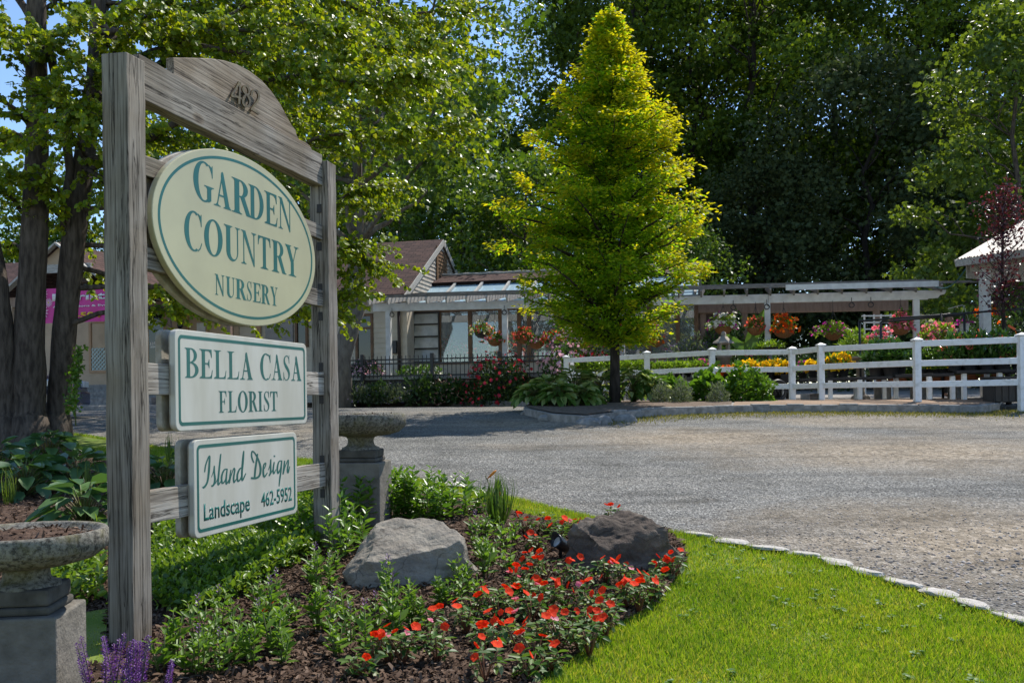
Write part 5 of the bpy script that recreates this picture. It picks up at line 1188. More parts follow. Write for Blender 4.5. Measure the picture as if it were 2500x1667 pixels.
for d0_, y0_, y1_ in ((15000, 2.5, 5.2), (8500, 5.2, 8.0), (4200, 8.0, 12)):
    x, y, q = sow(ELAWN, d0_, int(y0_ * 10), y0_, y1_); k = ~inside(BED, x, y); gx_.append(x[k]); gy_.append(y[k])
x, y, q = sow(PATCH, 12000, 5, 2.5, 5); gx_.append(x); gy_.append(y)
x = np.concatenate(gx_); y = np.concatenate(gy_); n = len(x); q = np.random.default_rng(1)
A = q.normal(size=(n, 3)) * .38; A[:, 2] = 1; Nn = rdir(n, 0, q); hgt = q.uniform(.016, .04, n) * (1 + .35 * np.sin(x * 5.1 + 1.2) * np.sin(y * 4.3))
tag(scatter('grass', L_GRASS, np.stack([x, y, gzn(y) + .008], 1), A, Nn, hgt, BLADE, None, 1.9 * .035 / hgt * .8), kind='stuff')
# clover and broad weeds in the lawn
x, y, q = sow(ELAWN, 36, 77, 2.6, 9); k = ~inside(BED, x, y) & (q.random(len(x)) < .25 + .75 * (np.sin(x * 3.1) * np.sin(y * 2.3 + 1) > .35)); x, y = np.repeat(x[k], 7), np.repeat(y[k], 7); n = len(x); aw = np.tile(np.arange(7) * .9, n // 7)
tag(scatter('clover', leafmat('clover_leaf', [(.05, .13, .02), (.09, .19, .03), (.14, .24, .04)], .35, .5, .3), np.stack([x + q.normal(size=n) * .012, y + q.normal(size=n) * .012, gzn(y) + .022 + q.random(n) * .014], 1), np.stack([np.cos(aw), np.sin(aw), np.full(n, .25)], 1), q.normal(size=(n, 3)) * .2 + np.array([0, 0, 1]), q.uniform(.012, .03, n), WIDE), kind='stuff')
# ragged longer grass along the edges
bx_, by_ = [], []
for (a, b) in zip(EDGE[:-1], EDGE[1:]):
    L = math.hypot(b[0] - a[0], b[1] - a[1]); m_ = int(L * 420); t_ = q.random(m_); bx_.append(a[0] + (b[0] - a[0]) * t_ - q.random(m_) * .05); by_.append(a[1] + (b[1] - a[1]) * t_ - .03 - q.random(m_) * .06)
x = np.concatenate(bx_); y = np.concatenate(by_); k = in_view(x, y); x, y = x[k], y[k]; n = len(x)
A = q.normal(size=(n, 3)) * .5; A[:, 2] = 1
tag(scatter('grass', L_GRASS, np.stack([x, y, gzn(y)], 1), A, rdir(n, 0, q), q.uniform(.03, .065, n), BLADE, None, 1.2), kind='stuff')
M_CHIP = leafmat('mulch_chip', [(.03, .017, .011), (.07, .042, .027), (.12, .076, .05), (.18, .125, .09)], .02, .9, .15, (1, 1, 1))
x, y, q = sow(BED, 5200, 21, 2.4, 6.6); x2, y2, _ = sow(BED, 1200, 22, 6.6, 11); x = np.concatenate([x, x2]); y = np.concatenate([y, y2]); k = ~inside(PATCH, x, y); x, y = x[k], y[k]; n = len(x)
A = rdir(n, 0, q); A[:, 2] *= .35; Nn = rdir(n, 1.6, q)
tag(scatter('mulch_chips', M_CHIP, np.stack([x, y, gzn(y) + .026 + q.random(n) * .016], 1), A, Nn, q.uniform(.012, .045, n), CHIP, None, q.uniform(.6, 1.6, n)), kind='stuff')
M_PEB = leafmat('loose_stone', [(.07, .068, .068), (.17, .16, .155), (.3, .27, .24), (.42, .33, .26), (.55, .52, .48)], 0.0, .85, .25, (1, 1, 1))
lotp = EDGE[::-1] + [(6.0, 3.3), (9, 3.0), (9, 17), (-7, 17), (-7, 11)]
xs_, ys_ = [], []
for dn, y0_, y1_ in ((700, 3.3, 5.5), (420, 5.5, 8), (170, 8, 13)):
    x, y, q = sow(lotp, dn, int(y0_ * 7), y0_, y1_); xs_.append(x); ys_.append(y)
x = np.concatenate(xs_); y = np.concatenate(ys_)
q = np.random.default_rng(8); dens = np.clip(np.exp(-((x - 2.9) ** 2 / 1.6 + (y - 5.4) ** 2 / 1.4)) * 1.4 + .22, 0, 1)      # coarser where the surface has broken up
k = q.random(len(x)) < dens; x, y = x[k], y[k]; n = len(x); A = rdir(n, 0, q); A[:, 2] *= .2; Nn = rdir(n, 3, q)
near = np.exp(-((x - 2.9) ** 2 / 1.6 + (y - 5.4) ** 2 / 1.4))
tag(scatter('gravel_stones', M_PEB, np.stack([x, y, gzn(y) + .012], 1), A, Nn, q.uniform(.008, .022, n) * (1 + 1.3 * near * q.random(n) ** 3), PEB, None, q.uniform(.6, 1.1, n), smooth=True), kind='stuff')
# thin grass and weeds creeping from the block kerb into the gravel
x = q.uniform(1.5, 10.5, 9000); y = np.interp(x, [p[0] for p in BEDK], [p[1] for p in BEDK]) - .02 - np.abs(q.normal(size=9000)) * .42; n = 9000
A = q.normal(size=(n, 3)) * .7; A[:, 2] = 1
tag(scatter('grass', leafmat('dry_grass', [(.12, .13, .02), (.2, .19, .04), (.27, .22, .08)], .4, .6, .3), np.stack([x, y, gzn(y) + .01], 1), A, rdir(n, 0, q), q.uniform(.02, .06, n), BLADE, None, 2.2), kind='stuff')

# ------------------------------------------------------------------ plants of the sign bed
L_IMP = leafmat('impatiens_leaf', [(.035, .1, .016), (.07, .15, .022), (.12, .2, .03), (.34, .38, .18)], .4, .45, .35)
L_SAL = leafmat('salvia_leaf', [(.08, .17, .02), (.13, .24, .026), (.18, .3, .035)], .45, .45, .4)
M_STEM = plain('green_stem', (.1, .16, .035), (.14, .1, .04), 9, .6)
M_RED = leafmat('red_petal', [(.8, .06, .012), (.86, .11, .018), (.7, .03, .012), (.82, .08, .03)], .3, .7, .1, (1.1, .5, .3))
M_PNK = leafmat('pink_petal', [(.75, .2, .3), (.8, .3, .38)], .35, .5, .4, (1, .8, .8))
def impatiens_proto(seed, big):
    q = np.random.default_rng(seed); r = random.Random(seed); mb = MB(); P, A = [], []
    tips = []
    for s_ in range(7 if big else 5):
        a = 2 * PI * s_ / (7 if big else 5) + r.uniform(-.4, .4); L = r.uniform(.03, .075); h = r.uniform(.06, .13)
        e = Vector((math.cos(a) * L, math.sin(a) * L, h)); mb.tube([(0, 0, -.01), e * .6 + Vector((0, 0, .01)), e], [.005, .004, .003], 5); tips.append(e)
        for k in range(6):
            b = 2 * PI * k / 6 + a; P.append(e + Vector((0, 0, -.022 * (k % 3)))); A.append((math.cos(b), math.sin(b), .12 - .3 * (k % 3)))
    n = len(P); A = np.array(A) + q.normal(size=(n, 3)) * .2; Nn = q.normal(size=(n, 3)) * .3; Nn[:, 2] += 1
    t = thing('impatiens', 'x', 'flower'); mb.build('stems', plain('reddish_stem', (.2, .05, .03), (.12, .1, .04), 9, .6), t)
    scatter('foliage', L_IMP, P, A, Nn, q.uniform(.032, .062, n), OVAL, t, .95)
    return t, tips
bl_mesh = []
for seed, mt in ((1, M_RED), (2, M_RED), (3, M_PNK)):
    q = np.random.default_rng(seed); nP = 5; a = np.arange(nP) * 2 * PI / nP + q.normal(size=nP) * .15
    A = np.stack([np.cos(a), np.sin(a), np.full(nP, .15 + .1 * seed)], 1); Nn = np.stack([np.zeros(nP), np.zeros(nP), np.ones(nP)], 1) + q.normal(size=(nP, 3)) * .15
    o = scatter('bloom', mt, np.zeros((nP, 3)), A, Nn, q.uniform(.027, .034, nP), WIDE, None, 1.5); bl_mesh.append(o.data); bpy.data.objects.remove(o)
IMP = [impatiens_proto(31, 1), impatiens_proto(32, 0), impatiens_proto(33, 1)]
Z6 = lambda x, y: (800 + x * .3827, 1100 + y * .3827)
zones = {'behind the boulders': [(1262, 545, 2), (1400, 540, 1), (1530, 545, 3), (1650, 590, 3), (1725, 555, 3), (1810, 485, 2), (1330, 650, 2), (1475, 585, 1)],
         'below the dark boulder': [(1290, 820, 3), (1380, 850, 1), (1530, 880, 1), (1610, 910, 0), (1770, 860, 2), (1880, 890, 3), (2060, 880, 1), (2140, 810, 2), (2215, 825, 2)],
         'along the lawn edge': [(1905, 1020, 3), (1985, 1045, 2), (2050, 990, 3), (1890, 975, 1), (1790, 1140, 1), (1770, 1225, 2), (1670, 1330, 1), (1600, 1300, 1), (1420, 1440, 1), (1290, 1480, 1), (2090, 960, 1)],
         'in mid bed': [(1195, 930, 3), (1260, 930, 1), (1360, 960, 1), (1130, 1010, 2), (1290, 1000, 1), (1510, 1040, 3), (1650, 1020, 3), (1700, 1090, 1), (1410, 1060, 1), (1240, 1090, 2), (1075, 1100, 0), (1630, 1170, 1), (1530, 1190, 0), (1300, 1120, 0)],
         'in the front rows': [(935, 1110, 2), (650, 1200, 1), (880, 1200, 1), (1020, 1270, 3), (1140, 1260, 3), (1220, 1310, 1), (1480, 1310, 1), (1380, 1270, 1), (1020, 1350, 2), (1320, 1400, 2), (700, 1380, 0), (390, 1390, 3), (480, 1395, 1), (290, 1410, 1), (1000, 1500, 3), (200, 1470, 0), (-340, 1270 - 120, 2), (640, 1290, 0)]}
g = random.Random(12); first = [True, True, True]
for zn, lst in zones.items():
    lst = sorted(lst, key=lambda p: (p[0], p[1]))
    byn = {}
    lst = [(a, b, c + 1 + (c == 3)) for a, b, c in lst]
    for i, (zx, zy, nb) in enumerate(lst): byn.setdefault(nb, []).append(i)
    for i, (zx, zy, nb) in enumerate(lst):
        px, py = Z6(zx, zy); p = G(px, min(py + 4, 1690)); k = g.randrange(3); src, tips = IMP[k]; rz = g.uniform(0, 6.28); sc = g.uniform(.85, 1.15)
        same = byn[nb]; desc = {0: 'impatiens without blooms', 1: 'impatiens with one bloom', 2: 'impatiens with two blooms', 3: 'impatiens with three blooms', 5: 'impatiens with five blooms'}[nb]
        lab = f'{desc} {zn}' + (f', {ORD[same.index(i)]} from the left of these' if len(same) > 1 else '')
        if first[k]:
            o = src; o.location = (p.x, p.y, p.z + .02); o.rotation_euler = (0, 0, rz); o['label'] = lab; o['group'] = 'impatiens in the sign bed'; keep = o; first[k] = False; root = o; root['_n'] = 1
        else: root = dup(src, (p.x, p.y, p.z + .02), rz, 1.0, lab, 'impatiens in the sign bed')
        for ch in list(root.children):
            if ch.name.startswith('bloom'): bpy.data.objects.remove(ch)
        for b in range(nb):
            tp = tips[(b + i) % len(tips)]
            bo = link(bpy.data.objects.new('bloom', bl_mesh[2 if (i + b) % 11 == 5 else b % 2]), root); bo.location = (tp.x * 1.1, tp.y * 1.1, tp.z + g.uniform(.018, .04))
            bo.rotation_euler = (g.uniform(.25, 1.25), g.uniform(-.5, .5), g.uniform(0, 6.28)); s_ = g.uniform(.58, .92); bo.scale = (s_,) * 3
for a, _ in IMP:
    if '_n' in a.keys(): del a['_n']

M_BLU = leafmat('violet_floret', [(.08, .025, .17), (.13, .035, .24), (.19, .05, .28)], .2, .5, .3, (1, 1, 1))
def salvia_proto(seed, h, ns, spike):
    q = np.random.default_rng(seed); r = random.Random(seed); mb = MB(); P, A, Sz = [], [], []; fp_, fa = [], []
    for s_ in range(ns):
        a = r.uniform(0, 6.28); L = r.uniform(.0, .05); hh = h * r.uniform(.75, 1.1); e = Vector((math.cos(a) * L, math.sin(a) * L, hh))
        mb.tube([(e.x * .3, e.y * .3, -.01), (e.x * .6, e.y * .6, hh * .5), e], [.0035, .003, .002], 5)
        nl = int(hh / .03)
        for k in range(nl):
            f_ = (k + 1) / nl; b = k * PI / 2 + a
            for sg in (0, PI): P.append((e.x * (.3 + .7 * f_), e.y * (.3 + .7 * f_), hh * f_)); A.append((math.cos(b + sg), math.sin(b + sg), .35 + .5 * f_)); Sz.append((.062 if f_ < .6 else .062 - .07 * (f_ - .6)) * r.uniform(.7, 1.15))
        if spike and s_ == 0:
            for k in range(16): a2 = k * 2.4; fp_.append((e.x + .006 * math.cos(a2), e.y + .006 * math.sin(a2), hh + .003 * k)); fa.append((math.cos(a2), math.sin(a2), .8))
            mb.tube([e, e + Vector((0, 0, .05))], [.003, .0015], 5)
    n = len(P); t = thing('salvia', 'x', 'flower'); mb.build('stems', M_STEM, t)
    scatter('foliage', L_SAL, P, np.array(A) + q.normal(size=(n, 3)) * .18, q.normal(size=(n, 3)) * .3 + np.array([0, 0, 1]), Sz, OVAL, t, .85)
    if fp_: scatter('flower_spike', M_BLU, fp_, fa, np.tile([0, 0, 1.], (len(fp_), 1)), .011, OVAL, t, 1.2)
    return t
SAL = [salvia_proto(51, .16, 4, False), salvia_proto(52, .19, 5, False), salvia_proto(53, .13, 3, False), salvia_proto(54, .21, 3, True)]
Z3 = lambda x, y: (x * .3615, 1100 + y * .3615)
sz = {'around the foot of the near post': [Z3(*p) for p in ((1170, 1480), (1260, 1560), (1100, 1530), (1380, 1480), (1340, 1560), (1480, 1545))],
      'below the boards': [Z3(*p) for p in ((1420, 1350), (1350, 1400), (1480, 1270), (1560, 1210), (1640, 1430), (1560, 1490), (1740, 1340), (1820, 1240), (1700, 1490), (1900, 1490), (1920, 1350), (1980, 1190), (1850, 1400), (1620, 1320), (1750, 1200), (1880, 1120))],
      'in front of the grey boulder': [Z6(*p) for p in ((60, 1340), (150, 1270), (100, 1130), (420, 1120), (400, 1020), (420, 1260), (300, 1200), (520, 1160), (600, 1170), (700, 1025), (740, 1010), (830, 985), (960, 990), (20, 1230), (250, 1330), (520, 1020), (-60, 1180), (-40, 1050), (80, 1010))],
      'beside the right end of the grey boulder': [Z6(*p) for p in ((830, 870), (1000, 830), (1050, 740), (980, 720), (950, 640), (1130, 660), (1090, 580), (1180, 610), (1160, 800), (1010, 560), (900, 930))],
      'between the far post and the grey boulder': [Z6(*p) for p in ((40, 800), (110, 700), (60, 620), (20, 900), (150, 560), (-60, 760), (-120, 840), (-80, 920))]}
used = [False] * 4
for zn, lst in sz.items():
    for i, (px, py) in enumerate(sorted(lst)):
        p = G(px, min(py + 6, 1695)); k = g.randrange(4); lab = f'green salvia {zn}, {ORD[i]} from the left'; loc = (p.x, p.y, p.z + .02); sc = g.uniform(.8, 1.2)
        if not used[k]: used[k] = True; o = SAL[k]; o.location = loc; o['label'] = lab; o['group'] = 'salvia in the sign bed'; o.scale = (sc,) * 3
        else: dup(SAL[k], loc, g.uniform(0, 6.28), sc, lab, 'salvia in the sign bed')
# flowering purple salvia at the corner
def spikes(label, px, py, n, seed, hh):
    p = G(px, py); t = thing('purple_salvia', label, 'flower', (p.x, p.y, p.z), 0, 'purple salvia by the near post'); q = np.random.default_rng(seed); r = random.Random(seed); mb = MB(); LP, LA = [], []
    for s_ in range(n):
        P, A = [], []
        a = r.uniform(0, 6.28); L = r.uniform(.03, .11); h = hh * r.uniform(.75, 1.05); e = Vector((math.cos(a) * L, math.sin(a) * L, h)); b = Vector((e.x * .35, e.y * .35, 0)); mb.tube([b, b.lerp(e, .5) + Vector((0, 0, .01)), e], [.003, .0025, .0015], 5)
        for k in range(105): f_ = .45 + .55 * k / 105; a2 = k * 2.4; rr = .009 * (1.12 - f_) + .002; c = b.lerp(e, f_); P.append((c.x + rr * math.cos(a2), c.y + rr * math.sin(a2), c.z)); A.append((math.cos(a2), math.sin(a2), .55))
        scatter('flower_spike', M_BLU, P, A, q.normal(size=(len(P), 3)) * .3 + np.array([0, 0, 1]), q.uniform(.006, .011, len(P)), OVAL, t, 1.3)
        for k in range(9): f_ = .05 + .04 * k; a2 = k * PI / 2; c = b.lerp(e, f_); LP.append(c); LA.append((math.cos(a2), math.sin(a2), .4))
    mb.build('stems', plain('purple_stem', (.12, .05, .1), (.08, .09, .04), 9, .6), t)
    scatter('foliage', L_SAL, LP, LA, q.normal(size=(len(LP), 3)) * .3 + np.array([0, 0, 1]), q.uniform(.04, .06, len(LP)), OVAL, t)
spikes('clump of purple salvia spikes left of the near post', 255, 1745, 10, 3, .27); spikes('clump of purple salvia spikes against the near post', 318, 1752, 9, 4, .30); spikes('sparse purple salvia spikes right of the near post', 372, 1760, 4, 5, .2)

# generic bushy plant
def bush(name, label, cat, loc, rx, rz_, mat, n, leaf, seed, tm=OVAL, bl=None, stem=None, group=None, up=.2, wid=1.0, solid=.55, droop=0, low=.1, nc=0):
    q = np.random.default_rng(seed); t = thing(name, label, cat, loc, q.uniform(0, 6.28), group)
    def cloud(m_, so):
        d = q.normal(size=(m_, 3)); d = nrm(d); d[:, 2] = np.abs(d[:, 2]) * (1 + low) - low
        r_ = (so + (1 - so) * q.random((m_, 1))); lump = 1 + .16 * np.sin(d[:, :1] * 7 + seed) * np.sin(d[:, 1:2] * 6 + 2 * seed) + .1 * np.sin(d[:, 2:] * 11 + seed)
        return d * r_ * lump * np.array([rx, rx, rz_]), d
    P, d = cloud(n, solid); A = d * .8 + q.normal(size=(n, 3)) * .55; A[:, 2] += up - droop
    scatter('foliage', mat, P, A, q.normal(size=(n, 3)) * .5 + np.array([0, 0, 1]), q.uniform(.65, 1.25, n) * leaf, tm, t, wid)
    mb = MB(); r = random.Random(seed)
    for _ in range(stem if stem is not None else 7):
        a = r.uniform(0, 6.28); e = Vector((math.cos(a) * rx * .6, math.sin(a) * rx * .6, rz_ * r.uniform(.5, .85))); mb.tube([(e.x * .1, e.y * .1, -.03), e * .55, e], [.008 + .01 * rx, .006, .003], 5)
    mb.build('stems', M_STEM, t)
    for i, (bm_, bn_, bs, btm, bso) in enumerate(bl or []):
        P, d = cloud(bn_, bso); P = P * 1.06; P = P[P[:, 2] > -low * rz_]
        k = len(P); scatter('blossoms', bm_, P, rdir(k, .2, q), nrm(P / np.array([rx, rx, rz_])) + q.normal(size=(k, 3)) * .35, q.uniform(.75, 1.3, k) * bs, btm, t)
    return t
# hostas
L_HOS = leafmat('blue_hosta_leaf', [(.05, .12, .05), (.075, .155, .055), (.11, .2, .055)], .28, .38, .55, (1.1, 1.1, .5))
L_VAR = leafmat('variegated_hosta_leaf', [(.06, .13, .025), (.1, .19, .03), (.3, .38, .12), (.45, .5, .24)], .4, .4, .5)
def hosta(label, loc, r, h, mat, n, leaf, seed, group=None, name='hosta', tm=HOSTA, wid=1.0):
    q = np.random.default_rng(seed); rr = random.Random(seed); t = thing(name, label, 'plant', loc, 0, group); mb = MB(); P, A, Nn, Sz = [], [], [], []
    for i in range(n):
        f_ = (i + .5) / n; a = i * 2.39996; L = r * (.2 + .75 * f_); z = h * (1 - .75 * f_ ** 1.5) * rr.uniform(.8, 1.1); e = Vector((math.cos(a) * L * .62, math.sin(a) * L * .62, z)); mb.tube([(0, 0, 0), (e.x * .55, e.y * .55, z * .75), e], [.006, .005, .004], 4)
        P.append(e); A.append((math.cos(a), math.sin(a), .35 - 1.1 * f_)); Nn.append((math.cos(a) * .3, math.sin(a) * .3, 1)); Sz.append(leaf * rr.uniform(.75, 1.2))
    mb.build('stems', M_STEM, t); scatter('foliage', mat, P, np.array(A) + q.normal(size=(n, 3)) * .15, np.array(Nn) + q.normal(size=(n, 3)) * .2, Sz, tm, t, wid, smooth=True); return t
HG = 'blue-green hostas behind the sign'
for i, (px, py, r, lab) in enumerate([(60, 1215, .5, 'broad blue-green hosta left of the other, near the urn'), (185, 1195, .5, 'blue-green hosta directly left of the near post'), (120, 1130, .45, 'hosta at the foot of the katsura trunks'),
                                      (405, 1215, .42, 'hosta seen between the near post and the bottom board'), (205, 1300, .42, 'low hosta with one large leaf behind the near urn'), (-10, 1170, .45, 'hosta at the left edge of the frame')]):
    p = G(px, py); hosta(lab, (p.x, p.y, p.z), r, .34, L_HOS, 46, .2, 100 + i, HG)
# grassy tufts among the hostas
L_TUFT = leafmat('long_grass', [(.07, .13, .015), (.12, .18, .02), (.17, .22, .04)], .45, .45, .45)
def tuft(name, label, cat, loc, n, h, seed, mat=None, wid=.35, spread=.6, group=None, parent=None):
    q = np.random.default_rng(seed); t = parent or thing(name, label, cat, loc, 0, group); a = q.uniform(0, 6.28, n); s_ = q.random(n) * spread
    A = np.stack([np.cos(a) * s_, np.sin(a) * s_, np.ones(n)], 1); B = np.stack([np.cos(a), np.sin(a), np.full(n, .8)], 1); L = h * q.uniform(.6, 1.1, n)
    tm = ([(0, .035, 0), (0, -.035, 0), (.4, .04, -.02), (.4, -.04, -.02), (.75, .03, -.14), (.75, -.03, -.14), (1, 0, -.36)], [(0, 2, 3, 1), (2, 4, 5, 3), (4, 6, 5)])
    scatter('foliage', mat or L_TUFT, np.stack([np.cos(a) * .03, np.sin(a) * .03, np.zeros(n)], 1), A, B, L, tm, t, wid); return t
for i, (px, py, n, lab) in enumerate([(90, 1185, 40, 'tuft of long grass among the hostas, left one'), (215, 1215, 36, 'tuft of long grass against the near post'), (20, 1235, 22, 'wispy grass tuft at the left edge above the urn'), (860, 1215, 26, 'long grass in front of the far urn pedestal'), (415, 1130, 26, 'long grass between the boards and the near post')]):
    p = G(px, py); tuft('grass_tuft', lab, 'grass', (p.x, p.y, p.z), n, .33, 130 + i, group='tufts of long grass')
# low green carpet behind and under the boards
L_COV = leafmat('ground_cover_leaf', [(.06, .13, .014), (.11, .2, .018), (.16, .26, .022), (.21, .29, .03)], .42, .4, .5)
cov = gxy([(375, 1345), (390, 1265), (470, 1210), (600, 1195), (730, 1215), (800, 1260), (815, 1330), (760, 1370), (700, 1410), (600, 1470), (470, 1520), (372, 1500)]) + gxy([(372, 1345)])
x, y, q = sow(cov, 8200, 31, 3.5, 9); n = len(x); hh = .05 + .10 * (0.5 + .5 * np.sin(x * 4 + 1) * np.sin(y * 2.6)); z = gzn(y) + .02 + hh * q.random(n) ** .6
A = rdir(n, .5, q); tag(scatter('ground_cover', L_COV, np.stack([x, y, z], 1), A, q.normal(size=(n, 3)) * .4 + np.array([0, 0, 1]), q.uniform(.025, .055, n), OVAL, None), kind='stuff')
cov2 = gxy([(95, 1450), (130, 1360), (250, 1330), (255, 1490), (160, 1500)]); x, y, q = sow(cov2, 2600, 33, 2.5, 9); n = len(x)
tag(scatter('ground_cover', L_COV, np.stack([x, y, gzn(y) + .02 + .16 * q.random(n)], 1), rdir(n, .5, q), q.normal(size=(n, 3)) * .4 + np.array([0, 0, 1]), q.uniform(.03, .07, n), OVAL, None), kind='stuff')
L_PHX = leafmat('phlox_leaf', [(.06, .14, .015), (.11, .22, .02), (.16, .28, .028)], .42, .35, .5)
def leafy(label, px, py, h, ns, seed, spread=.22, group='tall leafy plants around the far post'):
    p = G(px, py); q = np.random.default_rng(seed); r = random.Random(seed); t = thing('leafy_plant', label, 'plant', (p.x, p.y, p.z), 0, group); mb = MB(); P, A, Sz = [], [], []
    for s_ in range(ns):
        a = r.uniform(0, 6.28); L = spread * math.sqrt(r.random()); b = Vector((math.cos(a) * L, math.sin(a) * L, 0)); hh = h * r.uniform(.65, 1.1); e = b * 1.35 + Vector((r.gauss(0, .02), r.gauss(0, .02), hh)); mb.tube([(0, 0, -.02), b * .6, b, b.lerp(e, .5), e], [.004, .004, .004, .0035, .002], 4)
        nl = int(hh / .03)
        for k in range(nl):
            f_ = (k + 1) / nl
            for sg in (0, PI): c = b.lerp(e, f_); b2 = k * 1.3 + a + sg; P.append(c); A.append((math.cos(b2), math.sin(b2), .25 + .5 * f_)); Sz.append(r.uniform(.06, .1) * (1 if f_ < .8 else .75))
    n = len(P); mb.build('stems', M_STEM, t); scatter('foliage', L_PHX, P, np.array(A) + q.normal(size=(n, 3)) * .2, q.normal(size=(n, 3)) * .3 + np.array([0, 0, 1]), Sz, OVAL, t, .8)
for i, (px, py, h, ns, lab) in enumerate([(815, 1345, .34, 14, 'leafy plant hiding the foot of the far post'), (880, 1290, .34, 20, 'leafy plant in front of the far urn, nearest the post'), (960, 1275, .34, 20, 'leafy plant above the left end of the grey boulder'), (1050, 1270, .34, 20, 'leafy plant above the middle of the grey boulder'),
                                           (1120, 1262, .28, 14, 'leafy plant beside the daylily'), (850, 1230, .3, 12, 'leafy plant against the far urn pedestal'), (1000, 1232, .28, 14, 'leafy plant at the back of the bed by the lawn strip'), (900, 1345, .2, 8, 'low leafy plant left of the grey boulder'), (760, 1330, .24, 10, 'leafy plant under the right end of the bottom board')]):
    leafy(lab, px, py, h, ns, 150 + i)
# daylily with an orange bud
p = G(1215, 1290); t = tuft('daylily', 'daylily clump with one orange bud on a tall stalk', 'flower', (p.x, p.y, p.z), 120, .36, 171, leafmat('daylily_leaf', [(.05, .12, .015), (.09, .165, .02), (.13, .2, .03)], .4, .4, .5), .5, .75)
e = at(1190, 1168, p.y) - p; mb = MB(); mb.tube([(0, 0, 0), e * .5 + Vector((.01, 0, 0)), e], [.005, .004, .003], 6); mb.tube([e * .93, e * .93 + Vector((-.02, 0, .05))], [.003, .004], 5); mb.build('stalk', M_STEM, t)
M_ORG = plain('orange_petal', (.75, .3, .02), (.65, .18, .01), 20, .5)
for i, (c, d) in enumerate(((e, Vector((.065, 0, .06))), (e * .55 + Vector((.04, 0, .02)), Vector((.03, 0, .05))))): MB().tube([c, c + d * .35, c + d * .75, c + d], [.003, .009, .01, .003], 8).build('bud', M_ORG, t)

# ------------------------------------------------------------------ stone urns and the spotlight
m, t_, o = _new('mossy_concrete'); v = coord(t_); a = noise(t_, v, 5, 8, .7, .3); b = noise(t_, v, 55, 8, .75); hg = N_(t_, 'ShaderNodeSeparateXYZ'); t_.links.new(coord(t_), hg.inputs[0])
c1 = ramp(t_, a, [(.35, (.17, .16, .135)), (.6, (.27, .25, .21))]); bl_ = ramp(t_, b, [(.40, (0, 0, 0)), (.56, (1, 1, 1))]); c2 = mixc(t_, bl_, (.06, .056, .048), c1)
mo_ = ramp(t_, noise(t_, v, 8, 6, .7), [(.5, (0, 0, 0)), (.66, (.55, .55, .55))]); c3 = mixc(t_, mo_, c2, (.13, .115, .03)); princ(t_, o, c3, .95, .15, 0, bump(t_, b, .7, .01)); M_URN = m
M_URND = plain('weathered_concrete', (.12, .11, .095), (.055, .05, .044), 9, .95, .15, .6, detail=9)
M_PED = plain('pitted_concrete', (.2, .182, .155), (.13, .118, .1), 12, .95, .15, .7, detail=9)
def urn(label, c, rim, R_, zrim, base_h, pw, ph, rz):
    """c = ground point; bowl on a foot on a square pedestal"""
    t = thing('planter_urn', label, 'urn', c, rz); H_ = rim - c[2]; top = H_
    pr = [(.42, 0), (.41, .06), (.33, .1), (.29, .16), (.28, .28), (.31, .35), (.38, .38), (.62, .41), (.84, .49), (.96, .62), (.975, .655), (1.0, .67), (1.0, .96), (.98, 1.0), (.92, 1.0), (.88, .97), (.86, .9), (.5, .88), (.01, .88)]
    bh = base_h; MB().lathe([(r_ * R_, top - bh + z * bh) for r_, z in pr], 56, cap=False).build('bowl', M_URN, t, smooth=True)
    w2 = R_ * .42; zt_ = top - bh; mb = MB(); mb.box(-w2, w2, -w2, w2, zt_ - .055, zt_ + .004).box(-w2 * 1.06, w2 * 1.06, -w2 * 1.06, w2 * 1.06, zt_ - .085, zt_ - .056)
    mb.build('foot', M_URND, t, bevel=.01); MB().box(-pw, pw, -pw, pw, -.2, zt_ - .086).build('pedestal', M_PED, t, bevel=.008)
    q = np.random.default_rng(3); n = 90; r_ = R_ * .86 * np.sqrt(q.random(n)); a = q.uniform(0, 6.28, n)
    vs = [(0, 0, top - .012)]; nr_ = 6; ns_ = 28
    for i in range(1, nr_ + 1):
        for k in range(ns_): rr = R_ * .86 * i / nr_; vs.append((rr * math.cos(2 * PI * k / ns_), rr * math.sin(2 * PI * k / ns_), top - .03 * bh / .3 - .012 + .028 * math.cos(1.5 * i / nr_) + .008 * math.sin(k * 1.9 + i * 2.3)))
    fs = [(0, 1 + k, 1 + (k + 1) % ns_) for k in range(ns_)] + [(1 + (i - 1) * ns_ + k, 1 + i * ns_ + k, 1 + i * ns_ + (k + 1) % ns_, 1 + (i - 1) * ns_ + (k + 1) % ns_) for i in range(1, nr_) for k in range(ns_)]
    MB().add(vs, fs, True).build('soil', M_MULCH, t)
    n = 700; r_ = R_ * .84 * np.sqrt(q.random(n)); a = q.uniform(0, 6.28, n); P = np.stack([r_ * np.cos(a), r_ * np.sin(a), top - .012 - .015 * (r_ / R_) ** 2 + q.random(n) * .006], 1); A = rdir(n, 0, q); A[:, 2] *= .3
    ch = scatter('wood_chips', M_CHIP, P, A, rdir(n, 1.5, q), q.uniform(.008, .03, n), CHIP, t); ch['kind'] = 'stuff'
    return t
c = ground_pt(64, 3.32); c2 = at(64, 1308, 3.32); urn('wide stone urn on a square pedestal, cut by the left edge of the frame', (c2.x, 3.32, c.z - .12), c2.z + .02, .275, 0, .2, .155, 0, .12)
c = ground_pt(880, 6.75); c2 = at(880, 1013, 6.75); urn('mossy stone urn on a pedestal behind the far post of the sign', (c2.x, 6.75, c.z), c2.z + .01, .335, 0, .265, .185, 0, -.1)
p = G(1375, 1372); sp = thing('spotlight', 'black garden spotlight tilted up towards the sign beside the dark boulder', 'spotlight', (p.x - .015, p.y, p.z)); ax = Vector((-.62, -.45, .48)).normalized()
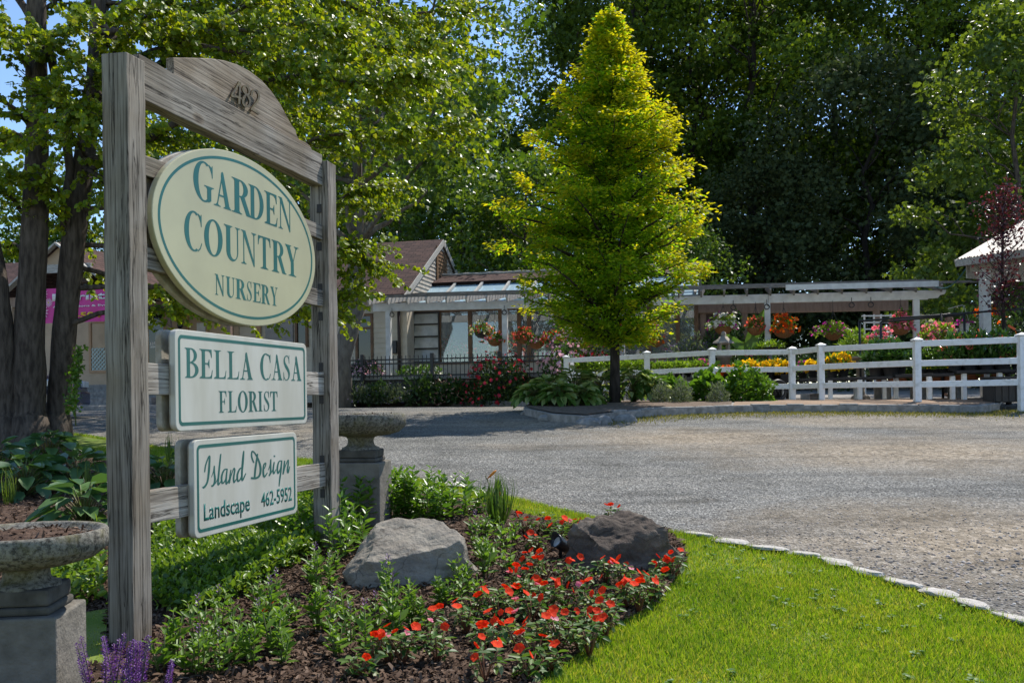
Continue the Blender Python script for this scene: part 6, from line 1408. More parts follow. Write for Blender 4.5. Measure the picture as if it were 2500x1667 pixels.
cc = Vector((0, 0, .115)); mb = MB(); sd_ = ax.cross(Vector((0, 0, 1))).normalized(); up_ = sd_.cross(ax)
prof = [(-.075, .018), (-.07, .03), (-.03, .038), (.03, .042), (.045, .044)]; n = 24; vs = []
for z, r_ in prof:
    for k in range(n): a = 2 * PI * k / n; ext = (.035 * max(0, math.sin(a))) if z > .04 else 0; vs.append(cc + ax * (z + ext) + (sd_ * math.cos(a) + up_ * math.sin(a)) * r_)
for k in range(n): a = 2 * PI * k / n; vs.append(cc + ax * (.02) + (sd_ * math.cos(a) + up_ * math.sin(a)) * .039)
fs = [(i * n + k, i * n + (k + 1) % n, (i + 1) * n + (k + 1) % n, (i + 1) * n + k) for i in range(len(prof)) for k in range(n)] + [tuple(range(n))[::-1]]
mb.add(vs, fs, True).build('lamp_housing', plain('black_plastic', (.012, .014, .018), (.018, .02, .024), 20, .4, .5), sp)
MB().add([cc + ax * .022 + (sd_ * math.cos(2 * PI * k / n) + up_ * math.sin(2 * PI * k / n)) * .0385 for k in range(n)], [tuple(range(n))]).build('lens', plain('pale_lens', (.5, .53, .55), (.4, .43, .45), 9, .15, .6), sp)
MB().tube([(0, 0, -.03), (0, 0, .08), cc - up_ * .03], [.012, .012, .012], 8).build('stake', MATS['black_plastic'], sp)
# ivy on the leaning trunk
q = np.random.default_rng(91); P = []
Yk = G(95, 1092).y
for i in range(420):
    py = q.uniform(845, 1010); px = 150 + 42 + q.normal() * 8 - (py - 850) * .12; v_ = at(px, py, Yk + .05 + q.normal() * .08); P.append(tuple(v_))
t = thing('ivy', 'thin vine climbing beside the leaning katsura trunk', 'vine', (0, 0, 0)); scatter('foliage', L_PHX, P, rdir(420, -.2, q), rdir(420, .3, q) + np.array([0, -.6, 0]), q.uniform(.035, .06, 420), WIDE, t)
MB().tube([at(185, 1040, Yk), at(183, 960, Yk + .05), at(195, 900, Yk), at(192, 850, Yk + .05)], .008, 5).build('stems', M_STEM, t)

# ------------------------------------------------------------------ planting bed by the golden tree and the bed before the deck
def bp(px, Y, dz=.14): p = ground_pt(px, Y); return (p.x, p.y, p.z + dz)
L_LAV = leafmat('lavender_leaf', [(.11, .14, .085), (.16, .2, .12), (.22, .26, .15)], .3, .6, .3)
M_LAVF = leafmat('lavender_flower', [(.2, .16, .3), (.28, .22, .38)], .3, .6, .3, (1, 1, 1))
L_HYD = leafmat('hydrangea_leaf', [(.06, .14, .014), (.1, .2, .018), (.14, .25, .024)], .42, .35, .5)
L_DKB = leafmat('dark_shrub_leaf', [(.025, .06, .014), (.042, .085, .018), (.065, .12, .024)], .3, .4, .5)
VG = 'variegated hostas under the golden tree'
for i, (px, Y, r, h, lab) in enumerate([(1302, 16.95, .5, .34, 'low variegated hosta spilling over the rocks at the bed tip'), (1362, 16.65, .5, .36, 'low variegated hosta spilling over the front of the planting bed'), (1425, 16.75, .42, .3, 'small variegated hosta in front of the golden tree trunk'), (1345, 17.4, .62, .46, 'variegated hosta at the pointed left end of the planting bed'), (1405, 17.6, .7, .58, 'variegated hosta second from the left end of the planting bed'), (1460, 17.9, .6, .55, 'variegated hosta just left of the golden tree trunk'),
                                         (1548, 17.9, .58, .6, 'variegated hosta just right of the golden tree trunk'), (1592, 17.8, .48, .48, 'variegated hosta between the golden tree and the lavender')]):
    hosta(lab, bp(px, Y), r, h, L_VAR, 95, .24, 200 + i, VG, wid=.8)
for i, (px, Y, h, lab) in enumerate([(1615, 17.2, .36, 'left lavender bush in front of the hydrangeas'), (1665, 17.1, .42, 'second lavender bush in front of the hydrangeas'), (1752, 17.1, .34, 'small lavender bush between hydrangea and round shrub')]):
    bush('lavender_bush', lab, 'shrub', bp(px, Y), .2, h, L_LAV, 900, .06, 210 + i, LANCE, [(M_LAVF, 160, .03, LANCE, .95)], 5, 'lavender in the planting bed', up=.9)
bush('hydrangea', 'bright green hydrangea behind the second lavender bush', 'shrub', bp(1640, 18.0), .3, .5, L_HYD, 420, .13, 215, WIDE, group='hydrangeas along the fence')
bush('hydrangea', 'bright green hydrangea at the fence post, left of the round shrub', 'shrub', bp(1733, 17.9), .42, .62, L_HYD, 620, .13, 216, WIDE, group='hydrangeas along the fence')
bush('round_shrub', 'wide round green shrub against the lower fence rails', 'shrub', bp(1818, 17.8), .62, .66, L_HYD, 1700, .095, 217, WIDE, low=.2)
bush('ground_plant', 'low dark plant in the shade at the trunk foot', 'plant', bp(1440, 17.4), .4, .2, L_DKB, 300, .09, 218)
# bed in front of the deck
q0 = lambda px: 23.95
M_ROSE = leafmat('rose_petal', [(.45, .012, .04), (.6, .03, .06), (.5, .015, .03)], .3, .5, .4, (1, .7, .7))
M_AST = leafmat('dusty_pink_plume', [(.4, .2, .17), (.5, .28, .22)], .3, .7, .2, (1, 1, 1))
L_ROSE = leafmat('rose_leaf', [(.03, .065, .016), (.05, .095, .02), (.075, .125, .028)], .3, .3, .6)
bush('rose_bush', 'big rose bush covered in crimson blooms in front of the greenhouse', 'shrub', bp(1222, 23.5), 1.0, 1.2, L_ROSE, 3600, .085, 220, OVAL, [(M_ROSE, 230, .1, FLOW, .9)], 12, low=.1)
bush('catmint', 'grey catmint at the left of the bed under the iron fence', 'plant', bp(880, 23.8), .55, .5, L_LAV, 1300, .09, 221, LANCE, [(M_LAVF, 160, .06, LANCE, .95)], 5, 'grey catmint under the iron fence', up=.9)
bush('catmint', 'grey catmint in the middle of the bed under the iron fence', 'plant', bp(962, 23.8), .5, .5, L_LAV, 1200, .09, 222, LANCE, [(M_LAVF, 160, .06, LANCE, .95)], 5, 'grey catmint under the iron fence', up=.9)
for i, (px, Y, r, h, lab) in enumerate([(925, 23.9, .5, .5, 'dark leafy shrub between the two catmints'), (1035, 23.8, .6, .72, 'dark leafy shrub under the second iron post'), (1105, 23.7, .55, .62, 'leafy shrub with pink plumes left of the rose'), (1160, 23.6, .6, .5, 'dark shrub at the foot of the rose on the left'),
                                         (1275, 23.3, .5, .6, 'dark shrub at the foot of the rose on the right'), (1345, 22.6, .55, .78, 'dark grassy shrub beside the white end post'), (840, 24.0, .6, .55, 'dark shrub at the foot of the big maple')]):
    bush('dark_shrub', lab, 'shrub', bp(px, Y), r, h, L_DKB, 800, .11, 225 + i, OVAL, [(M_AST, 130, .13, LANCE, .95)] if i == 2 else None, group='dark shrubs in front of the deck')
bush('geum', 'low plant with red flowers at the right of the rose bush', 'flower', bp(1296, 23.1), .28, .36, L_HYD, 260, .08, 236, OVAL, [(M_ROSE, 26, .07, FLOW, .95)])
tuft('grassy_lily', 'clump of strappy leaves between rose and white end post', 'plant', bp(1368, 22.3), 130, .62, 237, L_DKB, .5, .8)

# ------------------------------------------------------------------ goods of the nursery
M_POTK = plain('black_pot', (.018, .018, .019), (.03, .03, .03), 6, .5, .4)
M_TERR = plain('terracotta', (.36, .13, .06), (.28, .1, .05), 6, .85, .2, .1)
M_COCO = plain('coir_basket', (.3, .14, .06), (.2, .09, .04), 30, .95, .1, .8, detail=8)
M_YLIL = leafmat('yellow_lily', [(.8, .5, .01), (.85, .58, .02), (.75, .42, .008)], .5, .65, .15, (1, .9, .4))
M_OLIL = leafmat('orange_lily', [(.75, .1, .01), (.8, .16, .015), (.65, .07, .01)], .5, .65, .15, (1, .8, .5))
M_WHF = leafmat('white_petal', [(.75, .74, .7), (.8, .78, .72)], .5, .65, .15, (1, 1, .9))
M_MAG = leafmat('magenta_petal', [(.5, .03, .3), (.6, .06, .38)], .5, .65, .15, (1, .8, 1))
M_COR = leafmat('coral_petal', [(.75, .12, .08), (.8, .2, .13), (.7, .08, .06)], .5, .65, .15, (1, .8, .7))
M_FIRE = leafmat('fiery_orange_petal', [(.75, .09, .01), (.8, .2, .02), (.6, .04, .01)], .5, .65, .15, (1, .8, .5))
M_ROS = leafmat('bright_pink_petal', [(.75, .12, .2), (.8, .25, .3), (.7, .08, .18)], .5, .65, .15, (1, .8, .8))
M_CRM = leafmat('cream_petal', [(.7, .6, .42), (.75, .68, .5)], .5, .65, .15, (1, 1, .8))
L_LIM = leafmat('lime_bedding_leaf', [(.13, .24, .02), (.19, .3, .025), (.25, .34, .035)], .45, .4, .4)
L_BED = leafmat('bedding_leaf', [(.055, .13, .018), (.09, .19, .022), (.14, .24, .03)], .4, .35, .5)
L_GLS = leafmat('glossy_leaf', [(.03, .09, .018), (.05, .12, .022), (.08, .16, .028)], .3, .22, .7)
def FY(px): 
    a = sorted((p[0], 1 / p[1]) for p in FP); return 1 / float(np.interp(px, [x for x, _ in a], [y for _, y in a]))
M_TAB = plain('black_table_top', (.02, .02, .022), (.04, .04, .042), 5, .7, .2)
def table(label, px0, px1, py, legs, w0=.7, w1=1.85):
    A, B = at(px0, py, FY(px0) + w0), at(px1, py, FY(px1) + w0); zt_ = (A.z + B.z) / 2; C, D = at(px1, py, FY(px1) + w1), at(px0, py, FY(px0) + w1)
    C.x = B.x + (w1 - w0) * .22; D.x = A.x + (w1 - w0) * .22; C.y = B.y + (w1 - w0); D.y = A.y + (w1 - w0)
    t = thing('display_table', label, 'table', (A.x, A.y, zt_), 0, 'black display tables behind the white fence'); o_ = Vector((A.x, A.y, zt_))
    qd = [Vector((p.x, p.y, zt_)) - o_ for p in (A, B, C, D)]
    MB().add(qd + [p - Vector((0, 0, .055)) for p in qd], [(0, 1, 2, 3), (7, 6, 5, 4), (0, 4, 5, 1), (1, 5, 6, 2), (2, 6, 7, 3), (3, 7, 4, 0)]).build('tabletop', M_TAB, t, bevel=.006)
    for i, lx in enumerate(legs):
        back = i % 2; Yl = FY(lx) + w0 + (.08 if not back else w1 - w0 - .1); p = at(lx, py, Yl); zg = gz(p.x, p.y) + .12
        MB().box(p.x - .036 - o_.x, p.x + .036 - o_.x, p.y - .036 - o_.y, p.y + .036 - o_.y, zg - zt_, -.056).build('leg', M_VIN, t)
    return zt_
TZ = [table('black display table at the left end of the fence', 1392, 1560, 919, (1405, 1540, 1470, 1550)), table('black display table behind the hydrangeas', 1568, 1735, 921, (1580, 1722, 1650, 1700)), table('black display table just left of the fence corner', 1740, 1925, 929, (1750, 1903, 1913, 1860)),
      table('black display table right of the fence corner with its end showing', 1954, 2180, 921, (2027, 2089, 2099, 2158)), table('black display table in front of the large fence post', 2186, 2330, 912, (2268, 2187, 2325, 2270)), table('black display table at the right edge with tall lilies', 2336, 2540, 902, (2353, 2409, 2440, 2520))]
def on(ti, px, dep): Y = FY(px) + dep; p = at(px, 900, Y); return (p.x, Y, TZ[ti])
def pot_mb(r, h, mat, t, rim=.02): return MB().lathe([(r * .72, 0), (r * .98, h * .82), (r * 1.08, h * .82), (r * 1.1, h), (r * .95, h), (r * .93, h * .9), (.01, h * .9)], 18, cap=False).build('pot', mat, t, smooth=True)
def potted(name, label, cat, loc, r, h, fol, nl, leaf, fr, fz, seed, bl=None, potm=None, group=None, tm=OVAL, up=.4, wid=1.0):
    t = bush(name, label, cat, loc, fr, fz, fol, nl, leaf, seed, tm, bl, 5, group, up=up, low=.05, wid=wid)
    for ch in t.children: ch.location.z = h * .92
    pot_mb(r, h, potm or M_POTK, t); return t
def row(proto, items, group, labels):
    for i, (loc, sc) in enumerate(items):
        if i == 0: proto.location = loc; proto.scale = (sc,) * 3; proto['label'] = labels[0]; proto['group'] = group
        else: dup(proto, loc, random.uniform(0, 6.28), sc, labels[i], group)
def lin(a, b, n): return [a + (b - a) * i / max(1, n - 1) for i in range(n)]
# yellow, orange lilies
yl = potted('potted_lily', 'x', 'potted plant', (0, 0, 0), .105, .19, L_BED, 150, .1, .15, .22, 301, [(M_YLIL, 60, .14, FLOW, .75)], tm=LANCE, up=.6, wid=1.6)
xs_ = lin(1798, 1918, 7); nm = [f'yellow lily in a black pot, {ORD[i]} from the left before the fence corner' for i in range(7)]
its = [(on(2, x, 1.15 + .25 * (i % 2)), 1.0 + .06 * (i % 3)) for i, x in enumerate(xs_)] + [(on(3, 1984, 1.3), .95), (on(3, 2032, 1.1), 1.15), (on(3, 2058, 1.3), 1.2)]
row(yl, its, 'yellow lilies on the black tables', nm + ['yellow lily in a black pot between the two corner posts of the fence', 'taller yellow lily just right of the fence corner, left of its twin', 'taller yellow lily just right of the fence corner, right of its twin'])
ol = potted('potted_lily', 'x', 'potted plant', (0, 0, 0), .1, .18, L_BED, 130, .09, .15, .18, 302, [(M_OLIL, 60, .12, FLOW, .75)], tm=LANCE, up=.6, wid=1.6)
row(ol, [(on(2, x, 1.2), 1.0) for x in (1752, 1774, 1792)], 'orange lilies on the black tables', [f'orange-red lily in a black pot, {ORD[i]} from the left, beside the yellow ones' for i in range(3)])
lm = potted('bedding_plant', 'x', 'potted plant', (0, 0, 0), .1, .16, L_LIM, 320, .07, .2, .25, 303, None)
xs_ = lin(1412, 1486, 5) + lin(1512, 1562, 4) + lin(1590, 1700, 6)
row(lm, [(on(0 if x < 1564 else 1, x, 1.0 + .3 * (i % 2)), 1.0) for i, x in enumerate(xs_)], 'lime green bedding plants in black pots', [f'lime bedding plant left of the golden trunk, {ORD[i]} from the white end post' for i in range(5)] + [f'lime green bedding plant right of the golden trunk, {ORD[i]} from the trunk' for i in range(4)] + [f'lime green bedding plant behind the hydrangeas, {ORD[i]} from the left' for i in range(6)])
pk_ = potted('bedding_plant', 'x', 'potted plant', (0, 0, 0), .1, .16, L_BED, 220, .07, .19, .25, 304, [(M_ROS, 34, .05, FLOW, .9), (M_MAG, 16, .05, FLOW, .9)])
row(pk_, [(on(1, 1712, 1.2), 1.05), (on(1, 1728, 1.5), 1.0), (on(1, 1540, 1.7), 1.0), (on(1, 1590, 1.8), 1.0), (on(1, 1655, 1.8), 1.0), (on(3, 1960, 1.5), 1.0)], 'pink bedding plants in black pots', ['pink and mauve bedding plant at the fence post behind the left hydrangea', 'pink and mauve bedding plant hidden behind the hydrangea post', 'pink bedding plant behind the lime ones, nearest the golden trunk', 'pink bedding plant behind the lime ones, second from the golden trunk', 'pink bedding plant behind the lime ones, third from the golden trunk', 'red and pink plant between the two corner posts'])
pe = potted('potted_peony', 'x', 'potted plant', (0, 0, 0), .16, .24, L_GLS, 420, .12, .27, .42, 305, None)
row(pe, [(on(3, x, .98 + .25 * (i % 2)), 1.0) for i, x in enumerate(lin(2140, 2192, 4))], 'glossy green peonies in black pots', [f'glossy green peony in a black pot, {ORD[i]} from the left beside the big fence post' for i in range(4)])
pl_ = potted('potted_lily', 'x', 'potted plant', (0, 0, 0), .14, .2, L_GLS, 300, .12, .22, .42, 306, [(M_COR, 7, .13, FLOW, .95)], tm=LANCE, up=.7, wid=2.0)
row(pl_, [(on(5, x, 1.0 + .25 * (i % 2)), 1.05) for i, x in enumerate(lin(2330, 2448, 7))], 'tall pink lilies in black pots', [f'tall dark-leaved lily with pink buds, {ORD[i]} from the left at the right edge table' for i in range(7)])
asb = potted('potted_astilbe', 'feathery salmon pink astilbe at the far right of the tables', 'potted plant', on(5, 2486, 1.1), .13, .2, L_BED, 200, .08, .22, .25, 307, [(M_COR, 240, .06, LANCE, .85)])
yg = potted('bedding_plant', 'x', 'potted plant', (0, 0, 0), .09, .1, L_LIM, 170, .06, .16, .14, 308, [(M_YLIL, 8, .035, FLOW, .9)])
row(yg, [(on(4, x, 1.1), 1.0) for x in lin(2255, 2318, 5)], 'yellow-green edging plants on the middle table', [f'low yellow-green plant right of the big fence post, {ORD[i]} from the post' for i in range(5)])
# clay pots on the ground bench behind
bz_ = gz(9, 19) + .13
tb = thing('ground_bench', 'low grey bench of clay pots under the display tables', 'bench', (0, 0, 0)); A, B = at(2140, 925, FY(2140) + 2.2), at(2450, 925, FY(2450) + 2.2); zz = (A.z + B.z) / 2 - .12
MB().bar((A.x, A.y, zz), (B.x, B.y, zz), .5, .05).build('boards', M_SLAT, tb)
for f_ in (.05, .35, .65, .95): p = A.lerp(B, f_); MB().box(p.x - .1, p.x + .1, p.y - .2, p.y + .2, bz_, zz - .026).build('block', M_GRAN, tb)
tp_ = potted('clay_pot_plant', 'x', 'potted plant', (0, 0, 0), .11, .17, L_LIM, 170, .065, .15, .15, 309, None, M_TERR)
row(tp_, [((lambda p: (p.x, p.y, zz + .026))(A.lerp(B, (i + .5) / 11)), 1.0) for i in range(11)], 'lime plants in clay pots under the tables', [f'lime green plant in a clay pot under the tables, {ORD[i]} from the left' for i in range(11)])
# black tubs and blocks near the ground
for i, (px, Y, lab) in enumerate([(1900, 20.6, 'black nursery tub under the yellow lilies, left one'), (1925, 20.6, 'black nursery tub under the yellow lilies beside the corner post')]):
    p = ground_pt(px, Y); t = thing('nursery_tub', lab, 'pot', (p.x, p.y, p.z + .13)); MB().lathe([(.15, 0), (.19, .3), (.2, .3), (.2, .33), (.18, .33), (.17, .26), (.01, .26)], 20, cap=False).build('pot', M_POTK, t, smooth=True); MB().lathe([(.01, .265), (.168, .262)], 18, cap=False).build('soil', M_MULCH, t)
for i, (px, w_, lab) in enumerate([(1966, .2, 'low grey concrete block between the corner posts'), (1993, .17, 'dark concrete block at the foot of the second corner post')]):
    p = ground_pt(px, FY(px) + .05); rock('concrete_block', lab, 'block', (p.x - (.05 if i else 0), p.y - .12, p.z + .2), (w_, .1, .1), M_GRAN if i == 0 else M_ROCKB, 90 + i, -.3, cuts=0, flat=[((1, 0, 0), .62), ((-1, 0, 0), .62), ((0, 1, 0), .62), ((0, -1, 0), .62), ((0, 0, 1), .62), ((0, 0, -1), .62)], sub=4, rough=.02)
p = ground_pt(2470, FY(2470) + .6); t = thing('black_crate', 'large black plastic crate under the right edge table', 'crate', (p.x, p.y, p.z + .13)); mb = MB(); mb.box(-.42, .42, -.2, .2, 0, .42); mb.build('body', M_POTK, t, bevel=.01)
for k in range(7): MB().box(-.4 + .12 * k, -.37 + .12 * k, -.215, -.201, .02, .4).build('rib', M_POTK, t)
MB().box(-.44, .44, -.22, .22, .421, .45).build('rim', M_POTK, t)
# cart with black wheels
p = ground_pt(1885, 19.6); ct = thing('garden_cart', 'black garden cart with spoked wheels tucked behind the round shrub', 'cart', (p.x, p.y, p.z + .13), .3)
for s_ in (-1, 1):
    wv = MB(); wv.tube([(.2 * math.cos(a), .22 * s_, .2 + .2 * math.sin(a)) for a in [2 * PI * k / 24 for k in range(25)]], .04, 8); wl_ = wv.build('wheel', M_DKM, ct)
    h_ = MB(); 
    for k in range(6): a = PI / 3 * k; h_.tube([(0, .22 * s_, .2), (.18 * math.cos(a), .22 * s_, .2 + .18 * math.sin(a))], .01, 5)
    h_.lathe([(.03, .17), (.03, .23)], 8, (0, .22 * s_, 0)); h_.build('spokes', M_DKM, wl_)
MB().box(-.35, .35, -.17, .17, .36, .4).box(-.35, -.33, -.17, .17, .4, .55).box(.33, .35, -.17, .17, .4, .55).build('bed', M_DKM, ct); MB().tube([(.35, 0, .38), (.6, 0, .6), (.7, 0, .72)], .014, 6).build('handle', M_DKM, ct)

# hanging baskets
def basket(label, px, py, Y, r, fol, nl, bl, seed, br_=None, bm_=None, fz=.3, fx=.34, hang=None, group='hanging baskets under the pergola', drop=.1):
    c = at(px, py, Y); br_ = br_ or r
    t = bush('hanging_basket', label, 'hanging basket', (c.x, c.y, c.z), fx, fz, fol, nl, .085, seed, OVAL, bl, 4, group, up=.2, low=.22, solid=.4, droop=.1)
    for ch in t.children: ch.location.z = drop * .2
    MB().lathe([(.02, -br_ * .78), (br_ * .5, -br_ * .68), (br_ * .85, -br_ * .35), (br_, .0), (br_ * 1.03, .02), (br_ * .9, .02), (.02, .0)], 20, cap=False).build('basket', bm_ or M_COCO, t, smooth=True)
    zt_ = hang if hang is not None else zfun(H.ex.dot(Vector((c.x, c.y, 0)) - H.o)) - .2
    if zt_ - c.z > .2:
        mb = MB(); top_ = Vector((0, 0, zt_ - c.z)); kn = Vector((0, 0, min(.55, zt_ - c.z - .05)))
        for k in range(3): a = 2 * PI * k / 3 + .4; mb.tube([(br_ * math.cos(a), br_ * math.sin(a), .01), kn], .005, 4)
        mb.tube([kn, top_], .006, 4); mb.build('hanger', M_DKM, t)
    return t
PYc = lambda px: 1 / (1 / 25 + (px - 920) / 1334 * (1 / 21.8 - 1 / 25))
B1 = [('hanging basket of white and purple petunias above the stone lantern', 1766, 800, .2, L_LIM, 420, [(M_WHF, 130, .075, FLOW, .85), (M_MAG, 26, .085, FLOW, .9)], .36, .38),
      ('hanging basket of coral begonias between tan post and white post', 1845, 803, .18, L_BED, 220, [(M_COR, 70, .08, FLOW, .85)], .3, .22),
      ('large hanging basket of fiery orange begonias right of the white post', 1914, 806, .22, L_BED, 260, [(M_FIRE, 120, .1, FLOW, .85)], .4, .32),
      ('trailing hanging basket of purple and lime petunias left of the trellis', 2034, 814, .19, L_LIM, 480, [(M_MAG, 80, .06, FLOW, .9)], .26, .46),
      ('full basket of bright pink fuchsias left of the last white pergola post', 2199, 800, .2, L_BED, 260, [(M_ROS, 130, .09, FLOW, .82)], .34, .27),
      ('basket of cream variegated leaves behind the last white pergola post', 2250, 803, .2, L_LIM, 300, [(M_CRM, 160, .08, FLOW, .85)], .3, .4)]
for i, (lab, px, py, r, fo, nl, bl, fz, fx) in enumerate(B1): basket(lab, px, py, PYc(px) + (.75 if px == 2250 else -.1), r * 1.15, fo, nl, bl, 320 + i, fz=fz, fx=fx)
B2 = [('dark hanging basket of red and white begonias in front of the second tall pane', 1176, 812, .2, L_LIM, 260, [(M_CRM, 40, .08, FLOW, .85), (M_COR, 36, .08, FLOW, .9)], M_POTK, .26, .32),
      ('hanging basket of orange and pale pink flowers left of the second white post', 1208, 832, .19, L_BED, 260, [(M_FIRE, 26, .08, FLOW, .85), (M_PNK, 40, .06, FLOW, .9)], M_COCO, .22, .34),
      ('hanging basket of salmon red geraniums right of the second white post', 1277, 826, .19, L_BED, 240, [(M_COR, 130, .07, FLOW, .8)], M_COCO, .28, .28),
      ('hanging bowl of pale pink flowers between salmon and red baskets', 1310, 838, .2, L_BED, 240, [(M_PNK, 46, .055, FLOW, .9), (M_WHF, 20, .05, FLOW, .9)], M_COCO, .18, .32),
      ('black hanging pot of red begonias at the left fringe of the golden tree', 1352, 833, .2, L_BED, 240, [(M_RED, 60, .09, FLOW, .85), (M_COR, 30, .08, FLOW, .9)], M_POTK, .26, .34),
      ('hanging basket of red and white flowers seen through the golden tree', 1573, 806, .2, L_BED, 240, [(M_COR, 60, .08, FLOW, .85), (M_WHF, 30, .07, FLOW, .9)], M_COCO, .28, .36),
      ('small orange hanging basket low behind the golden tree', 1602, 836, .16, L_BED, 150, [(M_FIRE, 50, .08, FLOW, .85)], M_COCO, .2, .2)]
for i, (lab, px, py, r, fo, nl, bl, bm_, fz, fx) in enumerate(B2): basket(lab, px, py, PYc(px) + .0, r, fo, nl, bl, 330 + i, fz=fz, fx=fx, bm_=bm_)
# flowers inside the greenhouse
for i, (px, py, r, lab) in enumerate([(1095, 845, .42, 'orange-pink begonias behind the first tall pane'), (1130, 862, .4, 'leafy plant with coral flowers low behind the first pane'), (1190, 850, .4, 'coral begonias behind the second tall pane'), (1252, 838, .42, 'coral begonias behind the narrow panes'), (1330, 845, .42, 'coral begonias inside the greenhouse near the golden tree'), (1420, 850, .4, 'red flowers inside the greenhouse left of the golden trunk')]):
    c = at(px, py, 27.6); bush('indoor_begonia', lab, 'potted plant', (c.x, c.y, c.z - .3), r, .6, L_BED, 320, .12, 345 + i, OVAL, [(M_COR, 46, .13, FLOW, .85)], 4, 'flowers inside the greenhouse', low=.5)
# standing flowers along the deck
M_GAU = leafmat('pale_pink_flower', [(.7, .38, .48), (.78, .5, .58)], .35, .5, .3, (1, .9, .9))
for i, (px, py, Y, rx, h, fo, bl, nm, lab) in enumerate([
        (890, 912, 25.0, .55, .35, L_DKB, [(M_GAU, 260, .06, FLOW, .9)], 'heather', 'pots of dusty pink heather at the left of the iron fence'),
        (1040, 914, 25.0, .5, .24, L_BED, [(M_WHF, 90, .07, FLOW, .9)], 'white_bedding', 'white-flowered bedding plants behind the iron fence'), (1000, 914, 25.1, .35, .2, L_BED, None, 'green_bedding', 'green bedding plants behind the iron fence, left of the white ones'),
        (1395, 912, 22.9, .75, 1.1, L_BED, [(M_GAU, 260, .1, FLOW, .8)], 'gaura', 'airy pale pink gaura behind the white end post'), (1470, 912, 22.8, .6, 1.25, L_DKB, [(M_ROSE, 120, .1, FLOW, .85)], 'red_salvia', 'tall dark red flowers left of the golden trunk'),
        (1665, 905, 22.4, .5, .75, L_LAV, [(M_LAVF, 300, .09, LANCE, .85)], 'blue_salvia', 'blue-violet salvia at the greenhouse corner'), (1700, 905, 22.3, .35, .9, L_LAV, [(M_BLU, 160, .08, LANCE, .85)], 'delphinium', 'deep blue delphinium left of the shed door'),
        (1735, 905, 24.6, .4, 1.2, L_GLS, [(M_YLIL, 6, .08, FLOW, .95)], 'glossy_shrub', 'glossy shrub left of the stone lantern'), (1798, 905, 24.6, .45, 1.4, L_GLS, None, 'glossy_shrub', 'glossy shrub right of the stone lantern'), (1852, 905, 24.8, .5, 1.35, L_GLS, [(M_YLIL, 9, .1, FLOW, .95)], 'glossy_shrub', 'glossy shrub with yellow flowers left of the third white post'),
        (1850, 880, 21.8, .3, .3, L_BED, [(M_ROS, 40, .08, FLOW, .9)], 'pink_flowers', 'pink flowers at the foot of the glossy yellow-flowered shrub')]):
    c = at(px, py, Y); bush(nm, lab, 'potted plant' if i < 3 else 'plant', (c.x, c.y, c.z), rx, h, fo, int(500 * (rx + h)), .1, 360 + i, OVAL, bl, 6, low=.1, up=.5)
p = ground_pt(1826, 23.0); ban = thing('banana_plant', 'banana plant with big upright leaves behind the tan post', 'plant', (p.x, p.y, p.z + .1)); 
def bleaf(dx, dz, L, tilt, seed):
    mb = MB(); vs = []; n = 9
    for i in range(n + 1):
        f_ = i / n; wv = .17 * math.sin(PI * min(1, f_ * .9 + .1)) ** .7; x_ = dx * f_ ** 1.5 * L; z_ = 1.0 + (L * f_ - .3 * abs(dx) * L * f_ ** 2) * dz
        vs += [(x_ - wv, .05 * f_ - .03, z_), (x_, .05 * f_ + .02, z_), (x_ + wv, .05 * f_ - .03, z_)]
    for i in range(n): a = 3 * i; mb.f += [(a, a + 1, a + 4, a + 3), (a + 1, a + 2, a + 5, a + 4)]; mb.sm += [True, True]
    mb.v = vs; return mb
LB = leafmat('banana_leaf', [(.08, .17, .03), (.12, .22, .04)], .4, .4, .5)
for dx, dz, L in ((.35, 1, 1.5), (-.6, .8, 1.1), (-.9, .5, 1.0), (.7, .6, .9)): bleaf(dx, dz, L, 0, 1).build('leaf', LB, ban)
MB().tube([(0, 0, 0), (0, 0, 1.2)], [.07, .05], 8).build('stem', M_STEM, ban)
# stone lantern
c = at(1767, 872, 22.0); zg = gz(c.x, c.y) + .13; ln = thing('stone_lantern', 'small pale stone pagoda lantern below the petunia basket', 'garden ornament', (c.x, c.y, c.z)); M_STL = plain('cast_stone', (.33, .29, .24), (.25, .22, .18), 9, .9, .2, .4)
MB().lathe([(.16, zg - c.z), (.16, -.02), (.2, .0), (.2, .05), (.12, .06)], 4).build('base', M_STL, ln); mb = MB()
for a, b in ((-1, -1), (1, -1), (1, 1), (-1, 1)): mb.box(a * .1 - .025, a * .1 + .025, b * .1 - .025, b * .1 + .025, .06, .3)
mb.box(-.12, .12, -.12, .12, .3, .33); mb.build('chamber', M_STL, ln); MB().lathe([(.27, .33), (.25, .37), (.14, .44), (.09, .5), (.05, .51), (.07, .55), (.05, .6), (.0, .63)], 4, cap=False).build('roof', M_STL, ln)
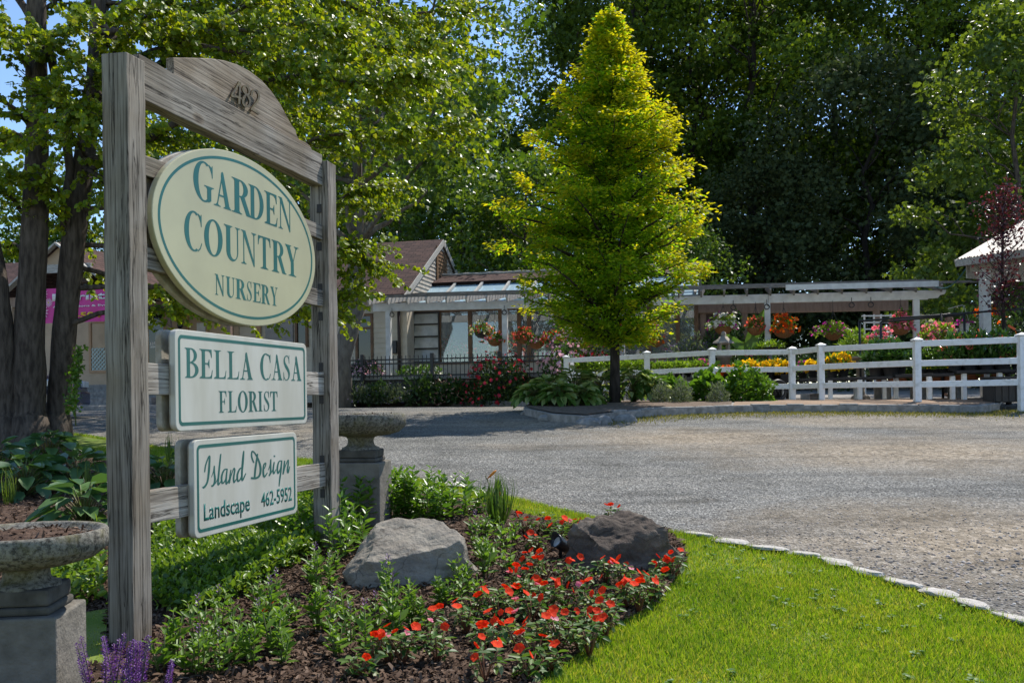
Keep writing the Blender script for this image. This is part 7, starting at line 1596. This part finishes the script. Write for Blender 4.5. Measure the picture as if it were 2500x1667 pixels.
# white trellis, bird bath, small things
t = thing('trellis', 'white garden trellis standing in the shade under the pergola', 'trellis', (0, 0, 0)); a, b = at(2108, 768, 23.6), at(2178, 860, 23.6)
for i in range(6): x = a.x + (b.x - a.x) * i / 5; 
mb = MB()
for x in (a.x, b.x - .05, a.x + .25, b.x - .3): mb.box(x, x + .04, 23.58, 23.61, 1.0, a.z)
t_u = mb.build('uprights', M_VIN, t); mb = MB()
for i in range(9): z = a.z - .02 - i * .17; mb.box(a.x - .06 if i == 0 else a.x, b.x + .06 if i == 0 else b.x, 23.55, 23.579, z - .035, z)
mb.build('crossbars', M_VIN, t)
c = at(2100, 876, 19.6); bb = thing('bird_bath', 'wide pale stone bird bath left of the peonies', 'bird bath', (c.x, c.y, gz(c.x, c.y) + .13)); hh = c.z - bb.location.z; MB().lathe([(.2, 0), (.18, .06), (.09, .1), (.08, hh * .8), (.12, hh * .88)], 20).build('pedestal', M_STL, bb); MB().lathe([(.1, hh * .88), (.3, hh - .03), (.42, hh), (.42, hh + .04), (.36, hh + .03), (.05, hh - .01)], 28, cap=False).build('basin', M_STL, bb, smooth=True)
c = at(1880, 858, 21.6); t = potted('green_tray_plant', 'flat of small green seedlings on a stand right of the third white post', 'seedlings', (c.x, c.y, c.z), .16, .1, L_LIM, 420, .06, .36, .16, 380, None)
MB().tube([(0, 0, -1.0), (0, 0, 0)], .05, 8).build('stand', M_SLAT, t)
c = at(2090, 838, 19.9); bush('golden_fern', 'lime gold feathery shrub left of the trellis', 'shrub', (c.x, c.y, c.z - .15), .36, .42, L_LIM, 900, .13, 381, LANCE, None, 6, low=.4, droop=.2)
c = at(2148, 828, 19.8); bush('red_begonia', 'pot of drooping red-pink begonias in front of the trellis', 'potted plant', (c.x, c.y, c.z - .05), .36, .3, L_BED, 200, .08, 382, OVAL, [(M_ROS, 80, .09, FLOW, .85)], 4, low=.6)
c = at(2292, 822, 18.0); bush('pink_geranium', 'pink geraniums with lime foliage right of the last pergola post', 'potted plant', (c.x, c.y, c.z - .02), .36, .3, L_LIM, 420, .09, 383, OVAL, [(M_ROS, 120, .075, FLOW, .9)], 5, low=.4)
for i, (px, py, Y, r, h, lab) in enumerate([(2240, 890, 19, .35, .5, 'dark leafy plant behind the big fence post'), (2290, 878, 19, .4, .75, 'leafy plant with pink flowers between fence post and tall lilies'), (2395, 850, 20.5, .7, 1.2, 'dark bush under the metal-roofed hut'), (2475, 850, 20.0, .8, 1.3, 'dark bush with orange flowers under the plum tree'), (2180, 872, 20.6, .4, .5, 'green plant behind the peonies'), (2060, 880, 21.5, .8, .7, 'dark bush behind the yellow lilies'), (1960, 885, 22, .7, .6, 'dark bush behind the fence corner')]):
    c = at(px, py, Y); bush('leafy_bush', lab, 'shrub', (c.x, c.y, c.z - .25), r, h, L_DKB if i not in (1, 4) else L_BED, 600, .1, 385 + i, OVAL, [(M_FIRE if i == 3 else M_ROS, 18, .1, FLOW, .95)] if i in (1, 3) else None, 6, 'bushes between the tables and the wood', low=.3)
c = at(2408, 762, 19.2); bush('orange_geranium', 'vivid orange geranium hanging under the hut roof beside the plum tree', 'hanging basket', (c.x, c.y, c.z), .22, .14, L_BED, 90, .06, 395, OVAL, [(M_FIRE, 60, .07, FLOW, .8)], 3, low=.4)
c = at(2354, 790, 18.6); t = bush('white_pail', 'white hanging pail of magenta flowers on a wire hook', 'hanging pot', (c.x, c.y, c.z), .17, .1, L_BED, 60, .05, 396, OVAL, [(M_MAG, 46, .06, FLOW, .8)], 3, low=.2)
MB().lathe([(.07, -.2), (.1, 0), (.105, 0), (.1, -.01), (.06, -.02)], 16, cap=False).build('pail', M_VIN, t, smooth=True); MB().tube([(-.1, 0, 0), (-.02, 0, .3), (.0, 0, .36), (.03, 0, .38), (.3, .02, .32)], .007, 5).tube([(.1, 0, 0), (.02, 0, .3), (0, 0, .36)], .006, 5).build('hanger', M_GRYW, t)
# black pipe racks
rk = thing('pipe_rack', 'black pipe rack whose rail slopes up towards the metal-roofed hut', 'rack', (0, 0, 0))
P1, P2, P3 = at(2096, 784, 19.3), at(2298, 769, 18.5), at(2520, 752, 17.9); M1, M2 = at(2150, 786, 18.9), at(2298, 773, 18.6)
MB().tube([P1, P2, P3], .022, 8).build('rail', M_DKM, rk); MB().tube([M1, M2, at(2354, 768, 18.5)], .022, 8).build('rail', M_DKM, rk)
for px, Y, py in ((2098, 19.3, 785), (2150, 18.9, 786), (2298, 18.5, 765), (2354, 18.4, 766)): a = at(px, py, Y); b = at(px + 6, 900, Y); MB().tube([a, (b.x - .02, b.y, gz(b.x, b.y) + .12)], .024, 8).build('post', M_DKM, rk)
# ------------------------------------------------------------------ person standing in the shade of the racks
def person():
    X, Y = at(2317, 800, 19.55)[0], 19.55; z0 = gz(X, Y) + .13
    t = thing('person', 'person in a navy top with yellow collar standing behind the black racks', 'person', (X, Y, z0), .25)
    J = {'pel': (0, 0, .95), 'sp': (0, .0, 1.15), 'ch': (0, -.01, 1.35), 'nk': (0, 0, 1.5), 'hd': (0, -.01, 1.58), 'hd2': (0, -.02, 1.68), 'hd3': (0, -.01, 1.76)}
    rad = {'pel': (.15, .11), 'sp': (.13, .1), 'ch': (.155, .11), 'nk': (.055, .055), 'hd': (.07, .075), 'hd2': (.078, .092), 'hd3': (.06, .07)}
    E = [('pel', 'sp'), ('sp', 'ch'), ('ch', 'nk'), ('nk', 'hd'), ('hd', 'hd2'), ('hd2', 'hd3')]
    for s_, k in ((-1, 'l'), (1, 'r')):
        J.update({'sh' + k: (.19 * s_, 0, 1.43), 'el' + k: (.25 * s_, -.02, 1.15), 'wr' + k: (.2 * s_, -.22, 1.05), 'pa' + k: (.17 * s_, -.3, 1.05), 'hi' + k: (.1 * s_, 0, .88), 'kn' + k: (.11 * s_, -.02, .48), 'an' + k: (.11 * s_, .02, .08), 'to' + k: (.12 * s_, -.16, .03)})
        rad.update({'sh' + k: (.062, .062), 'el' + k: (.042, .042), 'wr' + k: (.028, .026), 'pa' + k: (.038, .018), 'hi' + k: (.09, .09), 'kn' + k: (.06, .06), 'an' + k: (.04, .04), 'to' + k: (.035, .03)})
        E += [('ch', 'sh' + k), ('sh' + k, 'el' + k), ('el' + k, 'wr' + k), ('wr' + k, 'pa' + k), ('pel', 'hi' + k), ('hi' + k, 'kn' + k), ('kn' + k, 'an' + k), ('an' + k, 'to' + k)]
        for fi in range(4):
            a = (.17 * s_ + (-.03 + .02 * fi), -.345, 1.045); b = (a[0], -.385 + .006 * abs(fi - 1), 1.02); J[f'f{k}{fi}a'] = a; J[f'f{k}{fi}b'] = b; rad[f'f{k}{fi}a'] = (.009, .009); rad[f'f{k}{fi}b'] = (.007, .007); E += [('pa' + k, f'f{k}{fi}a'), (f'f{k}{fi}a', f'f{k}{fi}b')]
        J['th' + k] = (.17 * s_ - .05 * s_, -.31, 1.05); rad['th' + k] = (.01, .01); E.append(('wr' + k, 'th' + k))
    def skin(name, keys, mat, grow, par):
        ks = [k for k in J if k in keys]; ix = {k: i for i, k in enumerate(ks)}; me = bpy.data.meshes.new(name); me.from_pydata([J[k] for k in ks], [(ix[a], ix[b]) for a, b in E if a in ix and b in ix], [])
        me.materials.append(mat); o_ = link(bpy.data.objects.new(name, me), par); m_ = o_.modifiers.new('skin', 'SKIN'); 
        for k in ks: v_ = me.skin_vertices[0].data[ix[k]]; v_.radius = (rad[k][0] + grow, rad[k][1] + grow); v_.use_root = k == ('pel' if 'pel' in ks else ks[0])
        s2 = o_.modifiers.new('sub', 'SUBSURF'); s2.levels = s2.render_levels = 2; return o_
    sk = plain('skin', (.36, .2, .13), (.32, .17, .11), 5, .55, .4)
    skin('body', set(J), sk, 0, t)
    skin('shirt', {'sp', 'ch', 'shl', 'shr', 'ell', 'elr', 'pel'}, plain('navy_cloth', (.015, .018, .04), (.02, .024, .05), 9, .85), .014, t)
    skin('trousers', {'pel', 'hil', 'hir', 'knl', 'knr', 'anl', 'anr'}, plain('dark_cloth', (.03, .03, .034), (.02, .02, .024), 9, .9), .012, t)
    MB().tube([(.085 * math.cos(a), .075 * math.sin(a) - .005, 1.475 - .02 * math.sin(a)) for a in [2 * PI * k / 18 for k in range(19)]], .022, 8).build('collar', plain('yellow_cloth', (.7, .5, .04), (.6, .42, .03), 9, .8), t)
    hr = bmesh.new(); bmesh.ops.create_icosphere(hr, subdivisions=3, radius=1)
    bmesh.ops.delete(hr, geom=[v for v in hr.verts if v.co.z < -.1 + .5 * max(0, -v.co.y) * 1.4], context='VERTS')
    for v in hr.verts: v.co = Vector((v.co.x * .092, v.co.y * .108, 1.715 + v.co.z * .098))
    me = bpy.data.meshes.new('hair'); hr.to_mesh(me); hr.free(); me.materials.append(plain('brown_hair', (.05, .03, .02), (.03, .02, .014), 30, .6)); link(bpy.data.objects.new('hair', me), t)
    dk_ = plain('eye_dark', (.02, .015, .012)); fc = MB(); fc.tube([(0, -.1, 1.69), (0, -.125, 1.655), (0, -.105, 1.645)], [.008, .014, .012], 6); fc.build('nose', sk, t)
    for s_ in (-1, 1): MB().lathe([(.001, -.01), (.011, 0), (.001, .01)], 8, (.033 * s_, -.1, 1.69), False).build('eye', dk_, t); MB().lathe([(.001, -.03), (.016, 0), (.001, .03)], 8, (.09 * s_, .0, 1.68), False).build('ear', sk, t)
    MB().tube([(-.025, -.1, 1.615), (0, -.106, 1.612), (.025, -.1, 1.615)], [.004, .006, .004], 6).build('mouth', plain('lips', (.3, .11, .09), (.26, .1, .08)), t)
person()
# ------------------------------------------------------------------ dark blue car parked behind the katsura
def car():
    Y = 16.4; xr = at(172, 990, Y).x; zg = gz(xr, Y) + .012; t = thing('parked_car', 'dark blue car parked behind the katsura trunks', 'car', (xr, Y, zg), .06)
    side = [(0, .3), (-.02, .5), (-.06, .68), (-.25, .78), (-1.05, .9), (-1.75, 1.36), (-2.1, 1.44), (-3.2, 1.42), (-4.0, 1.0), (-4.45, .95), (-4.5, .55), (-4.48, .3), (-4.0, .22), (-.3, .22)]
    body = MB(); n = len(side); W_ = .86; vs = []
    for yy, k in ((-W_, .97), (-W_ * .97, 1.0), (W_ * .97, 1.0), (W_, .97)):
        for x, z in side: tum = max(0, z - .9) * .3; vs.append((x, yy * (1 - tum), z))
    fs = [(j * n + i, j * n + (i + 1) % n, (j + 1) * n + (i + 1) % n, (j + 1) * n + i) for j in range(3) for i in range(n)] + [tuple(range(n)), tuple(range(4 * n - 1, 3 * n - 1, -1))]
    body.add(vs, fs).build('body', plain('dark_blue_paint', (.008, .016, .06), (.01, .02, .07), 2, .25, .6, **{'Coat Weight': .8}), t, bevel=.03)
    for xs_ in ([(-1.25, .95), (-1.8, 1.33), (-2.35, 1.37), (-2.35, .96)], [(-2.43, .96), (-2.43, 1.37), (-3.15, 1.35), (-3.75, 1.0)]):
        for s_ in (-1, 1): MB().add([(x, s_ * (W_ * (1 - max(0, z - .9) * .3) + .006), z) for x, z in xs_], [(0, 1, 2, 3)]).build('window', M_DKGLASS, t).modifiers.new('t', 'SOLIDIFY').thickness = .008
    MB().add([(-1.02, -.74, .93), (-1.02, .74, .93), (-1.74, .68, 1.385), (-1.74, -.68, 1.385)], [(0, 1, 2, 3)]).build('windscreen', M_DKGLASS, t).modifiers.new('t', 'SOLIDIFY').thickness = .012
    for x in (-.8, -3.65):
        for s_ in (-1, 1):
            mb = MB(); prof = [(.2, -.1), (.3, -.1), (.32, -.07), (.32, .07), (.3, .1), (.2, .1)]; k = 28; vs = [(x + r_ * math.cos(2 * PI * i / k), s_ * .8 + z, .32 + r_ * math.sin(2 * PI * i / k)) for r_, z in prof for i in range(k)]
            wh = mb.add(vs, [(j * k + i, j * k + (i + 1) % k, (j + 1) * k + (i + 1) % k, (j + 1) * k + i) for j in range(5) for i in range(k)], True).build('wheel', M_POTK, t)
            MB().add([(x + .2 * math.cos(2 * PI * i / k), s_ * .87, .32 + .2 * math.sin(2 * PI * i / k)) for i in range(k)], [tuple(range(k))]).build('rim', plain('alloy', (.4, .4, .42), (.3, .3, .32), 9, .3, .5, metal=.8), wh).modifiers.new('t', 'SOLIDIFY').thickness = .02
    for s_ in (-1, 1): MB().box(-.12, .0, s_ * .72 - .13, s_ * .72 + .13, .58, .7).build('headlight', plain('clear_lamp', (.6, .62, .65), (.5, .52, .55), 5, .1, .6), t, bevel=.02)
    MB().box(-.1, .05, -.8, .8, .26, .5).build('bumper', MATS['dark_blue_paint'], t, bevel=.04)
car()
